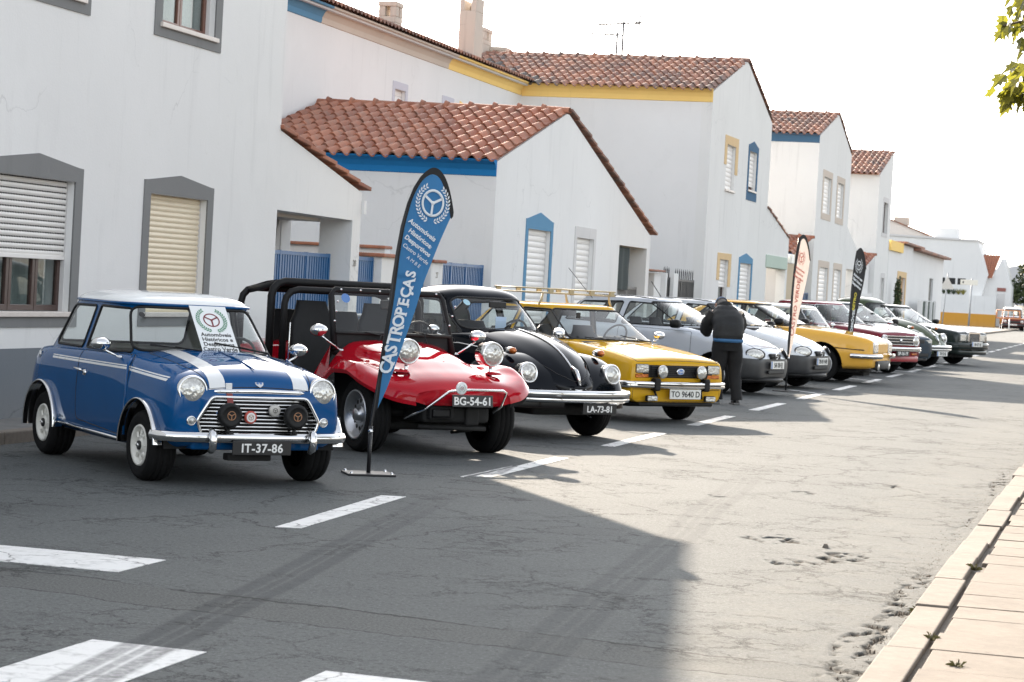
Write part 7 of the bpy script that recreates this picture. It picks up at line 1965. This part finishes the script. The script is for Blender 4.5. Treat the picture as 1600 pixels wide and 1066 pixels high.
# ------------------------------------------------------------------ feather flags
def cloth_mat(name, col, tr):
    m, nt, b = _nt(name); b.inputs['Base Color'].default_value = (*col, 1); b.inputs['Roughness'].default_value = .7; b.inputs['Specular IOR Level'].default_value = .25
    t = N(nt, 'ShaderNodeBsdfTranslucent'); t.inputs[0].default_value = (*col, 1); ms = N(nt, 'ShaderNodeMixShader'); ms.inputs[0].default_value = tr
    L(nt, b.outputs[0], ms.inputs[1]); L(nt, t.outputs[0], ms.inputs[2]); L(nt, ms.outputs[0], nt.nodes['Material Output'].inputs[0])
    bump(nt, b, noise(nt, scaled(nt, opos(nt), (9, 9, 2)), 1.6, 4), .5, .02)
    return m
BLUEFAB = cloth_mat('blue_flag_cloth', (.075, .26, .50), .3); BLACKFAB = M('black_flag_cloth', (.012, .012, .013), .75, var=.2)
PINKFAB = cloth_mat('pale_pink_flag_cloth', (.82, .75, .70), .35); PRINTW = M('white_print', (.74, .78, .80), .6, var=.04); PRINTR = M('red_print', (.55, .13, .10), .6, var=.1); PRINTY = M('yellow_print', (.65, .55, .05), .6)
POLE = M('black_pole', (.02, .02, .022), .4)
def flag(label, loc, rz, outline, sleeve, pole, fab, edge, wave=.012):
    """outline and sleeve in the local XZ plane; local -Y faces the viewer; pole: points in XZ"""
    f = thing('feather_flag', label, 'flag', loc, rz, 'feather flags standing in front of the cars')
    cx = lambda u, v: wave * math.sin(v * 4.2 + u * 5)
    def sheet(poly, m, name, off):
        # triangulate and refine so that the cloth can ripple
        bm = bmesh.new(); vs = [bm.verts.new((u, 0, v)) for u, v in poly]; bm.faces.new(vs)
        z0, z1 = min(p[1] for p in poly), max(p[1] for p in poly)
        for z in np.arange(z0 + .08, z1, .08):
            bmesh.ops.bisect_plane(bm, geom=bm.verts[:] + bm.edges[:] + bm.faces[:], plane_co=(0, 0, z), plane_no=(0, 0, 1))
        bmesh.ops.triangulate(bm, faces=bm.faces[:])
        mb = MB()
        for v in bm.verts: v.co.y = cx(v.co.x, v.co.z) + off
        mb.bm(bm, 0, True); 
        for v in bm.verts: v.co.y += .004
        mb.bm(bm, 0, True); bm.free()
        return mb.obj(name, m, f, fix=False)
    cloth = sheet(outline, fab, 'cloth', 0); sheet(sleeve, edge, 'pole_sleeve', -.006)
    MB().tube([(u, .004 + cx(u, v) * .3, v) for u, v in pole], .013, 8, rs=[.015] + [.012] * (len(pole) - 1)).obj('pole', POLE, f)
    return f, cloth, cx
def put_text(f, body, size, u, v, ang, m, bold=.0, sp=1.0, cx=None, y=-.011, shear=0, align='CENTER'):
    a = ang
    mw = Matrix(((math.cos(a), -math.sin(a), 0, u), (0, 0, -1, (cx(u, v) if cx else 0) + y), (math.sin(a), math.cos(a), 0, v), (0, 0, 0, 1)))
    return link('lettering', text_mesh(body, size, bold, .0008, sp, m, align, shear), f, mw)
def bez(p, n=10):
    o = []
    for i in range(n + 1):
        t = i / n
        o.append(tuple(sum(w * q[k] for w, q in zip(((1 - t) ** 3, 3 * t * (1 - t) ** 2, 3 * t * t * (1 - t), t ** 3), p)) for k in (0, 1)))
    return o
# blue flag: plane nearly square on to the camera
def smooth(pts, n=6):
    """Catmull-Rom through 2D points"""
    P = [Vector(p) for p in pts]; o = []
    for i in range(len(P) - 1):
        a, b_, c_, d = P[max(i - 1, 0)], P[i], P[i + 1], P[min(i + 2, len(P) - 1)]
        for k in range(n):
            t = k / n
            q = .5 * (2 * b_ + (c_ - a) * t + (2 * a - 5 * b_ + 4 * c_ - d) * t * t + (3 * b_ - a - 3 * c_ + d) * t ** 3)
            o.append((q.x, q.y))
    return o + [tuple(P[-1])]
def blue_flag():
    outer = smooth([(.012, .40), (.030, .70), (.058, 1.0), (.087, 1.304), (.104, 1.536), (.126, 1.75), (.152, 1.943), (.190, 2.115), (.234, 2.244), (.283, 2.335), (.333, 2.389), (.38, 2.412), (.43, 2.394), (.476, 2.335), (.513, 2.244), (.541, 2.137), (.553, 2.072)])
    inner = smooth([(.045, .52), (.068, .80), (.096, 1.1), (.123, 1.332), (.141, 1.56), (.156, 1.739), (.180, 1.943), (.222, 2.137), (.268, 2.255), (.315, 2.325), (.367, 2.357), (.411, 2.346), (.445, 2.308), (.482, 2.222), (.512, 2.115), (.53, 2.029)])
    edge = smooth([(.53, 2.029), (.46, 1.847), (.395, 1.654), (.34, 1.482), (.290, 1.28), (.20, .98), (.115, .70), (.045, .52)])
    out = inner + edge[1:-1]
    sl = outer + [(.550, 2.04), (.536, 2.02)] + inner[::-1] + [(.03, .50), (.02, .42)]
    mid = [((a[0] * .75 + b_[0] * .25), (a[1] * .75 + b_[1] * .25)) for a, b_ in zip(outer[:78:6], inner[:78:6])]
    f, cloth, cx = flag('blue teardrop flag with white steering wheel emblem between the two nearest cars', (-5.67, 16.87, 0), R(17), out, sl, [(0, .02), (.0, .40)] + mid[1:], BLUEFAB, BLACKFAB, .008)
    # emblem: wheel and laurel, leaning with the cloth
    E = Matrix(((0, .90, .10, .388), (-1, 0, 0, -.016), (0, -.14, 1.10, 2.135), (0, 0, 0, 1)))
    mb = MB(); emblem(mb, E, .098, .19); mb.obj('wheel_emblem', PRINTW, f, fix=False)
    mb = MB(); laurel(mb, E, .130, n=13); mb.obj('laurel_wreath', PRINTW, f, fix=False)
    an = R(-35)
    for t, s, b, u, v in (('Automóveis', .052, .0014, .318, 1.922), ('Históricos', .050, .0014, .302, 1.858), ('Desportivos', .049, .0014, .288, 1.797), ('Castro Verde', .044, .0003, .276, 1.734), ('A M B E', .038, .0, .262, 1.672)):
        put_text(f, t, s, u, v, an, PRINTW, b, 1.0, cx, -.016)
    put_text(f, 'e', .05, .386, 1.795, an, PRINTW, 0, 1, cx, -.016)
    word = 'CASTROPEÇAS'
    n = len(word)
    for i, ch in enumerate(word):
        t = i / (n - 1)
        u = .100 + .150 * t; v = .845 + .735 * t
        sz = .135 - .030 * t
        a = R(78)
        put_text(f, ch, sz, u, v, a, PRINTW, .0036, 1, cx, -.016, shear=-.10)
        if ch in 'ATRPE':                                              # slab serifs
            mb = MB(); h = sz * .36; w = sz * .30
            mw = Matrix(((math.cos(a), -math.sin(a), 0, u), (0, 0, -1, cx(u, v) - .0168), (math.sin(a), math.cos(a), 0, v), (0, 0, 0, 1)))
            ser = {'A': [(-w, -h), (w, -h)], 'T': [(0, -h)], 'R': [(-w * .65, -h), (w * .85, -h), (-w * .8, h)], 'P': [(-w * .6, -h), (-w * .75, h)], 'E': [(-w * .75, -h), (-w * .75, h)]}[ch]
            for sx, sy in ser:
                q = [mw @ Vector((sx + dx - .10 * (sy + dy), sy + dy, 0)) for dx, dy in ((-.015, -.004), (.015, -.004), (.015, .005), (-.015, .005))]
                mb.add(q, [(0, 1, 2, 3)])
            mb.obj('serif', PRINTW, f, fix=False)
    b = MB().bbox(-.19, .19, -.15, .15, 0, .018, .006).obj('base_plate', POLE, f, RZ(R(14)))
    for x in (-.16, .16):
        for y in (-.12, .12): MB().lathe([(.011, 0), (.011, .012), (.005, .018), (0, .018)], 8, T(x, y, .016) @ RY(-PI / 2)).obj('bolt', CHROME, b)
    MB().tube([(0, 0, .01), (0, 0, .38)], .016, 8).obj('lower_tube', POLE, f)
    MB().lathe([(.02, 0), (.02, .01), (0, .012)], 8, T(.0, -.015, .34) @ RZ(-PI / 2)).obj('clamp', CHROME, f)
blue_flag()
def small_flag(label, loc, rz, fab, edge, H, W, deco, z0=.62):
    left = bez([(.02, z0), (.03, 1.4), (.05 * W / .5, H - .45), (.16 * W / .5, H - .08)], 8) + bez([(.16 * W / .5, H - .08), (.26 * W / .5, H + .04), (.40 * W / .5, H - .02), (W, H - .42)], 8)[1:]
    right = bez([(W, H - .42), (W * .85, H - .95), (W * .4, z0 + .5), (.05, z0 - .06)], 8)
    out = left + right[1:]
    sl = [(u - .02, v + .0) for u, v in bez([(.0, z0), (.01, 1.4), (.03 * W / .5, H - .45), (.14 * W / .5, H - .06)], 8)] + bez([(.14 * W / .5, H - .06), (.25 * W / .5, H + .085), (.43 * W / .5, H + .02), (W + .02, H - .43)], 8)[1:]
    inner = [(W - .010, H - .41)] + bez([(W - .010, H - .41), (.39 * W / .5, H - .05), (.26 * W / .5, H + .0), (.175 * W / .5, H - .11)], 8)[1:] + bez([(.175 * W / .5, H - .11), (.065 * W / .5, H - .45), (.035, 1.4), (.03, z0)], 8)[1:]
    f, cloth, cx = flag(label, loc, rz, out, sl + inner, [(0, .02), (0, z0)] + [(u - .012, v) for u, v in bez([(.0, z0), (.01, 1.4), (.04 * W / .5, H - .45), (.15 * W / .5, H - .06)], 8)][1:], fab, edge, .006)
    deco(f, cx)
    b = MB().bbox(-.19, .19, -.15, .15, 0, .018, .006).obj('base_plate', POLE, f)
    MB().lathe([(.018, 0), (.018, .012), (0, .014)], 8, T(.0, -.012, .56) @ RZ(-PI / 2)).obj('clamp', CHROME, f)
    return f
def deco_pink(f, cx):
    E = Matrix(((0, 1, .0, .225), (-1, 0, 0, -.012), (0, 0, 1.1, 2.24), (0, 0, 0, 1)))
    mb = MB(); emblem(mb, E, .075, .16); mb.obj('wheel_emblem', PRINTR, f, fix=False); mb = MB(); laurel(mb, E, .105, n=11); mb.obj('laurel_wreath', PRINTR, f, fix=False)
    for i, t in enumerate(('Automóveis', 'Históricos', 'Desportivos')): put_text(f, t, .062, .205 - i * .015, 2.04 - i * .07, R(-18), PRINTR, .001, 1, cx)
    put_text(f, 'CASTRO VERDE', .135, .135, 1.40, R(82), PRINTR, .002, 1.0, cx)
def deco_black(f, cx):
    E = Matrix(((0, 1, .0, .235), (-1, 0, 0, -.012), (0, 0, 1.1, 2.30), (0, 0, 0, 1)))
    mb = MB(); emblem(mb, E, .09, .18); mb.obj('wheel_emblem', PRINTW, f, fix=False); mb = MB(); laurel(mb, E, .13, n=11); mb.obj('laurel_wreath', PRINTW, f, fix=False)
    for i, t in enumerate(('Automóveis', 'Históricos e', 'Desportivos')): put_text(f, t, .075, .225 - i * .02, 2.06 - i * .085, R(-22), PRINTW, .003, 1, cx)
    put_text(f, 'RETRO', .12, .155, 1.56, R(80), PRINTY, .004, 1, cx); put_text(f, 'AUTOMÓVEL', .12, .095, 1.05, R(83), PRINTW, .003, 1, cx)
small_flag('pale pink teardrop flag with red lettering in front of the silver hatchbacks', (-5.51, 37.9, 0), R(66), PINKFAB, BLACKFAB, 2.62, .50, deco_pink)
small_flag('black teardrop flag with white emblem among the burgundy and green cars', (-5.62, 47.0, 0), R(65), BLACKFAB, BLACKFAB, 2.66, .52, deco_black)

# ------------------------------------------------------------------ the stooping man
SKIN = M('skin', (.42, .24, .17), .55, var=.1); JACKET = M('dark_grey_jacket', (.011, .012, .013), .7, var=.25, scale=10, bmp=.4, bscale=26); TROUSER = M('black_trousers', (.007, .007, .008), .85, var=.25, scale=12, bmp=.3, bscale=22)
SHIRT = M('blue_shirt', (.045, .15, .32), .8, var=.15, scale=18); CAPM = M('blue_grey_cap', (.10, .14, .22), .8, var=.25, scale=18); SHOE = M('dark_shoe', (.03, .031, .033), .5, var=.2); SOLE = M('shoe_sole', (.16, .16, .16), .7); HAIR = M('grey_hair', (.16, .15, .14), .8)
def skin_mesh(name, verts, edges, m, parent, root=0, sub=2, wob=0):
    me = bpy.data.meshes.new(name); me.from_pydata([v[:3] for v in verts], edges, []); me.materials.append(m)
    o = bpy.data.objects.new(name, me); COL.objects.link(o)
    o.modifiers.new('skin', 'SKIN').use_smooth_shade = True
    for i, v in enumerate(verts):
        d = me.skin_vertices[0].data[i]; d.radius = (v[3], v[4] if len(v) > 4 else v[3]); d.use_root = (i == root)
    s = o.modifiers.new('sub', 'SUBSURF'); s.levels = sub; s.render_levels = sub
    dg = bpy.context.evaluated_depsgraph_get(); dg.update()
    nm = bpy.data.meshes.new_from_object(o.evaluated_get(dg))
    bpy.data.objects.remove(o)
    nm.materials.clear(); nm.materials.append(m)
    for p in nm.polygons: p.use_smooth = True
    if wob:
        from mathutils import noise as mn
        for v in nm.vertices:
            v.co += v.normal * wob * mn.fractal(v.co * Vector((9, 9, 5)) if False else Vector((v.co.x * 9, v.co.y * 9, v.co.z * 5)), 1, 2, 3)
    return link(name, nm, parent)
def man():
    # local: +x is where he faces, y left
    p = thing('person', 'stooping person in dark jacket and black trousers with blue shirt hem and cap', 'person', (-5.54, 32.15, 0), R(114))
    V = [(0, 0, .90, .125, .14), (.045, 0, 1.03, .12, .14), (.13, 0, 1.16, .12, .15), (.235, 0, 1.27, .10, .14), (.31, 0, 1.335, .06, .06), (.36, .01, 1.37, .058, .06), (.41, .015, 1.395, .085, .08), (.445, .02, 1.41, .075, .07),
         (0, .095, .84, .10, .10), (.02, .11, .48, .062), (-.02, .12, .10, .045), (.10, .125, .045, .035),
         (0, -.095, .84, .10, .10), (.03, -.12, .48, .062), (-.03, -.15, .10, .045), (.08, -.17, .045, .035),
         (.235, .17, 1.275, .062), (.30, .24, 1.07, .045), (.45, .19, .995, .036), (.505, .165, 1.0, .028),
         (.235, -.17, 1.275, .062), (.30, -.25, 1.07, .045), (.45, -.19, .995, .036), (.505, -.16, 1.0, .028)]
    Ed = [(0, 1), (1, 2), (2, 3), (3, 4), (4, 5), (5, 6), (6, 7), (0, 8), (8, 9), (9, 10), (10, 11), (0, 12), (12, 13), (13, 14), (14, 15), (3, 16), (16, 17), (17, 18), (18, 19), (3, 20), (20, 21), (21, 22), (22, 23)]
    # fingers: four unequal ones and a thumb on each hand, curled round a small phone
    for hand, s in ((19, 1), (23, -1)):
        bx, by, bz = V[hand][:3]
        for k, (ln, dz) in enumerate(((.036, .028), (.042, .010), (.040, -.008), (.030, -.024))):
            i = len(V)
            V += [(bx + .030, by, bz + dz, .0095), (bx + .030 + ln * .7, by - s * .012, bz + dz * 1.1, .0085), (bx + .034 + ln, by - s * .034, bz + dz * 1.1, .0075)]
            Ed += [(hand, i), (i, i + 1), (i + 1, i + 2)]
        i = len(V); V += [(bx - .005, by - s * .012, bz + .036, .011), (bx + .022, by - s * .028, bz + .054, .0095)]; Ed += [(hand, i), (i, i + 1)]
    skin_mesh('body', V, Ed, SKIN, p)
    def rings(spec, n=20, sq=.85):
        rows = []
        for cx_, cy_, cz_, rx, ry, tilt in spec:
            rows.append([(cx_ + rx * math.copysign(abs(math.cos(t)) ** sq, math.cos(t)) * math.cos(tilt), cy_ + ry * math.copysign(abs(math.sin(t)) ** sq, math.sin(t)), cz_ - rx * math.copysign(abs(math.cos(t)) ** sq, math.cos(t)) * math.sin(tilt)) for t in np.linspace(0, 2 * PI, n + 1)[:-1]])
        return rows
    from mathutils import noise as mn
    def cloth_obj(name, parts, m, amp, fr=(8, 8, 5), caps=True):
        mb = MB()
        for rows in parts:
            rows = [[Vector(q) for q in r] for r in rows]
            dense = []
            for i in range(len(rows) - 1):
                for k in range(4): dense.append([a.lerp(b, k / 4) for a, b in zip(rows[i], rows[i + 1])])
            dense.append(rows[-1])
            for r in dense:
                c_ = sum(r, Vector()) / len(r)
                for j, q in enumerate(r): r[j] = q + (q - c_).normalized() * amp * mn.fractal(Vector((q.x * fr[0], q.y * fr[1], q.z * fr[2])), 1, 2, 3)
            mb.grid(dense, closed=True)
            if caps: mb.add(dense[0], [tuple(range(len(dense[0])))]); mb.add(dense[-1], [tuple(range(len(dense[0])))])
        return mb.obj(name, m, p)
    def limb(pts, n=14):
        """rings across a bent limb: (x, y, z, r)"""
        P_ = [Vector(q[:3]) for q in pts]; rows = []; pv = None
        for i, q in enumerate(P_):
            t = (P_[min(i + 1, len(P_) - 1)] - P_[max(i - 1, 0)]).normalized()
            a_ = Vector((0, 1, 0)) if pv is None else pv
            n1 = (a_ - t * a_.dot(t)).normalized(); pv = n1; n2 = t.cross(n1)
            rows.append([q + (n1 * math.cos(k) + n2 * math.sin(k)) * pts[i][3] for k in np.linspace(0, 2 * PI, n + 1)[:-1]])
        return rows
    torso = rings([(-.02, 0, .905, .15, .20, .05), (-.02, 0, .96, .165, .212, .15), (.02, 0, 1.06, .165, .220, .4), (.085, 0, 1.15, .165, .228, .6), (.155, 0, 1.225, .155, .225, .75), (.225, 0, 1.285, .135, .205, .85), (.28, 0, 1.33, .105, .15, .9), (.315, 0, 1.36, .08, .095, .9)])
    arms = [limb([(.20, s_ * .17, 1.285, .095), (.23, s_ * .225, 1.20, .094), (.27, s_ * .25, 1.11, .084), (.32, s_ * .25, 1.02, .075), (.38, s_ * .225, .985, .066), (.44, s_ * .195, .99, .055), (.475, s_ * .18, .995, .048)]) for s_ in (-1, 1)]
    cloth_obj('jacket', [torso] + arms, JACKET, .028)
    cloth_obj('shirt_hem', [rings([(-.015, 0, .882, .160, .203, 0), (-.02, 0, .90, .172, .216, 0), (-.02, 0, .93, .17, .21, 0)])], SHIRT, .010)
    legs = [limb([(0, .085, .87, .135), (.01, .10, .76, .122), (.02, .11, .60, .104), (.025, .115, .47, .092), (.0, .118, .30, .086), (-.015, .12, .14, .082), (-.015, .122, .07, .086)]), limb([(0, -.085, .87, .135), (.015, -.105, .76, .122), (.03, -.12, .60, .104), (.03, -.128, .47, .092), (.0, -.14, .30, .086), (-.025, -.15, .14, .082), (-.025, -.153, .07, .086)])]
    cloth_obj('trousers', [rings([(0, 0, .76, .135, .195, 0), (0, 0, .82, .15, .205, 0), (-.01, 0, .90, .155, .205, 0), (-.01, 0, .95, .15, .20, 0)])] + legs, TROUSER, .022, (9, 9, 4))
    for x, y in ((.02, .125), (.0, -.16)):
        rows = []
        for i in range(10):
            t = i / 9; xx = x - .10 + .29 * t; w = .046 * (1 - .35 * abs(2 * t - .75) ** 2.2); h = .085 - .045 * t ** 1.2
            if i in (0, 9): w *= .45; h *= .6
            rows.append([(xx, y + w * math.cos(a), .028 + max(0, math.sin(a)) * h) for a in np.linspace(0, 2 * PI, 13)[:-1]])
        mb = MB(); mb.grid(rows, closed=True); mb.add(rows[0], [tuple(range(12))]); mb.add(rows[-1], [tuple(range(12))])
        s = mb.obj('shoe', SHOE, p)
        MB().bbox(x - .10, x + .19, y - .046, y + .046, 0, .028, .010).obj('sole', SOLE, s)
    hd = T(.425, .015, 1.405) @ RY(1.0)
    def ball(rx, ry, rz, lo=-1, n=10):
        return [[hd @ Vector((rx * math.cos(b) * math.cos(a), ry * math.cos(b) * math.sin(a), rz * math.sin(b))) for a in np.linspace(0, 2 * PI, 19)[:-1]] for b in np.linspace(lo * PI / 2, PI / 2, n)]
    mb = MB(); mb.grid(ball(.100, .085, .108, -.55), closed=True); mb.obj('hair', HAIR, p, fix=False)
    mb = MB(); mb.grid([[q + hd.to_3x3() @ Vector((0, 0, .016)) for q in r] for r in ball(.112, .094, .112, .02)], closed=True)
    mb.grid([[hd @ Vector((.09 + .07 * t, (.085 - .02 * t) * math.sin(a), .018 - .015 * t + .012 * math.cos(a * 2))) for a in np.linspace(-1.3, 1.3, 11)] for t in (0, .5, 1)])
    mb.obj('cap', CAPM, p, fix=False)
    mb = MB()
    for s in (-1, 1):
        mb.lathe([(.013, -.004), (.012, .004), (0, .006)], 10, hd @ T(.088, s * .032, .0))
    mb.obj('eye', INK, p)
    mb = MB(); mb.tube([hd @ Vector((.092, 0, .0)), hd @ Vector((.118, 0, -.03)), hd @ Vector((.098, 0, -.042))], .012, 6, rs=[.008, .015, .008]); mb.tube([hd @ Vector((.092, -.024, -.062)), hd @ Vector((.098, 0, -.064)), hd @ Vector((.092, .024, -.062))], .006, 5)
    for s in (-1, 1): mb.lathe([(.030, -.008), (.026, .008), (.01, .004), (0, .004)], 12, hd @ T(0, s * .088, -.012) @ RZ(s * PI / 2))
    mb.obj('face_features', SKIN, p)
    rows = []
    for i in range(14):
        a = i * 2 * PI / 14
        rows.append([(.285 + .075 * math.cos(a), .10 * math.sin(a), 1.335 - .06 * math.cos(a)), (.300 + .085 * math.cos(a), .11 * math.sin(a), 1.37 - .07 * math.cos(a)), (.312 + .088 * math.cos(a), .115 * math.sin(a), 1.392 - .07 * math.cos(a)), (.316 + .076 * math.cos(a), .10 * math.sin(a), 1.385 - .07 * math.cos(a))])
    rows.append(rows[0]); MB().grid(rows).obj('collar', JACKET, p, fix=False)
    tag(MB().bbox(-.008, .008, -.036, .036, -.07, .07, .006).obj('phone', INK, None, T(-5.54, 32.15, 0) @ RZ(R(114)) @ T(.550, .0, 1.01) @ RY(.4)), 'dark phone held in both hands by the stooping person', 'phone')
man()

# ------------------------------------------------------------------ tree that leans in at the upper right
tr = thing('tree', 'overhanging yellow green leafy branch tips at the upper right corner', 'tree', (1.1, 10.6, .1))
MB().tube([(0, 0, 0), (.02, 0, 1.0), (-.03, .02, 2.0), (.05, 0, 3.2)], .13, 10, rs=[.17, .13, .115, .09]).obj('trunk', BARK, tr)
LEAFA = None
def leaf_mat(name, a, b):
    m, nt, bs = _nt(name); co = opos(nt)
    oi = N(nt, 'ShaderNodeObjectInfo').outputs['Random']
    c = mix(nt, oi, a, b); c = mix(nt, math_(nt, 'MULTIPLY', noise(nt, co, 30, 4), .4), c, tuple(x * .6 for x in a))
    L(nt, c, bs.inputs['Base Color']); bs.inputs['Roughness'].default_value = .5
    t = N(nt, 'ShaderNodeBsdfTranslucent'); L(nt, mix(nt, .5, c, (.62, .60, .06)), t.inputs[0])
    ms = N(nt, 'ShaderNodeMixShader'); ms.inputs[0].default_value = .36
    L(nt, bs.outputs[0], ms.inputs[1]); L(nt, t.outputs[0], ms.inputs[2]); L(nt, ms.outputs[0], nt.nodes['Material Output'].inputs[0])
    return m
LEAFY = leaf_mat('sunlit_leaf', (.035, .052, .012), (.15, .14, .018))
def leaf_mesh(seed):
    rnd = random.Random(seed)
    pts = [(0, 0), (.012, -.018), (.034, -.045), (.040, -.026), (.062, -.034), (.058, -.014), (.10, 0), (.058, .014), (.062, .034), (.040, .026), (.034, .045), (.012, .018)]
    mb = MB(); vs = []
    for x, y in pts:
        vs.append((x, y, -.9 * x * x * (3 + rnd.uniform(-.5, .5)) + abs(y) * .25 - 3 * y * y))
    vs.append((.045, 0, -.9 * .045 ** 2 * 3 - .002))
    mb.add(vs, [(i, (i + 1) % 12, 12) for i in range(12)], 0, False)
    mb.add([(-.035, 0, .008), (-.035, .002, .008), (0, .0015, 0), (0, -.0015, 0)], [(0, 1, 2, 3)])
    return mb.mesh('leaf', LEAFY, False)
LM = [leaf_mesh(i) for i in range(4)]
rnd = random.Random(11)
br_n = 0
for (tx, ty, tz) in ((-1.70, -.3, 2.84), (-1.72, -.5, 2.66), (-1.70, -.1, 2.50), (-1.72, -.4, 2.38), (-1.66, -.2, 2.74), (-1.64, .0, 2.58), (-1.62, -.3, 2.94), (-1.62, -.5, 2.44)):
    pts = []; bi = br_n; br_n += 1; z0 = 2.0 + .14 * ((bi * 3) % 8)
    for i in range(9):
        t = i / 8
        pts.append(Vector((tx * t, ty * t + .10 * math.sin(5 * t + bi), z0 + (tz - z0) * t + .20 * math.sin(PI * t) + .03 * math.sin(7 * t + 2 * bi) * t)))
    b = MB().tube(pts, .02, 6, rs=[.035 - .031 * i / 8 for i in range(9)]).obj('branch', BARK, tr)
    for k in range(50):
        t = 1 - abs(rnd.gauss(0, .18)); t = max(.45, min(1, t))
        f = t * 8; i = min(7, int(f)); q = pts[i].lerp(pts[i + 1], f - i)
        q = q + Vector((rnd.gauss(0, .022), rnd.gauss(0, .06), rnd.gauss(0, .030)))
        s = rnd.uniform(.75, 1.15)
        link('leaf', LM[k % 4], b, T(*q) @ RZ(PI + rnd.gauss(0, .9)) @ RY(rnd.uniform(.2, 1.25)) @ RX(rnd.gauss(0, .7)) @ Matrix.Scale(s, 4))

# plane trees on the same pavement, beside and behind the photographer; the windows and paintwork mirror them
for k, (x, y, hh, rr) in enumerate([(3.2, -3.0, 6.2, 2.3), (3.0, 4.5, 6.6, 2.4), (3.4, 19.5, 6.4, 2.3), (3.1, 27.5, 6.8, 2.4), (-3.5, -20, 7.0, 3.0), (-9.0, -24, 6.5, 2.8)]):
    t = thing('tree', ('broad street tree out of frame behind the photographer, ' + ('first', 'second', 'third', 'fourth', 'fifth', 'sixth')[k] + ' of its row'), 'tree', (x, y, .1), k, 'street trees on the photographer\'s side')
    MB().tube([(0, 0, 0), (.04, .02, hh * .3), (0, 0, hh * .62)], .14, 8, rs=[.19, .14, .07]).obj('trunk', BARK, t)
    for j in range(5):
        a = j * 1.3 + k
        MB().tube([(.02, 0, hh * (.34 + .04 * j)), (math.cos(a) * rr * .4, math.sin(a) * rr * .4, hh * .58), (math.cos(a) * rr * .7, math.sin(a) * rr * .7, hh * .75)], .05, 5, rs=[.08, .05, .02]).obj('branch', BARK, t)
    for j in range(6):
        a = j * 1.05 + k * .5; q = 0 if j == 5 else .5
        leaves_obj('crown', [LF1, LF2, LF2, LF3], t, (math.cos(a) * rr * q, math.sin(a) * rr * q, hh * (.68 if j < 5 else .84) + .3 * math.sin(j * 2.3)), (rr * .62, rr * .62, rr * .52), 420, .10, .20, 60 + k * 10 + j)

# dry weeds in the joints of the right hand pavement
WEED = M('dry_weed', (.13, .12, .04), .8, var=.4)
for k, (x, y, sz, where) in enumerate([(-.60, 9.33, .05, 'between the nearest slabs'), (-.765, 10.05, .05, 'in the joint behind the nearest kerb stones'), (-.77, 12.9, .06, 'in the joint behind the middle kerb stones'), (-.95, 11.6, .06, 'at the road side foot of the kerb')]):
    w = thing('weed', 'small dry weed growing ' + where, 'weed', (x, y, .10 if x > -.9 else 0), k, 'dry weeds along the kerb')
    mb = MB(); rr = random.Random(k)
    for j in range(26):
        a = rr.uniform(0, 6.28); l = sz * rr.uniform(.5, 1.2); e = rr.uniform(.1, .7)
        d = Vector((math.cos(a) * math.cos(e), math.sin(a) * math.cos(e), math.sin(e))) * l; sd = Vector((-math.sin(a), math.cos(a), 0)) * sz * .035
        mb.add([sd, -sd, d * .6 - sd * .8 + Vector((0, 0, .012)), d, d * .6 + sd * .8 + Vector((0, 0, .012))], [(0, 1, 2, 3, 4)])
    mb.obj('blade', WEED, w, fix=False)
